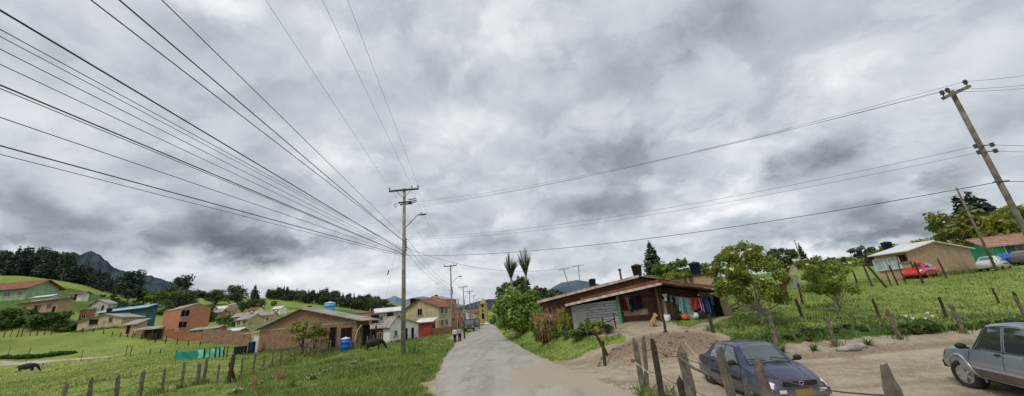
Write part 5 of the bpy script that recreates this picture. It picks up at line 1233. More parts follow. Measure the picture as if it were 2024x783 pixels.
# garden plants in front of the shack
gp = [('dbush0', 1078, 668, 612, 29, 'dark leafy garden shrub at the left end of the shack bank', .8), ('ybush0', 1120, 668, 602, 25.2, 'tall yellow green shrub before the left shack wall', .5), ('bush1', 1160, 668, 620, 24, 'round green shrub below the white planks, left', .95), ('ybush1', 1180, 664, 626, 23.5, 'yellow green shrub below the white planks', 1.1), ('dbush1', 1203, 665, 634, 22.8, 'dark low shrub near the green porch post', 1.2), ('dbush2', 1140, 672, 640, 23.8, 'dark low shrub at the front of the shack garden', 1.3), ('bush2', 1100, 670, 640, 27.5, 'green shrub between the stalks and the tall yellow shrub', 1.2), ('bush0', 1060, 660, 618, 37, 'green shrub at the foot of the big round bush, right', .8)]
for k, px, pyb, pyt, Y, lb, wk in gp: place_px(k, px, pyb, pyt, Y, lb, wk, cat='shrub')
def stalks(px, pyb, pyt, Y, label, n=26, w=1.0, mat='lf_dry', name='dry_weeds'):
    a = at(px, pyb, Y); z = hz(a[0], a[1]); hh = ztop(a[0], a[1], pyt)-z; g = random.Random(px); V = []; Fq = []
    for i in range(n):
        x, y = g.gauss(0, w*.35), g.gauss(0, w*.3); hx = hh*g.uniform(.5, 1); dx, dy = g.uniform(-.15, .15)*hx, g.uniform(-.1, .1)*hx
        for s in range(7):
            t = s/7; cx_, cy_, cz_ = x+dx*t, y+dy*t, hx*t; ww = .02+.012*hx; b0 = len(V); an = g.uniform(0, 6.28); l = .06+.07*hx*(t > .3)
            V += [(cx_-ww*.4, cy_, cz_), (cx_+ww*.4, cy_, cz_), (cx_+dx/7+ww*.4, cy_+dy/7, cz_+hx/7), (cx_+dx/7-ww*.4, cy_+dy/7, cz_+hx/7)]; Fq.append((b0, b0+1, b0+2, b0+3))
            if t > .25:
                b0 = len(V); V += [(cx_, cy_, cz_), (cx_+math.cos(an)*l*.6, cy_+math.sin(an)*l*.6, cz_+l*.3), (cx_+math.cos(an)*l, cy_+math.sin(an)*l, cz_+l), (cx_+math.cos(an)*l*.3, cy_+math.sin(an)*l*.3, cz_+l*.8)]; Fq.append((b0, b0+1, b0+2, b0+3))
    o = mobj(name, np_mesh(name, V, Fq), MT[mat]); o.location = (a[0], a[1], z-.03); tag(o, label, 'weeds'); return o
stalks(1092, 664, 606, 28.5, 'tall reddish dry stalks left of the shack', 40, 1.4); stalks(1076, 662, 615, 30, 'dry brown stalks by the rear house door', 30, 1.0)
stalks(500, 783, 740, 19, 'reddish dock weed in the verge before the barn fence', 12, .25); stalks(545, 775, 728, 20.5, 'thin reddish dock weed right of the other dock', 8, .2)
stalks(575, 770, 752, 19, 'broad green weed clump in the left verge', 14, .5, 'lf_dark2', 'green_weeds')
stalks(820, 695, 675, 30, 'green weed clump beside the nearest pole', 18, .6, 'lf_dark2', 'green_weeds')
for px, py, Y, lb in [(618, 752, 21, 'white flower patch in the left verge, upper'), (640, 742, 23, 'white flower patch left of the pole foot'), (508, 757, 21, 'small white flower patch near the fence corner'), (700, 722, 27, 'single pale flower patch in the grass before the barn'), (468, 779, 18.5, 'white flower patch at the bottom of the verge')]:
    a = at(px, py, Y); g = random.Random(px); m = MB()
    for i in range(9): m.sph((g.gauss(0, .18), g.gauss(0, .15), g.uniform(.1, .3)), (.035, .035, .02), 6, 4)
    fl = empty('wild_flowers', (a[0], a[1], hz(a[0], a[1]))); tag(fl, lb, 'flowers'); m.build('petals', MT['petal'], fl, True, False)
    me = clump_mesh('leaves', [((0, 0, .12), (.3, .25, .12))], 120, .06, px); mobj('leaves', me, MT['lf_dark2'], fl)
# calla lily clump and agave by the side road
a = at(1826, 672, 18.2); fl = empty('calla_lilies', (a[0], a[1], hz(a[0], a[1]))); tag(fl, 'dark clump of white calla lilies by the dirt bank', 'lilies'); g = random.Random(9)
mobj('leaves', clump_mesh('leaves', [((g.uniform(-.6, .6), g.uniform(-.2, .2), g.uniform(.2, .45)), (.2, .2, .2)) for _ in range(8)], 420, .12, 9), MT['lf_dark2'], fl)
m = MB()
for i in range(5):
    c_ = (g.uniform(-.7, .7), g.uniform(-.3, .1), g.uniform(.5, .8)); m.lathe([(.01, 0), (.03, .06), (.07, .13)], c_, 7)
m.build('petals', MT['petal'], fl, True, False)
for px, py, Y, lb in [(1608, 692, 16.9, 'spiky agave plant at the edge of the dirt road'), (1720, 690, 17.0, 'small spiky plant near the rocks'), (1545, 692, 16.9, 'small spiky plant behind the sedan')]:
    a = at(px, py, Y); V = []; Fq = []; g = random.Random(px)
    for i in range(26):
        an = g.uniform(0, 6.28); l = g.uniform(.25, .5); e = g.uniform(.3, 1.1); w2 = .035; d_ = Vector((math.cos(an)*math.cos(e), math.sin(an)*math.cos(e), math.sin(e))); sd_ = Vector((-math.sin(an), math.cos(an), 0))*w2
        b0 = len(V); V += [tuple(-sd_*.6), tuple(sd_*.6), tuple(d_*l*.5+sd_), tuple(d_*l), tuple(d_*l*.5-sd_)]; Fq += [(b0, b0+1, b0+2, b0+4), (b0+4, b0+2, b0+3, b0+3)]
    Fq = [f for f in Fq]
    me = bpy.data.meshes.new('agave_plant'); me.from_pydata(V, [], [tuple(dict.fromkeys(f)) for f in Fq]); o = mobj('agave_plant', me, MT['lf_dark2']); o.location = (a[0], a[1], hz(a[0], a[1])-.02); tag(o, lb, 'plant')
# ------------------------------------------------------------------ grass blades
def grass(name, N, azr, rr, seed, c1, c2, keep, hgt=(.12, .3), wd=.012, pw=1.0, tip=srgb(166, 158, 104)):
    g = np.random.default_rng(seed)
    az_ = np.radians(g.uniform(azr[0], azr[1], N)); r = np.exp(g.uniform(np.log(rr[0]), np.log(rr[1]), N)); x = r*np.sin(az_); y = r*np.cos(az_)
    k = keep(x, y) & (dirt(x, y)+.25*(g.random(N)-.5) < .42) & (rdist(x, y) > 3.0)
    cl = fbm(x*1.1, y*1.1, seed, 4); k &= g.random(N) < sst(.15, .6, cl)+.25
    x, y, r, cl = x[k], y[k], r[k], cl[k]; n_ = len(x); z = h(x, y)-.02
    s = (r/15)**.55
    hh = (hgt[0]+(hgt[1]-hgt[0])*g.random(n_)*sst(.25, .7, cl)*1.6)*(.75+.25*s); w = wd*s*(.7+.6*g.random(n_))
    an = g.uniform(0, 6.28, n_); ca, sa = np.cos(an), np.sin(an); ln = g.normal(0, .35, n_)*hh; ln2 = g.normal(0, .35, n_)*hh
    V = np.stack([np.stack([x-ca*w, y-sa*w, z], -1), np.stack([x+ca*w, y+sa*w, z], -1), np.stack([x+ca*w*.5+ln*.5, y+sa*w*.5+ln2*.5, z+hh*.65], -1), np.stack([x+ln, y+ln2, z+hh], -1)], 1).reshape(-1, 3)
    me = np_mesh(name, V, np.arange(4*n_).reshape(n_, 4)); o = mobj(name, me, M_leaf(name+'_blades', c1, c2, tip, 0, .35, tuple(.55*q for q in c1[:3])+(1,))); tag(o, kind='stuff'); return o
gc = lambda *c: srgb(*c)
grass('verge_grass', 150000, (-36, -3), (12, 70), 501, gc(92, 117, 52), gc(140, 158, 80), lambda x, y: (x > -22-(y-25)*.25+RNG.normal(0, 3.5, x.shape)) & (x < road_x(y)-3), (.07, .24), .013)
grass('pasture_grass', 110000, (-62, -20), (16, 95), 502, gc(104, 124, 58), gc(148, 160, 90), lambda x, y: (x < -13) & ((y < 110)), (.05, .15), .016)
grass('bank_grass', 160000, (-10, 62), (11, 62), 503, gc(82, 106, 46), gc(122, 140, 68), lambda x, y: (x > road_x(y)+3) & (y > np.where(x > 9, 19.6+1.6*(fbm(x*.5, y*.5, 17)-.3), 17.0)) & ~((y < 24.5) & (x > SL[0]+3.2) & (x < SL[0]+5.6)), (.05, .17), .013)
grass('bank_shade_grass', 60000, (20, 62), (15, 50), 505, gc(58, 82, 34), gc(96, 118, 52), lambda x, y: (x > 9) & (y > 17.4) & (y < 20.8), (.08, .22), .013)  # darker copy of the bank grass, shade at the bank foot put into its colour
grass('fence_grass', 26000, (10, 45), (4, 13.5), 504, gc(82, 112, 40), gc(140, 160, 70), lambda x, y: (x > road_x(y)+2.7) & (y < 13.2) & (x < 5.4), (.10, .34), .012)
# coarse tussocks on the dark bank and the verge
g = random.Random(77); GB = 'leafy weed clumps along the bank behind the dirt road'
for i in range(44):
    x = 10.5+i*.3+g.uniform(-.2, .2); y = 18.0+.03*(x-13)+g.uniform(-.1, .9)
    place('dbush%d' % (i % 3), x, y, g.uniform(.16, .32), 'dark leafy weed clump on the grassy bank behind the dirt road', 1.7, cat='weeds', group=GB)

def foot_grass(name, pts, n, seed, spread=.28, hgt=.32):
    g = np.random.default_rng(seed); P_ = np.array(pts)[g.integers(len(pts), size=n)]; x = P_[:, 0]+g.normal(0, spread, n); y = P_[:, 1]+g.normal(0, spread*.7, n); z = h(x, y)-.02
    hh = hgt*g.uniform(.4, 1.2, n); w = .012*(np.hypot(x, y)/15)**.6; an = g.uniform(0, 6.28, n); ca, sa = np.cos(an)*w, np.sin(an)*w; l1, l2 = g.normal(0, .3, n)*hh, g.normal(0, .3, n)*hh
    V = np.stack([np.stack([x-ca, y-sa, z], -1), np.stack([x+ca, y+sa, z], -1), np.stack([x+ca*.5+l1*.5, y+sa*.5+l2*.5, z+hh*.65], -1), np.stack([x+l1, y+l2, z+hh], -1)], 1).reshape(-1, 3)
    o = mobj(name, np_mesh(name, V, np.arange(4*n).reshape(n, 4)), M_leaf(name+'_blades', srgb(70, 92, 40), srgb(126, 140, 74), srgb(166, 158, 104), 0, .3)); tag(o, kind='stuff')
def wall_foot(hs, n=60):
    a, b = hs['a'], hs['b']; return [(a[0]+(b[0]-a[0])*i/n, a[1]+(b[1]-a[1])*i/n-.25) for i in range(n+1)]
foot_grass('wall_foot_grass', wall_foot(HS[0])+wall_foot(HS[1])+wall_foot(HS[10])+wall_foot(HS[14])+wall_foot(HS[20])+wall_foot(HS[13]), 5000, 901, .3, .5)
# ------------------------------------------------------------------ fence posts
def post_mesh(seed, r, hh, point=.12):
    g = random.Random(seed); m = MB(); n = 7; rings = 6; b = 0; vs = []; fs = []
    for j in range(rings+1):
        t = j/rings; rr = r*(1.05-.18*t)*(1 if j < rings else [.35, .7, .25, .85, .5, .6][seed % 6])
        zz = -.45+(hh+.45)*(t if j < rings else 1)-(point if j == rings-1 else 0)*(1)
        if j == rings-1: zz = hh-point
        ox, oy = g.uniform(-.15, .15)*r, g.uniform(-.15, .15)*r
        for k in range(n):
            a = 2*PI*k/n; q = rr*(1+.22*math.sin(k*2.1+seed)+g.uniform(-.08, .08))
            vs.append((ox+q*math.cos(a), oy+q*math.sin(a)*.8, zz+(g.uniform(-.05, .05) if j == rings else 0)))
    for j in range(rings):
        for k in range(n): a = j*n+k; c = j*n+(k+1) % n; fs.append((a, c, c+n, a+n))
    fs.append(tuple(range(rings*n, rings*n+n)))
    m.add(vs, fs); return m
POSTM = {}
def fence_post(x, y, hh, r, label, mat='wood', group=None, lean=(0, 0), seed=None, cat='fence post'):
    seed = RND.randrange(6) if seed is None else seed; key = (seed, mat)
    if key not in POSTM:
        o = post_mesh(seed, .1, 1.0, .10).build('fence_post', MT[mat]); POSTM[key] = o.data
    else: o = mobj('fence_post', POSTM[key])
    o.location = (x, y, hz(x, y)); o.scale = (r/.1, r/.1, hh); o.rotation_euler = (lean[0], lean[1], RND.uniform(-.4, .4)); tag(o, label, cat, group); return o
def fence_px(lst, r, label, group, mat='wood', hmin=.9, hmax=1.7):
    out = []
    for (px, pyb, pyt, Y) in lst:
        a = at(px, pyb, Y); z = hz(a[0], a[1]); hh = min(hmax, max(hmin, ztop(a[0], a[1], pyt)-z))
        fence_post(a[0], a[1], hh, r*RND.uniform(.85, 1.2), label, mat, group, (RND.uniform(-.06, .06), RND.uniform(-.06, .06))); out.append((a[0], a[1], hh))
    return out
def strand(pts, fr, label, name='barbed_wire', sag=.05, mat='wire', rad=.009, group=None):
    V = []
    for (x0, y0, h0), (x1, y1, h1) in zip(pts[:-1], pts[1:]):
        z0, z1 = hz(x0, y0)+h0*fr, hz(x1, y1)+h1*fr
        for i in range(6): t = i/6; V.append((x0+(x1-x0)*t, y0+(y1-y0)*t, z0+(z1-z0)*t-sag*math.sin(PI*t)))
    x1, y1, h1 = pts[-1]; V.append((x1, y1, hz(x1, y1)+h1*fr))
    m = MB(); m.tube(V, rad, 4); o = m.build(name, MT[mat]); tag(o, label, 'wire', group); return o
A1 = fence_px([(118, 800, 757, 15.5), (176, 795, 745, 16.5), (230, 790, 740, 17.5), (275, 785, 730, 19), (318, 779, 728, 21), (356, 773, 716, 22.2), (389, 760, 718, 23), (401, 760, 706, 23.4)], .085, 'grey weathered post in the front row of the pasture fence, bottom left', 'front pasture fence posts')
fence_post(*at(451, 759, 23)[:2], 1.55, .12, 'thick fence corner post with a slanted brace', 'wood_dark', None, (0, .05))
a = at(466, 751, 23.3); z = hz(a[0], a[1]); o = fence_post(a[0], a[1], 1.25, .08, 'slanted brace leaning on the thick corner post', 'wood_dark', None, (0, -.42))
A2 = fence_px([(427, 760, 718, 23.2), (475, 752, 706, 25), (498, 744, 697, 27), (518, 736, 700, 30), (536, 729, 695, 32), (553, 726, 689, 33), (572, 720, 684, 35), (581, 719, 682, 35.5), (604, 707, 676, 39), (617, 707, 672, 38), (630, 706, 672, 38), (640, 704, 672, 38.5), (652, 703, 672, 39), (664, 702, 671, 39), (675, 700, 670, 39.5), (697, 697, 668, 40), (710, 696, 666, 40), (725, 694, 664, 40.5), (738, 692, 662, 41)], .075, 'dark thin post in the fence row before the brown barn', 'fence posts before the barn')
A1c = A1+[(at(451, 759, 23)[0], at(451, 759, 23)[1], 1.5)]+A2[1:]
for fr, nm in ((.9, 'top'), (.62, 'middle'), (.35, 'lowest')): strand(A1c, fr, f'{nm} wire strand of the front pasture fence')
T = fence_px([(345, 719, 692, 36), (390, 716, 690, 36), (402, 716, 688, 36), (412, 716, 687, 36), (424, 714, 685, 36), (432, 713, 686, 36.3), (440, 712, 684, 36.5), (447, 714, 684, 36.5), (463, 712, 686, 37), (480, 706, 684, 40), (488, 706, 684, 40)], .06, 'dark post of the pen fence holding the green tarp', 'pen fence posts by the tarp', 'wood_dark')
def tarp(i, j, mat, label):
    (x0, y0, h0), (x1, y1, h1) = T[i], T[j]; n = 12; V = []; Fq = []
    for k in range(n+1):
        t = k/n; x = x0+(x1-x0)*t; y = y0+(y1-y0)*t-.09; z = hz(x, y)
        for q in range(6): V.append((x, y+.05*math.sin(t*14+q), z+.1+(min(h0, h1)*.95-.1)*q/5-(.08*math.sin(PI*t) if q == 5 else 0)))
    for k in range(n):
        for q in range(5): a = k*6+q; Fq.append((a, a+6, a+7, a+1))
    o = mobj('tarp', np_mesh('tarp', V, Fq, True), MT[mat]); tag(o, label, 'tarp')
tarp(0, 1, 'tarp', 'dark green tarp stretched along the left part of the pen fence'); tarp(1, 6, 'tarp_light', 'pale green tarp on the right part of the pen fence')
fence_px([(35, 661, 645, 80), (-5, 664, 647, 80), (8, 663, 648, 80), (21, 662, 646, 80), (43, 661, 645, 80), (60, 660, 645, 80), (74, 659, 644, 80), (88, 658, 644, 80), (102, 657, 643, 79), (162, 660, 648, 77), (182, 663, 650, 76), (202, 667, 653, 74), (220, 669, 655, 73), (236, 671, 657, 72), (250, 672, 659, 71), (264, 674, 661, 71), (278, 675, 662, 70), (292, 676, 663, 70), (306, 677, 664, 69), (327, 676, 664, 69), (349, 681, 668, 68), (371, 685, 672, 66), (394, 688, 677, 64)], .09, 'small dark post of the far fence along the top of the pasture', 'far fence posts on the pasture top', 'wood_dark', .8, 2)
fence_px([(16, 702, 682, 62), (54, 704, 684, 61), (162, 704, 690, 58), (250, 696, 683, 58), (258, 697, 684, 58), (296, 700, 690, 56), (316, 702, 690, 55), (78, 738, 717, 50)], .05, 'thin lone stick post standing in the middle of the pasture', 'stick posts in the pasture', 'wood_dark', .8, 2)
# right bank
B1 = fence_px([(1533, 672, 622, 17.6), (1653, 690, 626, 17.2), (1780, 675, 612, 17.5), (1908, 662, 600, 17.8), (2040, 652, 585, 18.2)], .085, 'grey leaning post of the bank fence behind the dirt road', 'bank fence posts', 'wood')
strand(B1, .85, 'upper wire of the bank fence behind the dirt road'); strand(B1, .5, 'lower wire of the bank fence behind the dirt road')
fence_px([(1413, 668, 622, 19.3), (1318, 668, 636, 20.6), (1195, 718, 672, 17.8)], .07, 'single thin post near the dirt mound', 'thin posts around the mound', 'wood_dark')
a = at(1202, 710, 18.5); fence_post(a[0], a[1], 1.3, .07, 'dark post leaning beside the pale one at the road corner', 'wood_dark', None, (.05, -.4))
fence_px([(1740, 630, 592, 21), (1587, 600, 560, 27), (1590, 640, 590, 21), (1872, 630, 588, 20.5), (1975, 600, 574, 24), (2018, 610, 585, 22)], .075, 'old post standing in the grass of the right pasture', 'old posts in the right pasture', 'wood_dark')
fence_px([(1716, 545, 515, 35), (1757, 553, 536, 34), (1770, 551, 524, 34), (1787, 551, 521, 34), (1868, 541, 510, 34), (1820, 549, 519, 33.5), (1694, 560, 535, 36)], .07, 'brown stick post of the garden fence before the tan hill house', 'garden fence posts of the hill house', 'wood_dark', .8, 2.4)
a = at(1747, 556, 33.5); fence_post(a[0], a[1], 2.9, .08, 'long brown pole leaning hard left before the tan hill house', 'wood_dark', None, (0, -.35))
# foreground fence by the road
NF = [(1262, 768, 668, 12.0, .085), (1296, 790, 672, 10.4, .075), (1352, 812, 683, 8.4, .095), (1432, 850, 694, 7.0, .085), (1508, 880, 708, 5.9, .105), (1762, 1000, 733, 4.15, .095)]
nl = ['tall grey post furthest along the roadside fence, next to a slanted twin', 'thin dark pointed post second along the roadside fence', 'pale pointed post with a dark stake behind it', 'dark split post in front of the sedan tail', 'thick pointed post in front of the sedan wheel and bonnet', 'nearest dark pointed post in front of the dirt road']
near = []
for (px, pyb, pyt, Y, r), lb in zip(NF, nl):
    tp = at(px-10, pyt, Y); x = tp[0]+.02; z = hz(x, Y); hh = tp[2]-z
    fence_post(x, Y, hh, r, lb, 'wood' if r > .08 else 'wood_dark', None, (0, RND.uniform(-.03, .02)), seed=len(near)); near.append((x, Y, hh))
x, Y, hh = near[0]; fence_post(x+.12, Y+.02, hh*.98, .07, 'slanted twin of the furthest roadside post', 'wood', None, (0, .13), seed=3)
x, Y, hh = near[2]; fence_post(x-.10, Y+.12, hh*.62, .075, 'dark stake behind the pale pointed post', 'wood_dark', None, (0, 0), seed=2)
x, Y, hh = near[3]; fence_post(x+.14, Y+.05, hh*.72, .06, 'pale slanting stake beside the dark split post', 'wood', None, (0, .16), seed=4)
for fr, nm in ((.86, 'top'), (.5, 'lower')): strand(near, fr, f'{nm} barbed strand of the roadside fence in front of the cars', sag=.06, rad=.008)
m = MB(); a0 = near[2]; b0_ = near[3]
for (x0, y0, z0, x1, y1, z1, r) in [(near[1][0]-.25, near[1][1]+1.0, .95, near[1][0]+.1, near[1][1]+.2, .55, .022)]:
    m.tube([(x0, y0, z0), (x1, y1, z1)], r, 6)
tag(m.build('branch', MT['wood_pale']), 'pale bare stick leaning between the two furthest roadside posts', 'branch')
m = MB(); p0, p1 = at(1350, 672, 9.5), at(1388, 722, 8.2); m.tube([p0, (p0+p1)/2+np.array([0, 0, .03]), p1], .018, 6); tag(m.build('branch', MT['wood_pale']), 'pale thin pole slanting down behind the sedan', 'branch')
m = MB(); p0, p1 = at(1345, 708, 8.3), at(1400, 740, 7.4); m.tube([p0, (p0+p1)/2+np.array([0, 0, -.05]), p1], .03, 6); tag(m.build('rail', MT['wood']), 'grey rail between the pale post and the split post', 'rail')
# broken wire-and-wood gate at the garden
def stick(p, q, r, label, mat='wood_dark', name='garden_stick'):
    p, q = np.array(p), np.array(q); m = MB(); d = q-p; m.tube([(0, 0, 0), tuple(d)], r, 6); o = m.build(name, MT[mat]); o.location = tuple(p); tag(o, label, 'stick')
stick(at(1215, 652, 22.6), at(1205, 628, 22.6), .04, 'short pale stick leaning below the green porch post', 'wood_pale')
stick(at(1195, 656, 22.4), at(1190, 626, 22.4), .045, 'left upright of the broken garden gate'); stick(at(1218, 650, 22.4), at(1212, 618, 22.4), .04, 'right upright of the broken garden gate')
stick(at(1188, 640, 22.3), at(1216, 630, 22.3), .03, 'crossbar of the broken garden gate')
# ------------------------------------------------------------------ utility poles
def insul(m, p, s=1.0): m.lathe([(.02*s, 0), (.02*s, .08*s), (.07*s, .1*s), (.05*s, .16*s), (.075*s, .18*s), (.05*s, .25*s), (.02*s, .27*s)], p, 8)
def pole(x, y, ztp, label, r=(.17, .10), arm=2.6, arm_rz=0.0, mat='post_conc', racks=True, lamp=True, lean=0, arm2=True, name='utility_pole', lampdir=-.1):
    z = hz(x, y); hh = ztp-z; o = empty(name, (x, y, z)); tag(o, label, 'utility pole')
    m = MB(); m.tube([(0, 0, -.6), (0, 0, hh)], list(r), 12); m.build('shaft', MT[mat], o, True)
    c, s = math.cos(arm_rz), math.sin(arm_rz)
    if arm:
        m = MB(); m.box((c*.0, s*.0-.14, hh-.18), (arm, .12, .14), arm_rz); m.tube([(c*.7, s*.7-.14, hh-.2), (0, -.12, hh-.95)], .02, 5); m.tube([(-c*.7, -s*.7-.14, hh-.2), (0, -.12, hh-.95)], .02, 5); m.build('crossarm', MT['darksteel' if mat == 'post_conc' else mat], o)
        for f in (-.48, .27, .48): m = MB(); insul(m, (c*arm*f, s*arm*f-.14, hh-.11), 1.0); m.build('insulator', MT['ceramic'], o)
    if arm2:
        m = MB(); zz = hh-1.35; m.box((.1, -.2, zz), (1.5, .1, .12), arm_rz-.5, 0, .15); m.box((.12, .12, zz-.08), (1.4, .09, .1), arm_rz-.5, 0, .15); m.build('lower_crossarm', MT['darksteel'], o)
        for i, (dx, dz) in enumerate(((.45, .2), (.55, .0), (.5, -.18))): m = MB(); m.tube([(dx, -.2-.1*i, zz+dz), (dx+.65, -.2-.1*i, zz+dz+.05)], .045, 6); m.build('strain_insulator', MT['ceramic'], o)
        m = MB(); m.tube([(-.55, -.2, zz), (-.8, -.2, zz-.1), (-.72, -.2, zz-.4), (-.55, -.2, zz-.25)], .03, 5); m.build('jumper_loop', MT['cable'], o)
    if racks:
        m = MB()
        for i in range(5): m.lathe([(.03, 0), (.06, .03), (.04, .08), (.06, .12), (.03, .15)], (.22, -.05, hh*.655-i*.22), 8)
        m.tube([(.17, -.05, hh*.66+.2), (.17, -.05, hh*.66-1.1)], .02, 5); m.box((0, 0, hh*.57), (.45, .06, .05)); m.build('wire_rack', MT['ceramic'], o)
    if lamp:
        m = MB(); lz = hh*.80; ld = Vector((math.cos(lampdir), math.sin(lampdir), 0)); m.tube([(0, 0, lz-.9), tuple(ld*.25+Vector((0, 0, lz-.72))), tuple(ld*1.15+Vector((0, 0, lz+.12))), tuple(ld*1.3+Vector((0, 0, lz+.15)))], .035, 7); a_ = m.build('lamp_arm', MT['steel'], o)
        m = MB(); q = ld*1.65+Vector((0, 0, lz+.16)); m.sph(tuple(q), (.42, .14, .08), 12, 6); m.lathe([(.04, 0), (.05, .12), (.03, .16)], tuple(q+Vector((-.1, 0, .06))), 8); m.build('lamp_head', MT['steel'], a_)
    return o, hh
p1 = at(797, 701, 30.5); P1 = (p1[0], 30.5); z1 = ztop(P1[0], P1[1], 373)
pole(P1[0], P1[1], z1, 'tall grey concrete pole with a street lamp arm nearest on the left verge', (.2, .12), 2.65, .0)
def pole_px(px, Y, pyt, label, **k):
    a = atz(px, Y, .0); return (a[0], Y, ztop(a[0], Y, pyt)), pole(a[0], Y, ztop(a[0], Y, pyt), label, **k)
P2, _ = pole_px(895, 64, 524, 'second concrete pole with a lamp arm, beside the two walkers', r=(.17, .11), arm=2.2, arm2=False)
P3, _ = pole_px(919, 100, 566, 'third pole along the road behind the parked truck', r=(.17, .11), arm=2.4, arm2=False)
P4, _ = pole_px(931, 132, 575, 'fourth pole along the road with a wide crossarm', r=(.17, .11), arm=3.2, arm2=False, lamp=False)
P5, _ = pole_px(939, 170, 584, 'fifth and thin far pole near the end of the road', r=(.17, .11), arm=2.6, arm2=False, lamp=False)
P6, _ = pole_px(945, 215, 591, 'smallest farthest pole near the church', r=(.17, .11), arm=2.6, arm2=False, lamp=False)
m_, _ = pole_px(908, 78, 590, 'short bare wooden post between the second pole and the truck', r=(.13, .1), arm=0, arm2=False, lamp=False, racks=False, mat='post_wood')
# right pole
RY = 12.6; rt = at(1880, 180, RY); z = hz(rt[0], RY)
o, rh_ = pole(rt[0], RY, rt[2], 'tall leaning-looking wooden pole with a short crossarm at the right edge', (.098, .07), 0, .15, 'post_wood', False, False, arm2=False)
ta = .33; RA = []
m = MB(); m.box((0, -.12, rh_-.14), (1.25, .11, .12), 0, 0, -ta); m.build('crossarm', MT['post_wood'], o)
for f in (-.56, -.30, .56):
    m = MB(); q = (f*math.cos(ta), -.12, rh_-.09+f*math.sin(ta)); insul(m, q, 1.0); m.build('insulator', MT['ceramic'], o); RA.append(np.array([rt[0]+q[0], RY-.12, z+q[2]+.2]))
m = MB(); q2 = ztop(rt[0], RY, 290)-z; q3 = ztop(rt[0], RY, 302)-z; q4 = ztop(rt[0], RY, 360)-z
for q in (q2, q3):
    k_ = MB(); k_.tube([(-.36, -.1, q), (.36, -.1, q)], .022, 5); k_.build('wire_bracket', MT['steel'], o)
    for sd_ in (-1, 1): k_ = MB(); k_.lathe([(.06, -.07), (.06, .07)], (sd_*.3, -.1, q), 8); k_.build('insulator', MT['ceramic'], o)
m.box((0, -.05, q4), (.55, .05, .05)); m.build('wire_bracket', MT['ceramic'], o)
tp = at(1890, 371, 37); thin_base = atz(1950, 37, hz(tp[0], 37))
pole(tp[0], 37, tp[2], 'thin grey service pole in front of the silver car', (.11, .08), 0, 0, 'post_wood', False, False, arm2=False)
stick(at(1590, 540, 70), at(1570, 474, 70), .09, 'tall pale bare pole leaning in the right pasture', 'wood_pale', 'leaning_pole')
# ------------------------------------------------------------------ cables
def cable(p, q, sag, rad, label, group=None, mat='cable', n=40):
    p, q = Vector(p), Vector(q); m = MB(); m.tube([p.lerp(q, i/n)-Vector((0, 0, 4*sag*(i/n)*(1-i/n))) for i in range(n+1)], rad, 5, False)
    o = m.build('power_cable', MT[mat], None, True, False); tag(o, label, 'cable', group)
zp = lambda py: ztop(P1[0], P1[1], py)
def left_cable(pe, pyp, rad, label, zt, mat='cable', dx=0.0):
    d = onz(pe[0], pe[1], zt); a = np.array([P1[0]+dx, P1[1]-.1, zp(pyp)]); ext = a+(d-a)*1.6
    ext[2] = zt+(zt-a[2])*.6
    a2 = a; L = d-a; 
    # straight line through both points (small sag handled by the end height)
    cable(a2, a+L*1.5, .0, rad, label, 'service cables fanning left from the nearest pole', mat)
for pe, pyp, rad, zt, mt in [((0, 20), 497, .019, 8.2, 'cable'), ((0, 58), 492, .009, 8.2, 'cable'), ((0, 72), 494, .008, 8.2, 'cable'), ((0, 97), 498, .009, 8.0, 'cable'), ((0, 127), 500, .009, 8.0, 'cable'), ((0, 168), 502, .018, 8.0, 'cable'), ((0, 175), 503, .010, 8.0, 'cable'), ((0, 232), 504, .011, 7.8, 'cable'), ((0, 288), 505, .018, 7.6, 'cable'), ((0, 305), 508, .010, 7.6, 'cable')]:
    left_cable(pe, pyp, rad, 'thin dark service cable in the fan running left from the nearest pole', zt, mt)
for pe, pyp, rad, lb in [((180, 0), 476, .013, 'thick cable leaving the top left edge, lower of the overhead pair'), ((236, 0), 478, .015, 'thick cable leaving the top left edge, upper of the overhead pair'), ((320, 0), 468, .010, 'thin cable right of the overhead pair at the top left edge')]:
    d = onz(pe[0], pe[1], 8.6); a = np.array([P1[0], P1[1]-.1, zp(pyp)]); cable(a, a+(d-a)*1.5, 0, rad, lb, None)
for pe, fx, lb in [((525, 0), -.48, 'left bare line running overhead to the crossarm of the nearest pole'), ((637, 0), .27, 'middle bare line running overhead to the crossarm of the nearest pole'), ((687, 0), .48, 'right bare line running overhead to the crossarm of the nearest pole')]:
    a = np.array([P1[0]+2.65*fx, P1[1]-.14, z1+.12]); d = onz(pe[0], pe[1], z1+.1); cable(a, a+(d-a)*1.8, .0, .007, lb, None, 'cable_grey')
# along the road
for i, (A, B, n) in enumerate(((( P1[0], P1[1], z1), P2, 'first and second'), (P2, P3, 'second and third'), (P3, P4, 'third and fourth'), (P4, P5, 'fourth and fifth'))):
    for fx in (-1.1, .6, 1.1): cable((A[0]+fx, A[1], A[2]-.05), (B[0]+fx*.85, B[1], B[2]-.05), .7, .007, f'thin line strung between the {n} poles along the road', f'lines between the {n} poles', 'cable_grey')
for py, dz in ((470, 3.5), (486, 4.0), (500, 4.4)): cable((P1[0]+.2, P1[1], zp(py)), (P2[0], P2[1], P2[2]-dz), .6, .012, 'low service line between the first and second poles', 'low lines between the first two poles')
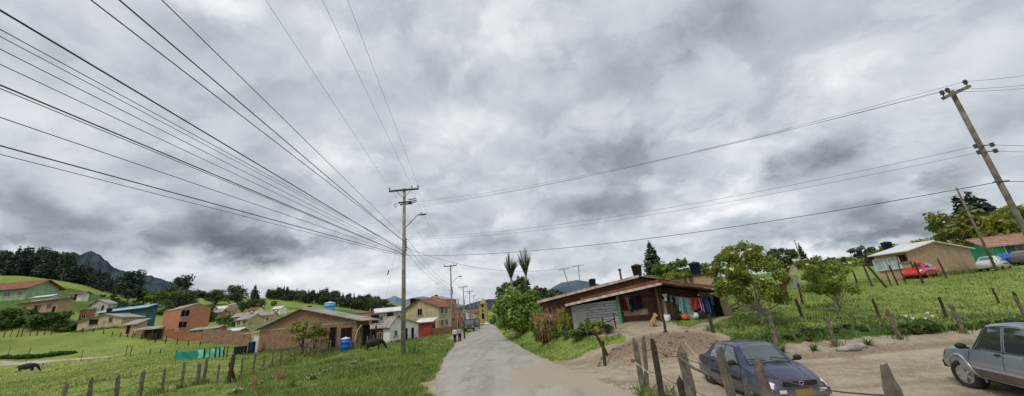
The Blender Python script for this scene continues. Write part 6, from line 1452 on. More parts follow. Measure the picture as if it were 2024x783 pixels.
# across to the right pole
for k_, py in enumerate((403, 409, 413)):
    cable((P1[0]+1.1, P1[1]-.2, zp(py)), tuple(RA[k_]), .55, .007, 'thin upper line crossing the sky to the right pole', 'upper lines crossing to the right pole', 'cable_grey')
for py, tz in ((470, q2), (474, q3)): cable((P1[0]+.2, P1[1]-.1, zp(py)), (rt[0]-.3, RY-.1, z+tz), .75, .007, 'thin middle line crossing the sky to the right pole', 'middle lines crossing to the right pole', 'cable_grey')
cable((P1[0]+.2, P1[1]-.1, zp(506)), (rt[0], RY-.1, z+q4), .75, .013, 'thick lower cable crossing the sky to the right pole')
for k_, e in enumerate((180, 172, 146)):
    b = at(2140, e-18, 11.5); cable(tuple(RA[k_]), b, .1, .007, 'thin line leaving the right pole beyond the right edge', 'lines leaving the right pole', 'cable_grey')
b = at(2140, 345, 11.5); cable((rt[0], RY-.1, z+q4), b, .1, .011, 'thick cable leaving the right pole beyond the right edge')
for e in (290, 302): b = at(2140, e-12, 11.5); cable((rt[0]+.3, RY-.1, ztop(rt[0], RY, e)), b, .1, .007, 'thin middle line leaving the right pole beyond the right edge', 'middle lines leaving the right pole', 'cable_grey')
cable((P1[0], P1[1], zp(488)), at(1143, 526, 31), 1.1, .012, 'sagging service cable from the nearest pole to the aerial on the rear house')
# guy wire
g0_ = at(742, 640, 36); cable((P1[0], P1[1], zp(412)), (g0_[0], g0_[1], hz(g0_[0], g0_[1])), 0, .006, 'thin guy wire sloping down left from the nearest pole')
gm = MB(); pt = Vector((P1[0], P1[1], zp(412))).lerp(Vector(g0_), .52); gm.tube([pt, pt.lerp(Vector(g0_), .08)], .05, 6); tag(gm.build('guy_insulator', MT['ceramic']), 'dark strain insulator on the sloping guy wire', 'insulator')
# ------------------------------------------------------------------ rocks by the dirt bank
for i, (px, py, Y, s, lb) in enumerate([(1682, 694, 16.7, .3, 'pale flat rock at the edge of the dirt road'), (1672, 696, 16.7, .14, 'small grey stone left of the flat rock'), (1700, 690, 16.9, .2, 'grey rock right of the flat rock'), (1764, 686, 17.0, .12, 'small pale stone near the bank fence post'), (1278, 770, 11.9, .12, 'small stone at the foot of the slanted twin post')]):
    m = MB(); m.sph((0, 0, 0), (s*1.6, s, s*.55), 12, 8); o = m.build('rock', MT['concrete'], None, True)
    for v in o.data.vertices: v.co *= 1+.22*math.sin(v.co.x*9/s*.3+i)+.12*math.cos(v.co.y*14/s*.3)
    a = at(px, py, Y); o.location = (a[0], a[1], hz(a[0], a[1])+s*.15); o.rotation_euler = (0, 0, i*1.1); tag(o, lb, 'rock')
g = random.Random(31); GRk = 'loose clods of earth on the mound'
for i in range(60):
    a = g.uniform(0, 6.28); rr = g.uniform(.3, 1.1); x, y = MOUND[0]+3.0*rr*math.cos(a), MOUND[1]+2.1*rr*math.sin(a)
    if rdist(x, y) < 3.3: continue
    s = g.uniform(.03, .10)
    if i < 4:
        m = MB(); m.sph((0, 0, 0), (1.2, 1, .7), 7, 5); o = m.build('clod', M_plain('clod_earth', srgb(122, 102, 82), srgb(92, 74, 58), 5, .95), None, False)
        for v in o.data.vertices: v.co *= 1+.3*math.sin(v.co.x*5+i)*math.cos(v.co.y*4)
        if i == 0: CLOD = []
        CLOD.append(o.data)
    else: o = mobj('clod', CLOD[i % 4])
    o.location = (x, y, hz(x, y)+s*.2); o.scale = (s, s, s); o.rotation_euler = (0, 0, a); tag(o, 'small clod of earth on the dirt mound', 'clod', GRk)
# ditch strip across the pasture behind the cow
n = 40; V = []; Fq = []
for i in range(n+1):
    px = -20+i*7.0; Yc = 60-.3*i*.1; a = at(px, 705, Yc); w = (1.6*(1-i/n)+.1)
    for s in (-1, 1):
        yy = Yc+s*w; V.append((a[0]*yy/Yc, yy, hz(a[0]*yy/Yc, yy)+.05))
for i in range(n): Fq.append((2*i, 2*i+2, 2*i+3, 2*i+1))
o = mobj('path', np_mesh('path', V, Fq, True), M_plain('pale_track', srgb(170, 162, 146), srgb(140, 136, 110), .5, .9, grime=.15)); tag(o, kind='structure')
for i in range(22):
    px = 10+i*6.2; a = at(px, 703, 63+.0*i)
    place('dbush%d' % (i % 3), a[0], a[1], RND.uniform(.5, 1.0), 'low dark rushes behind the pale track in the pasture', 1.9, cat='rushes', group='rushes behind the pale track')
# junk by the barn's left corner
a = at(495, 700, 44)
def junk(px, py, Y, d, mat, label, rz=.3, name='crate', cat='crate'):
    p = at(px, py, Y); m = MB(); m.box((0, 0, d[2]/2), d); m.box((0, -d[1]/2-.015, d[2]*.75), (d[0]*.96, .025, .06)); m.box((0, -d[1]/2-.015, d[2]*.25), (d[0]*.96, .025, .06)); o = m.build(name, MT[mat]); o.location = (p[0], p[1], hz(p[0], p[1])); o.rotation_euler = (0, 0, rz); tag(o, label, cat)
junk(474, 700, 43, (1.0, .8, .9), 'cloth_black', 'black covered crate left of the barn corner'); junk(496, 698, 44, (.5, .5, 1.3), 'cloth_navy', 'tall dark blue crate at the barn corner', .1)
junk(462, 690, 45, (1.8, .9, .08), 'white', 'white board lying tilted by the black crate', .5, 'board', 'board'); junk(505, 690, 45, (.5, .4, 1.9), 'white', 'white sheeted bundle standing at the barn corner', .4, 'bundle', 'bundle')
aw = at(492, 690, 60); o = empty('awning', (aw[0], aw[1], hz(aw[0], aw[1]))); tag(o, 'small pink and white awning behind the barn corner', 'awning')
for sx in (-1, 1): m = MB(); m.tube([(sx*1.1, 0, -.2), (sx*1.1, 0, 2.0)], .05, 6); m.build('post', MT['wood_pale'], o)
m = MB(); m.box((0, 0, 2.08), (2.8, 1.6, .14), 0, .15); m.build('canopy', MT['tile_pink'], o)
sh_a = at(288, 676, 71); o = empty('lean_to', (sh_a[0], sh_a[1], hz(sh_a[0], sh_a[1]))); tag(o, 'ramshackle lean-to with a pale sheet roof below the teal shed', 'lean-to')
m = MB(); slab(m, [(-2, -1, 1.7), (2, -1, 1.5), (2, 1.4, 2.1), (-2, 1.4, 2.2)], .06); m.build('roof', MT['roof_grey'], o)
for x in (-1.8, 0, 1.8):
    for y, zz in ((-.9, 1.55), (1.3, 2.05)): m = MB(); m.tube([(x, y, -.3), (x, y, zz)], .07, 6); m.build('post', MT['wood_dark'], o)
m = MB(); m.box((0, 1.1, .7), (3.6, .1, 1.9)); m.box((1.2, -.2, .4), (.9, .8, .9)); m.build('back_panel', MT['wood_dark'], o)

# pebbles and small stones strewn over the dirt
g = np.random.default_rng(88); N_ = 9000; xx = g.uniform(2.5, 26, N_); yy = g.uniform(3.5, 17.2, N_); k = (dirt(xx, yy) > .7) & (g.random(N_) < .25+.75*sst(.45, .65, fbm(xx*.6, yy*.6, 15, 4))); xx, yy = xx[k], yy[k]
zz = h(xx, yy)+.012; sz = .012+.03*g.random(len(xx))**4; V = []; base = np.array([(1, 0, 0), (.3, .9, 0), (-.8, .6, 0), (-.7, -.7, 0), (.4, -.9, 0), (.1, 0, .7)])
jit = g.uniform(.7, 1.3, (len(xx), 6, 1)); P_ = base[None]*jit*sz[:, None, None]+np.stack([xx, yy, zz], -1)[:, None]
i6 = np.arange(len(xx))[:, None]*6; Fq = np.concatenate([np.stack([i6[:, 0]+a, i6[:, 0]+(a+1) % 5, i6[:, 0]+5], -1) for a in range(5)])
o = mobj('gravel', np_mesh('gravel', P_.reshape(-1, 3), Fq), M_leaf('gravel_stone', srgb(120, 108, 94), srgb(186, 174, 158), None, 0, 0)); tag(o, kind='stuff')
# loose sheets and boards on the shack roof
for i, (px, py, l, rz_, mt, lb) in enumerate([(1180, 588, 1.6, .1, 'roof_rust', 'rusty loose sheet low on the shack roof'), (1220, 576, 1.3, -.2, 'fascia', 'pale board lying on the left half of the shack roof'), (1262, 566, 1.5, .15, 'fascia_red', 'reddish board near the ridge of the shack roof'), (1352, 566, 1.4, .05, 'roof_grey', 'grey loose sheet on the right half of the shack roof')]):
    q = on_face(px, py, FE+1.2); c, s_ = math.cos(SRZ), math.sin(SRZ); zz_ = roofz(q[0])+.1
    m = MB(); m.box((0, 0, 0), (l, .5, .035)); m.box((l*.2, .1, .035), (.2, .12, .08)); o = m.build('roof_board', MT[mt]); o.location = (SL[0]+c*q[0]-s_*q[1], SL[1]+s_*q[0]+c*q[1], SL[2]+zz_); sl_a = math.atan2(pk[2]-eL[2], pk[0]-eL[0]) if q[0] < pk[0] else math.atan2(eR[2]-pk[2], eR[0]-pk[0]); o.rotation_euler = (0, -sl_a, SRZ+rz_*.3); tag(o, lb, 'board')
# timber and scrap heap at the right end of the shack
for i, (px, py, Y, l, e, az_, mt, lb) in enumerate([(1452, 622, 25, 1.9, .35, .3, 'wood_dark', 'dark plank leaning right of the shack doorway'), (1462, 618, 25.5, 2.2, .15, .1, 'wood', 'grey plank lying in the scrap heap right of the shack'), (1470, 612, 26, 1.6, .5, 2.6, 'wood_pale', 'pale plank sticking up from the scrap heap right of the shack'), (1478, 615, 25.6, 1.8, .1, 2.9, 'wood_dark', 'dark beam lying at the far end of the scrap heap')]):
    p = at(px, py, Y); z = hz(p[0], p[1]); m = MB(); m.box((l/2, 0, .06), (l, .16, .06)); m.box((l*.15, 0, .1), (.12, .18, .03)); o = m.build('plank', MT[mt]); o.location = (p[0]-.6, p[1], z+.1); o.rotation_euler = (0, -e, az_); tag(o, lb, 'plank')

foot_grass('post_foot_grass', [p[:2] for p in A1c for _ in range(2)]+[p[:2] for p in B1]+[p[:2] for p in near], 2600, 902, .16, .34)
# ------------------------------------------------------------------ vehicles
def pchip(xk, yk, x):
    xk = np.asarray(xk, float); yk = np.asarray(yk, float); hk = np.diff(xk); dl = (np.diff(yk, axis=0).T/hk).T
    d = np.zeros_like(yk)
    a, b = dl[:-1], dl[1:]
    with np.errstate(divide='ignore', invalid='ignore'): d[1:-1] = np.where(a*b > 0, 2*a*b/(a+b), 0)
    d[0] = dl[0]; d[-1] = dl[-1]
    i = np.clip(np.searchsorted(xk, x)-1, 0, len(hk)-1); t = ((x-xk[i])/hk[i])
    sh = (len(np.atleast_1d(x)),)+(1,)*(yk.ndim-1); t = np.reshape(t, sh); hh = np.reshape(hk[i], sh)
    return yk[i]*(1+2*t)*(1-t)**2+d[i]*hh*t*(1-t)**2+yk[i+1]*t*t*(3-2*t)+d[i+1]*hh*t*t*(t-1)
class Body:
    """st: list of (x, z0, zbelt, ztop, wlow, wmax, wbelt, wtop, crown)"""
    def __init__(s, st):
        st = sorted(st); s.xk = np.array([q[0] for q in st]); P = []
        for (x, z0, zb_, zt, wl, wm, wb, wt, cr) in st:
            hb = zb_-z0
            P.append([(0, z0), (wl*.9, z0), (wl, z0+.05*hb), (wm*.99, z0+.28*hb), (wm, z0+.6*hb), (wb+.3*(wm-wb), z0+.9*hb), (wb, zb_), (wb+(wt-wb)*.5, zb_+(zt-zb_)*.52), (wt+.0, zt-.035*min(1, (zt-zb_)/.3+.3)), (wt-.10, zt), (wt*.5, zt+cr*.7), (0, zt+cr)])
        s.P = np.array(P); s.nv = s.P.shape[1]
    def S(s, x, v):
        x = np.atleast_1d(np.asarray(x, float)); v = np.atleast_1d(np.asarray(v, float))
        sec = pchip(s.xk, s.P, x); i = np.clip(v.astype(int), 0, s.nv-2); t = (v-i)[:, None]
        k = np.arange(len(x)); p0 = sec[k, np.clip(i-1, 0, 99)]; p1 = sec[k, i]; p2 = sec[k, i+1]; p3 = sec[k, np.clip(i+2, 0, s.nv-1)]
        m1 = (p2-p0)*.35; m2 = (p3-p1)*.35
        q = p1*(1+2*t)*(1-t)**2+m1*t*(1-t)**2+p2*t*t*(3-2*t)+m2*t*t*(t-1)
        return np.column_stack([x, q[:, 0], q[:, 1]])
    def nrm(s, x, v):
        e = .01; a = s.S(x+e, v)-s.S(x-e, v); b = s.S(x, np.minimum(v+e*4, s.nv-1))-s.S(x, np.maximum(v-e*4, 0)); n_ = np.cross(b, a)
        n_ /= np.maximum(np.linalg.norm(n_, axis=1, keepdims=True), 1e-9); c = s.S(x, v)
        sg = np.sign(n_[:, 1:2]*c[:, 1:2]+n_[:, 2:3]*(c[:, 2:3]-.6)*1.0); sg[sg == 0] = 1
        return n_*sg
    def mesh(s, parent, mat, arches, nx=110, nvs=56):
        xs = np.linspace(s.xk[0], s.xk[-1], nx); vs = np.linspace(0, s.nv-1, nvs); X, Vv = np.meshgrid(xs, vs, indexing='ij')
        L = s.S(X.ravel(), Vv.ravel()).reshape(nx, nvs, 3); Rr = L.copy(); Rr[:, :, 1] *= -1
        full = np.concatenate([L, Rr[:, ::-1][:, 1:-1]], 1); nr = full.shape[1]
        V = full.reshape(-1, 3); F_ = []
        for i in range(nx-1):
            for j in range(nr): a = i*nr+j; b = i*nr+(j+1) % nr; F_.append((a, b, b+nr, a+nr))
        F_.append(tuple(range(nr-1, -1, -1))); F_.append(tuple((nx-1)*nr+k for k in range(nr)))
        m = MB(); m.add(V, F_); o = m.build('body', mat, parent, True, False)
        o.data.materials.append(MT['dark'])
        for (ax, az_, ar) in arches:
            c = MB(); c.lathe([(ar, -2), (ar, 2)], (ax, 0, az_), 32, 'y'); co = c.build('cut', MT['dark']); 
            for side in (1,):
                md = o.modifiers.new('b', 'BOOLEAN'); md.operation = 'DIFFERENCE'; md.object = co; md.solver = 'EXACT'
                try: md.material_mode = 'TRANSFER'
                except Exception: pass
            # limit the cut to the outer part of the body: the floor pan is rebuilt as an inner box
            bake(o); bpy.data.objects.remove(co)
        for p in o.data.polygons: p.use_smooth = True
        return o
    def patch(s, name, quad, mat, parent, off=.006, n=10, m_=6, side=1, smooth=True):
        """quad: four (x, v) corners in order bl, br, tr, tl"""
        q = np.array(quad, float); V = []
        for j in range(m_+1):
            for i in range(n+1):
                a, b = i/n, j/m_; V.append(q[0]*(1-a)*(1-b)+q[1]*a*(1-b)+q[2]*a*b+q[3]*(1-a)*b)
        V = np.array(V); N_ = s.nrm(V[:, 0], V[:, 1]); Pp = s.S(V[:, 0], V[:, 1])+s.nrm(V[:, 0], V[:, 1])*off
        sides = (1, -1) if side == 0 else (side,)
        allV = []; allF = []
        for sd_ in sides:
            b0 = len(allV); W = Pp.copy(); W[:, 1] *= sd_; allV += [tuple(w) for w in W]
            for j in range(m_):
                for i in range(n): a = b0+j*(n+1)+i; allF.append((a, a+1, a+n+2, a+n+1))
        A = np.array(allV); Fa = np.array(allF); fn = np.cross(A[Fa[:, 1]]-A[Fa[:, 0]], A[Fa[:, 3]]-A[Fa[:, 0]])
        nb = np.tile(N_, (len(sides), 1)); nb[:, 1] *= np.repeat(sides, len(N_)); fl = (fn*nb[Fa[:, 0]]).sum(1) < 0
        Fa[fl] = Fa[fl][:, ::-1]; allF = Fa
        return mobj(name, np_mesh(name, allV, allF, smooth), mat, parent)
    def line(s, pts, rad, off=.002, side=1):
        q = np.array(pts, float); Pp = s.S(q[:, 0], q[:, 1])+s.nrm(q[:, 0], q[:, 1])*off; Pp[:, 1] *= side; m = MB(); m.tube([tuple(p) for p in Pp], rad, 5); return m
def wheel(parent, x, y, r, w, steer=0, spokes=5, rimmat='alloy'):
    o = empty('wheel', (x, y, r), steer, parent); sd_ = 1 if y > 0 else -1
    m = MB(); m.lathe([(r*.62, -w/2), (r*.93, -w/2), (r, -w*.36), (r*1.0, w*.36), (r*.93, w/2), (r*.62, w/2), (r*.60, 0)], (0, 0, 0), 30, 'y'); m.build('tyre', MT['rubber'], o, True, False)
    m = MB(); yo = sd_*w*.46
    m.lathe([(r*.5, yo-sd_*.05), (r*.64, yo-sd_*.02), (r*.64, yo+sd_*.004), (r*.58, yo+sd_*.006), (r*.56, yo-sd_*.04)], (0, 0, 0), 28, 'y')
    for k in range(spokes):
        a = 2*PI*k/spokes; m.box((math.cos(a)*r*.33, yo-sd_*.018, math.sin(a)*r*.33), (r*.5, .035, r*.17), 0, 0, -a)
    m.lathe([(r*.17, yo-sd_*.05), (r*.17, yo+sd_*.01), (r*.05, yo+sd_*.016)], (0, 0, 0), 14, 'y'); m.build('rim', MT[rimmat], o)
    m = MB(); m.lathe([(r*.6, -sd_*.0), (r*.6, yo-sd_*.07)], (0, 0, 0), 20, 'y'); m.build('brake_drum', MT['dark'], o)
    return o
def mirror(parent, x, y, z, mat, sc=1):
    m = MB(); sg = 1 if y > 0 else -1; m.sph((x, y+sg*.10*sc, z+.03), (.07*sc, .12*sc, .075*sc), 12, 8); m.box((x, y+sg*.0, z-.02), (.05, .1, .04)); return m.build('mirror', MT[mat], parent, True)
SED = dict(st=[(2.04, .30, .50, .52, .46, .60, .54, .40, .01), (1.98, .24, .56, .62, .60, .70, .60, .46, .015), (1.80, .20, .64, .70, .68, .77, .66, .52, .03), (1.45, .19, .76, .80, .72, .81, .72, .60, .035), (1.05, .19, .87, .90, .74, .82, .74, .64, .03),
    (.98, .19, .88, .94, .74, .82, .74, .63, .03), (.42, .18, .91, 1.36, .74, .825, .75, .55, .02), (.1, .18, .92, 1.405, .74, .825, .75, .545, .022), (-.55, .18, .93, 1.40, .74, .825, .75, .54, .022), (-.95, .18, .94, 1.33, .74, .82, .75, .54, .02), (-1.45, .20, .95, 1.02, .73, .81, .73, .6, .02), (-1.75, .22, .93, .97, .71, .79, .70, .58, .015), (-2.0, .28, .86, .90, .64, .72, .64, .54, .01), (-2.06, .34, .74, .78, .56, .62, .56, .46, .01)],
    arches=[(1.25, .29, .345), (-1.2, .29, .345)], r=.29, tw=.185, track=.71)
def seam(b, o, name, ln, mat='trim', rad=.006):
    m = MB()
    for sd_ in (1, -1):
        for L in ln: q = b.line(L, rad, .001, sd_); m.add(q.v, q.f)
    m.build(name, MT[mat], o)
def car(spec, name, paint, label, loc, rz, steer=0, style='sedan', cat='car'):
    o = empty(name, loc, rz); tag(o, label, cat); b = Body(spec['st']); bd = b.mesh(o, MT[paint], spec['arches'])
    r, tw, tr = spec['r'], spec['tw'], spec['track']
    ax = [a[0] for a in spec['arches']]
    for x in ax:
        for sd_ in (1, -1): wheel(o, x, sd_*tr, r, tw, steer if x == ax[0] else 0, spec.get('spokes', 5))
    m = MB(); m.box(((ax[0]+ax[1])/2, 0, .42), (ax[0]-ax[1]-.6, 1.3, .3)); m.box((ax[0], 0, .45), (.5, .9, .3)); m.box((ax[1], 0, .45), (.5, .9, .3)); m.build('underbody', MT['dark'], o)
    G = MT['glass_car']
    for nm, q in spec['glass']: 
        if nm in ('windscreen', 'rear_window'): 
            for sd_ in (1, -1): pass
            b.patch(nm, q, G, o, .005, 10, 8, 0)
        else:
            b.patch(nm, q, G, o, .005, 10, 6, 1); b.patch(nm, q, G, o, .005, 10, 6, -1)
    seam(b, o, 'door_seam', spec['seams']); seam(b, o, 'window_trim', spec.get('wtrim', []), 'trim', .011)
    for q in spec.get('trimpatch', []): [b.patch('side_moulding', q[0], MT[q[1]], o, .012, 20, 2, s_) for s_ in (1, -1)]
    for hx, hv in spec['handles']:
        for sd_ in (1, -1):
            p = b.S([hx], [hv])[0]; m = MB(); m.box((p[0], sd_*(p[1]+.012), p[2]), (.16, .035, .035)); m.build('door_handle', MT['trim'], o)
    for hq in spec['lamps']:
        for sd_ in (1, -1): b.patch(hq[0], hq[1], MT[hq[2]], o, .012, 8, 5, sd_)
    x, y, z = spec['mirror']
    for sd_ in (1, -1): mirror(o, x, sd_*y, z, spec.get('mmat', 'trim'))
    return o, b
SED['glass'] = [('windscreen', [(1.0, 9.05), (1.0, 11), (.44, 11), (.46, 9.1)]), ('rear_window', [(-1.4, 9.1), (-1.4, 11), (-.98, 11), (-.96, 9.15)]), ('side_window', [(.78, 6.15), (.02, 6.15), (.02, 7.85), (.40, 7.8)]), ('side_window', [(-.06, 6.15), (-.86, 6.2), (-.78, 7.8), (-.06, 7.85)])]
SED['seams'] = [[(.92, v) for v in np.linspace(2, 6, 9)], [(-.02, v) for v in np.linspace(1.8, 6.1, 9)], [(-.86, v) for v in np.linspace(4.4, 6.1, 6)], [(x, 2.0) for x in np.linspace(.9, -.8, 14)], [(x, 6.08) for x in np.linspace(1.0, -1.1, 18)], [(x, 9.4) for x in np.linspace(1.9, 1.05, 10)]]
SED['wtrim'] = [[(.84, 6.1), (.42, 7.95), (.0, 8.0), (-.8, 7.95), (-.92, 6.15), (0, 6.08), (.84, 6.1)], [(-.02, 6.1), (-.02, 8.0)], [(1.02, 8.9), (.43, 9.0)], [(1.03, 9.0), (1.03, 10), (1.03, 11)]]
SED['trimpatch'] = [([(.9, 3.6), (-.85, 3.6), (-.85, 3.95), (.9, 3.95)], 'trim')]
SED['handles'] = [(.12, 5.35), (-.7, 5.35)]
SED['lamps'] = [('headlight', [(2.005, 4.7), (1.80, 4.5), (1.72, 5.9), (1.97, 6.8)], 'lamp'), ('tail_light', [(-1.98, 4.7), (-1.86, 4.7), (-1.84, 6.2), (-1.98, 6.6)], 'redlamp')]
SED['mirror'] = (.80, .80, .95); SED['mmat'] = 'trim'
c, b = car(SED, 'sedan_car', 'paint_blue', 'dusty slate blue sedan parked facing the camera behind the roadside fence', (6.643, 12.053, hz(6.643, 12.053)-.01), R(-91.9), R(8))
m = MB(); m.box((2.06, 0, .60), (.06, .78, .10)); m.build('grille', MT['trim'], c)
m = MB(); m.box((1.99, 0, .40), (.20, 1.30, .17)); m.box((1.93, 0, .28), (.2, 1.25, .1)); m.build('bumper', MT['paint_blue'], c)
m = MB(); m.box((2.10, 0, .40), (.02, .40, .14)); m.build('license_plate', MT['plate'], c)
m = MB(); m.tube([(2.10, .055*math.cos(a), .61+.035*math.sin(a)) for a in np.linspace(0, 6.3, 17)], .009, 6); m.build('emblem', MT['chrome'], c)
m = MB(); m.tube([(1.03, .5, .985), (.93, .1, 1.06)], .012, 5); m.tube([(1.03, -.1, .995), (.92, -.5, 1.05)], .012, 5); m.build('wiper', MT['trim'], c)
m = MB(); m.box((2.0, .47, .44), (.2, .16, .07)); m.box((2.0, -.47, .44), (.2, .16, .07)); m.build('fog_lamp', MT['lamp'], c)
m = MB(); m.box((.35, .28, .95), (.14, .48, .5)); m.box((.35, -.32, .95), (.14, .48, .5)); m.build('seat', MT['trim'], c)
SUV = dict(st=[(2.34, .45, .66, .70, .60, .70, .62, .52, .01), (2.26, .38, .86, .92, .72, .82, .70, .58, .015), (2.05, .36, .95, 1.02, .78, .88, .76, .64, .02), (1.4, .35, 1.02, 1.08, .80, .90, .79, .68, .03), (1.02, .35, 1.06, 1.11, .81, .90, .80, .70, .03), (.95, .35, 1.06, 1.15, .81, .90, .80, .69, .02),
    (.40, .35, 1.08, 1.64, .81, .905, .81, .62, .015), (.15, .35, 1.08, 1.70, .81, .905, .81, .615, .02), (-1.0, .35, 1.08, 1.72, .81, .905, .81, .615, .02), (-2.0, .36, 1.08, 1.68, .80, .90, .80, .61, .02), (-2.25, .38, 1.08, 1.60, .78, .87, .78, .60, .015), (-2.42, .45, 1.02, 1.12, .72, .80, .72, .62, .01)],
    arches=[(1.40, .37, .46), (-1.42, .37, .45)], r=.37, tw=.25, track=.78, spokes=5)
SUV['glass'] = [('windscreen', [(.96, 9.05), (.96, 11), (.42, 11), (.42, 9.1)]), ('rear_window', [(-2.36, 9.1), (-2.36, 11), (-2.24, 11), (-2.24, 9.1)]), ('side_window', [(.70, 6.15), (-.22, 6.15), (-.22, 7.85), (.34, 7.85)]), ('side_window', [(-.34, 6.15), (-1.10, 6.15), (-1.10, 7.85), (-.34, 7.85)]), ('side_window', [(-1.2, 6.15), (-2.1, 6.15), (-2.02, 7.8), (-1.2, 7.85)])]
SUV['seams'] = [[(.92, v) for v in np.linspace(2, 6, 9)], [(-.28, v) for v in np.linspace(1.8, 6.1, 9)], [(-1.15, v) for v in np.linspace(4.2, 6.1, 6)], [(x, 2.05) for x in np.linspace(.9, -1.0, 14)], [(x, 9.4) for x in np.linspace(2.1, 1.1, 10)]]
SUV['wtrim'] = [[(.80, 6.1), (.36, 8.0), (-.3, 8.05), (-2.05, 8.0), (-2.15, 6.1), (-.3, 6.06), (.80, 6.1)], [(-.28, 6.1), (-.28, 8.0)], [(-1.15, 6.1), (-1.15, 8.0)], [(1.0, 9.0), (1.0, 10), (1.0, 11)]]
SUV['trimpatch'] = [([(.93, 2.1), (-.95, 2.1), (-.95, 3.3), (.93, 3.3)], 'cladding'), ([(.93, 3.3), (-.95, 3.3), (-.95, 3.55), (.93, 3.55)], 'flare'), ([(.93, 1.7), (-.95, 1.7), (-.95, 2.05), (.93, 2.05)], 'flare')]
SUV['handles'] = [(-.12, 5.2), (-1.0, 5.2)]
SUV['lamps'] = [('headlight', [(2.30, 4.6), (2.20, 4.6), (2.19, 6.0), (2.29, 6.4)], 'lamp'), ('indicator_light', [(2.22, 4.5), (2.06, 4.4), (2.05, 5.3), (2.2, 5.5)], 'amber'), ('tail_light', [(-2.40, 4.0), (-2.3, 4.0), (-2.28, 6.0), (-2.40, 6.0)], 'redlamp')]
SUV['mirror'] = (.80, .90, 1.12)
sx_, sy_ = 12.093, 9.58
c, b = car(SUV, 'suv_car', 'paint_grey', 'grey blue four-wheel-drive wagon with its front wheel turned, cut by the right edge', (sx_, sy_, hz(sx_, sy_)-.01), R(67.2), R(17))
for sd_ in (1, -1):
    for ax_, ar in ((1.40, .5), (-1.42, .49)):
        m = MB(); pts = []
        for a in np.linspace(-.25, PI+.25, 22):
            xx, zz = ax_+ar*math.cos(a), .37+ar*math.sin(a)
            vs = np.linspace(1, 6.5, 80); S_ = b.S(np.full(80, xx), vs); k = np.argmin(abs(S_[:, 2]-zz)); pts.append((xx, sd_*(S_[k, 1]+.006), zz))
        m.tube(pts, [.028]*len(pts), 6); m.build('wheel_flare', MT['flare'], c, True)
m = MB(); m.box((2.36, 0, .52), (.2, 1.5, .2)); m.box((2.2, .74, .52), (.4, .12, .18)); m.box((2.2, -.74, .52), (.4, .12, .18)); m.build('bumper', MT['trim'], c)
m = MB(); m.box((2.35, 0, .80), (.05, .9, .14)); m.build('grille', MT['trim'], c)
m = MB()
for sd_ in (1, -1): m.tube([(-.2, sd_*.5, 1.76), (-.3, sd_*.5, 1.80), (-1.9, sd_*.5, 1.78), (-2.0, sd_*.5, 1.73)], .018, 6)
for x in (-.5, -1.6): m.tube([(x, -.5, 1.79), (x, .5, 1.79)], .018, 6)
m.build('roof_rack', MT['trim'], c)
m = MB(); m.box((.35, .36, 1.1), (.14, .5, .62)); m.box((.35, -.36, 1.1), (.14, .5, .62)); m.box((-.75, 0, 1.05), (.14, 1.3, .5)); m.build('seat', MT['trim'], c)
# red hatchback
HAT = dict(SED); HAT['st'] = [(1.85, .30, .50, .52, .46, .60, .54, .40, .01), (1.78, .24, .58, .64, .60, .70, .60, .46, .015), (1.5, .20, .72, .76, .70, .79, .70, .56, .03), (1.0, .19, .86, .90, .73, .81, .73, .64, .03), (.92, .19, .87, .94, .73, .81, .73, .63, .03), (.36, .18, .91, 1.34, .73, .815, .74, .55, .02), (0, .18, .92, 1.40, .73, .815, .74, .545, .022), (-.9, .18, .93, 1.38, .73, .815, .74, .54, .022), (-1.35, .2, .93, 1.26, .72, .8, .73, .54, .02), (-1.78, .26, .9, .96, .68, .76, .68, .56, .01), (-1.85, .34, .78, .82, .58, .64, .58, .48, .01)]
HAT['arches'] = [(1.12, .29, .345), (-1.2, .29, .345)]
HAT['glass'] = [('windscreen', [(.93, 9.05), (.93, 11), (.39, 11), (.40, 9.1)]), ('rear_window', [(-1.72, 9.1), (-1.72, 11), (-1.38, 11), (-1.38, 9.15)]), ('side_window', [(.72, 6.15), (-.05, 6.15), (-.05, 7.85), (.34, 7.8)]), ('side_window', [(-.13, 6.15), (-1.2, 6.2), (-1.0, 7.8), (-.13, 7.85)])]
HAT['lamps'] = [('headlight', [(1.80, 5.0), (1.56, 4.9), (1.52, 6.2), (1.76, 7.4)], 'lamp'), ('tail_light', [(-1.82, 4.4), (-1.7, 4.4), (-1.68, 6.2), (-1.80, 6.4)], 'redlamp')]
HAT['seams'] = [[(.85, v) for v in np.linspace(2, 6, 9)], [(-.1, v) for v in np.linspace(1.8, 6.1, 9)], [(x, 2.0) for x in np.linspace(.8, -.8, 14)]]
HAT['wtrim'] = [[(.78, 6.1), (.36, 7.95), (.0, 8.0), (-1.0, 7.95), (-1.25, 6.15), (0, 6.08), (.78, 6.1)]]
a = at(1822, 547, 36.8)
car(HAT, 'hatchback_car', 'paint_red', 'bright red hatchback parked before the tan hill house', (a[0], a[1], hz(a[0], a[1])), R(205), .2)
a = at(1966, 531, 38.5)
car(SED, 'sedan_car', 'paint_silver', 'silver white sedan parked tail first near the green house', (a[0], a[1], hz(a[0], a[1])), R(28), 0)
a = at(2030, 520, 40.5)
car(HAT, 'hatchback_car', 'paint_dkgrey', 'dark grey hatchback partly out of frame beside the green house', (a[0], a[1], hz(a[0], a[1])), R(30), 0)
# blue plastic cover behind the silver car
a = at(1988, 512, 43); m = MB(); m.sph((0, 0, .6), (1.3, .9, .75), 14, 8); o = m.build('cover', MT['blue_plastic'], None, True); o.location = (a[0], a[1], hz(a[0], a[1])-.15); tag(o, 'blue plastic cover heaped behind the silver sedan', 'cover')
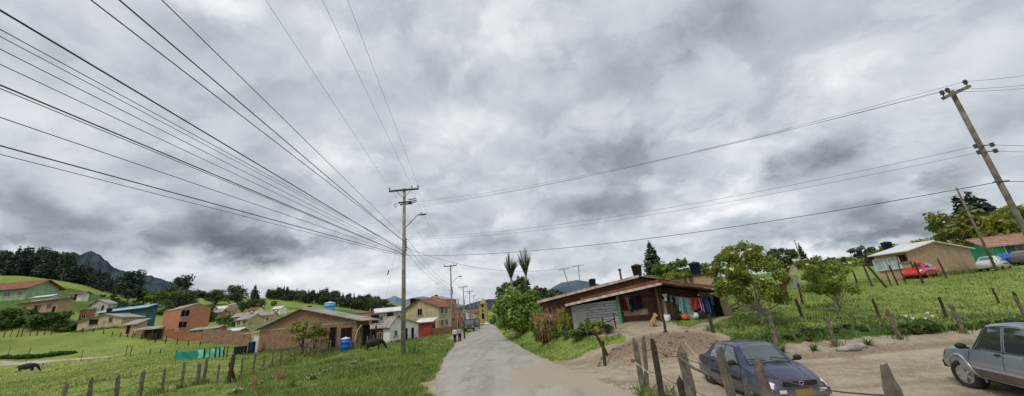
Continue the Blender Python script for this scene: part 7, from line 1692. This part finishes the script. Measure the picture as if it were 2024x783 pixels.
# parked truck and distant cars on the road
rx = lambda y: float(road_x(y))
def truck(x, y, rz, label):
    o = empty('truck', (x, y, .02), rz); tag(o, label, 'truck')
    for xx in (1.9, -1.2, -1.9):
        for sd_ in (1, -1): wheel(o, xx, sd_*.9, .45, .28, 0, 5, 'darksteel')
    m = MB(); m.box((0, 0, .72), (5.6, .9, .22)); m.build('chassis', MT['trim'], o)
    m = MB(); m.poly_prism([(1.25, .75), (2.75, .75), (2.8, 1.5), (2.55, 2.45), (1.25, 2.5)], -1.05, 1.05); m.build('cab', MT['paint_dkgrey'], o)
    m = MB(); m.poly_prism([(2.795, 1.58), (2.81, 1.58), (2.60, 2.32), (2.585, 2.32)], -.9, .9); m.build('windscreen', MT['glass_car'], o)
    m = MB(); m.box((1.95, 1.055, 1.95), (.9, .02, .6)); m.box((1.95, -1.055, 1.95), (.9, .02, .6)); m.build('side_window', MT['glass_car'], o)
    m = MB(); m.box((-.95, 0, .92), (4.1, 2.2, .12))
    for z_ in (1.15, 1.45, 1.75, 2.05, 2.35): m.box((-.95, 1.1, z_), (4.1, .05, .2)); m.box((-.95, -1.1, z_), (4.1, .05, .2)); m.box((-2.98, 0, z_), (.05, 2.2, .2)); m.box((1.1, 0, z_), (.05, 2.2, .2))
    for xx in (-2.9, -1.9, -.9, .1, 1.0):
        for sd_ in (1, -1): m.box((xx, sd_*1.14, 1.7), (.08, .05, 1.7))
    m.build('stake_bed', MT['wood'], o)
    m = MB(); m.box((-.95, 0, 2.55), (4.0, 2.2, .2)); m.build('canvas', MT['trim'], o)
    for sd_ in (1, -1): m = MB(); m.lathe([(.12, 0), (.1, .04)], (2.78, sd_*.75, 1.05), 12, 'x'); m.build('headlight', MT['lamp'], o)
    m = MB(); m.box((2.85, 0, .68), (.14, 2.1, .2)); m.build('bumper', MT['darksteel'], o); return o
truck(rx(87)-3.3, 87, R(-84), 'grey stake-bed truck parked on the left roadside facing us'); truck(rx(104)-2.9, 104, R(-84), 'second dark truck parked behind the grey stake-bed truck')
for y, p, dx, lb in [(150, 'paint_silver', -1.5, 'tiny pale car far along the road'), (172, 'paint_dkgrey', 0, 'tiny dark car in the middle of the far road'), (185, 'paint_silver', 1.5, 'farthest tiny pale car near the church')]: car(HAT, 'hatchback_car', p, lb, (rx(y)+dx, y, .02), R(-84))
# ------------------------------------------------------------------ people and animals
def person(x, y, rz, hh, top, label, stride=.18, ph=1, bag=False):
    o = empty('person', (x, y, hz(x, y)+.02), rz); tag(o, label, 'person'); s = hh/1.7
    V = [(0, 0, .95), (0, 0, 1.12), (.01, 0, 1.30), (.01, 0, 1.42), (.02, 0, 1.50), (.03, 0, 1.60), (.03, 0, 1.68)]; E_ = [(i, i+1) for i in range(6)]; Rd = [(.19, .15), (.19, .14), (.21, .15), (.14, .11), (.06, .06), (.095, .11), (.07, .08)]
    for sd_ in (1, -1):
        k = sd_*ph; b = len(V); V += [(.0, sd_*.1, .86), (k*stride*.55, sd_*.1, .48), (k*stride-.03-(.1 if k < 0 else 0), sd_*.09, .08), (k*stride+.12-(.1 if k < 0 else 0), sd_*.1, .03)]; E_ += [(0, b), (b, b+1), (b+1, b+2), (b+2, b+3)]; Rd += [.13, .1, .085, .06]
        b = len(V); V += [(.0, sd_*.2, 1.38), (-k*stride*.35, sd_*.25, 1.1), (-k*stride*.5+.05, sd_*.24, .86), (-k*stride*.5+.08, sd_*.235, .77)]; E_ += [(3, b), (b, b+1), (b+1, b+2), (b+2, b+3)]; Rd += [.075, .065, .05, .04]
    V = [tuple(q*s for q in v) for v in V]; Rd = [tuple(q*s for q in r) if isinstance(r, tuple) else r*s for r in Rd]
    bd = skin('body', V, E_, Rd, MT['skin'], o, 2)
    me = bd.data
    for mt in (MT[top], MT['trousers'], MT['trim'], MT['hair']): me.materials.append(mt)
    for p in me.polygons:
        c = p.center/s; i = 0
        if c.z < .07: i = 3
        elif c.z < .96: i = 2 if abs(c.y) < .19 else 0
        elif c.z < 1.45: i = 1 if not (c.z < 1.0 and abs(c.y) > .19) else 0
        elif c.z > 1.62 or (c.z > 1.5 and c.x < -.01): i = 4
        p.material_index = i
    return o
a = onz(899.5, 677, 0.02); person(a[0], a[1], R(-80), 1.68, 'shirt_white', 'person in a white shirt and dark trousers walking on the left road edge', .17, 1)
a2 = onz(909, 675.5, 0.02); person(a2[0], a2[1], R(-84), 1.72, 'shirt_grey', 'person in a grey shirt and dark trousers walking beside the white shirt', .17, -1)
# roadside shrub stake just behind them
a = at(918, 668, 56); fence_post(a[0], a[1], 2.4, .12, 'mossy roadside stake just right of the two walkers', 'wood_dark')
def quadruped(name, cat, loc, rz, sc, label, mat, graze=True, patches=None, lie=False):
    o = empty(name, loc, rz); tag(o, label, cat)
    V = [(-.62, 0, 1.06), (-.3, 0, 1.02), (.1, 0, .96), (.5, 0, 1.02), (.72, 0, 1.10)]; E_ = [(0, 1), (1, 2), (2, 3), (3, 4)]; Rd = [(.28, .36), (.36, .45), (.42, .52), (.36, .46), (.24, .34)]
    if graze: nk = [(.98, 0, 1.02), (1.18, 0, .74), (1.30, 0, .48), (1.42, 0, .22)]
    else: nk = [(1.0, 0, 1.32), (1.2, 0, 1.48), (1.40, 0, 1.40), (1.62, 0, 1.26)]
    b = len(V); V += nk; E_ += [(4, b), (b, b+1), (b+1, b+2), (b+2, b+3)]; Rd += [(.16, .2), .125, .13, .075]
    hd = b+1+1
    for sd_ in (1, -1):
        q = nk[2] if not graze else nk[1]
        b = len(V); V += [(q[0]-.05, sd_*.12, q[2]+.08), (q[0]-.08, sd_*.27, q[2]+.05)]; E_ += [(hd-(1 if graze else 0), b), (b, b+1)]; Rd += [.04, .03]
        b = len(V); V += [(.55, sd_*.17, .86), (.56, sd_*.18, .5), (.55, sd_*.18, .12), (.60, sd_*.18, .03)]; E_ += [(3, b), (b, b+1), (b+1, b+2), (b+2, b+3)]; Rd += [.12, .065, .045, .055]
        o2 = .08*sd_
        b = len(V); V += [(-.58, sd_*.18, .88), (-.48+o2, sd_*.19, .66), (-.72+o2, sd_*.19, .45), (-.66+o2, sd_*.19, .12), (-.60+o2, sd_*.19, .03)]; E_ += [(0, b), (b, b+1), (b+1, b+2), (b+2, b+3), (b+3, b+4)]; Rd += [.17, .11, .06, .043, .055]
    b = len(V); V += [(-.86, 0, 1.14), (-.93, 0, .8), (-.93, 0, .52), (-.93, 0, .42)]; E_ += [(0, b), (b, b+1), (b+1, b+2), (b+2, b+3)]; Rd += [.05, .028, .03, .05]
    V = [tuple(q*sc for q in v) for v in V]; Rd = [tuple(q*sc for q in r) if isinstance(r, tuple) else r*sc for r in Rd]
    bd = skin('body', V, E_, Rd, MT[mat], o, 2)
    if patches:
        bd.data.materials.append(MT[patches])
        for p in bd.data.polygons:
            c = p.center/sc
            if (c.z < .36 and abs(c.y) > .05) or (c.z < .72 and -.45 < c.x < .3) or (c.x > 1.3 and c.z > .3 and abs(c.y) < .05) or (c.x < -.62 and c.z < .9 and c.z > .55): p.material_index = 1
    return o
a = at(50, 735, 50); z_ = hz(a[0], a[1])
quadruped('cow', 'cow', (a[0], a[1], z_-.02), R(28), .95, 'black and white cow grazing in the left pasture', 'cow_black', True, 'shirt_white')
a = at(738, 692, 38); quadruped('cow', 'cow', (a[0], a[1], hz(a[0], a[1])-.05), R(16), .88, 'black cow standing in the grass before the red shed', 'cow_black', True)
# dog sitting by the porch
a = at(1294, 646, 22.6); z_ = hz(a[0], a[1]); o = empty('dog', (a[0], a[1], z_), R(-60)); tag(o, 'pale tan dog sitting on the dirt before the shack porch', 'dog')
V = [(-.18, 0, .14), (-.08, 0, .28), (.06, 0, .42), (.12, 0, .52), (.20, 0, .62), (.30, 0, .60), (.38, 0, .57), (-.30, .05, .06), (-.45, .12, .05)]; E_ = [(0, 1), (1, 2), (2, 3), (3, 4), (4, 5), (5, 6), (0, 7), (7, 8)]; Rd = [.14, .14, .12, .075, .085, .05, .032, .04, .025]
for sd_ in (1, -1):
    b = len(V); V += [(.1, sd_*.07, .28), (.13, sd_*.07, .08), (.18, sd_*.07, .025)]; E_ += [(2, b), (b, b+1), (b+1, b+2)]; Rd += [.05, .03, .035]
    b = len(V); V += [(.02, sd_*.13, .16), (-.1, sd_*.15, .04), (.08, sd_*.15, .03)]; E_ += [(0, b), (b, b+1), (b+1, b+2)]; Rd += [.08, .04, .03]
    b = len(V); V += [(.17, sd_*.06, .70), (.15, sd_*.09, .74)]; E_ += [(4, b), (b, b+1)]; Rd += [.03, .018]
skin('body', V, E_, Rd, MT['dogfur'], o, 2)
# red cloth hung on a post in the right pasture
a = at(1553, 590, 27); fence_post(a[0], a[1], 1.4, .06, 'thin post with a red brown cloth over it, right of the elder', 'wood_dark')
o = garment('cloth', (a[0], a[1]-.1, hz(a[0], a[1])+1.45), .5, 1.0, 'cloth_maroon', 'red brown cloth hanging on the thin post right of the elder', 0)
p = at(1572, 562, 40); m = MB(); m.box((0, 0, .5), (.9, .1, 1.9), .2, .1); m.box((0, -.06, .5), (.7, .03, 1.6), .2, .1); o = m.build('concrete_slab', MT['concrete']); o.location = (p[0], p[1], hz(p[0], p[1])); tag(o, 'grey upright slab in the right pasture beyond the red cloth', 'slab')
# bird on the wire far right
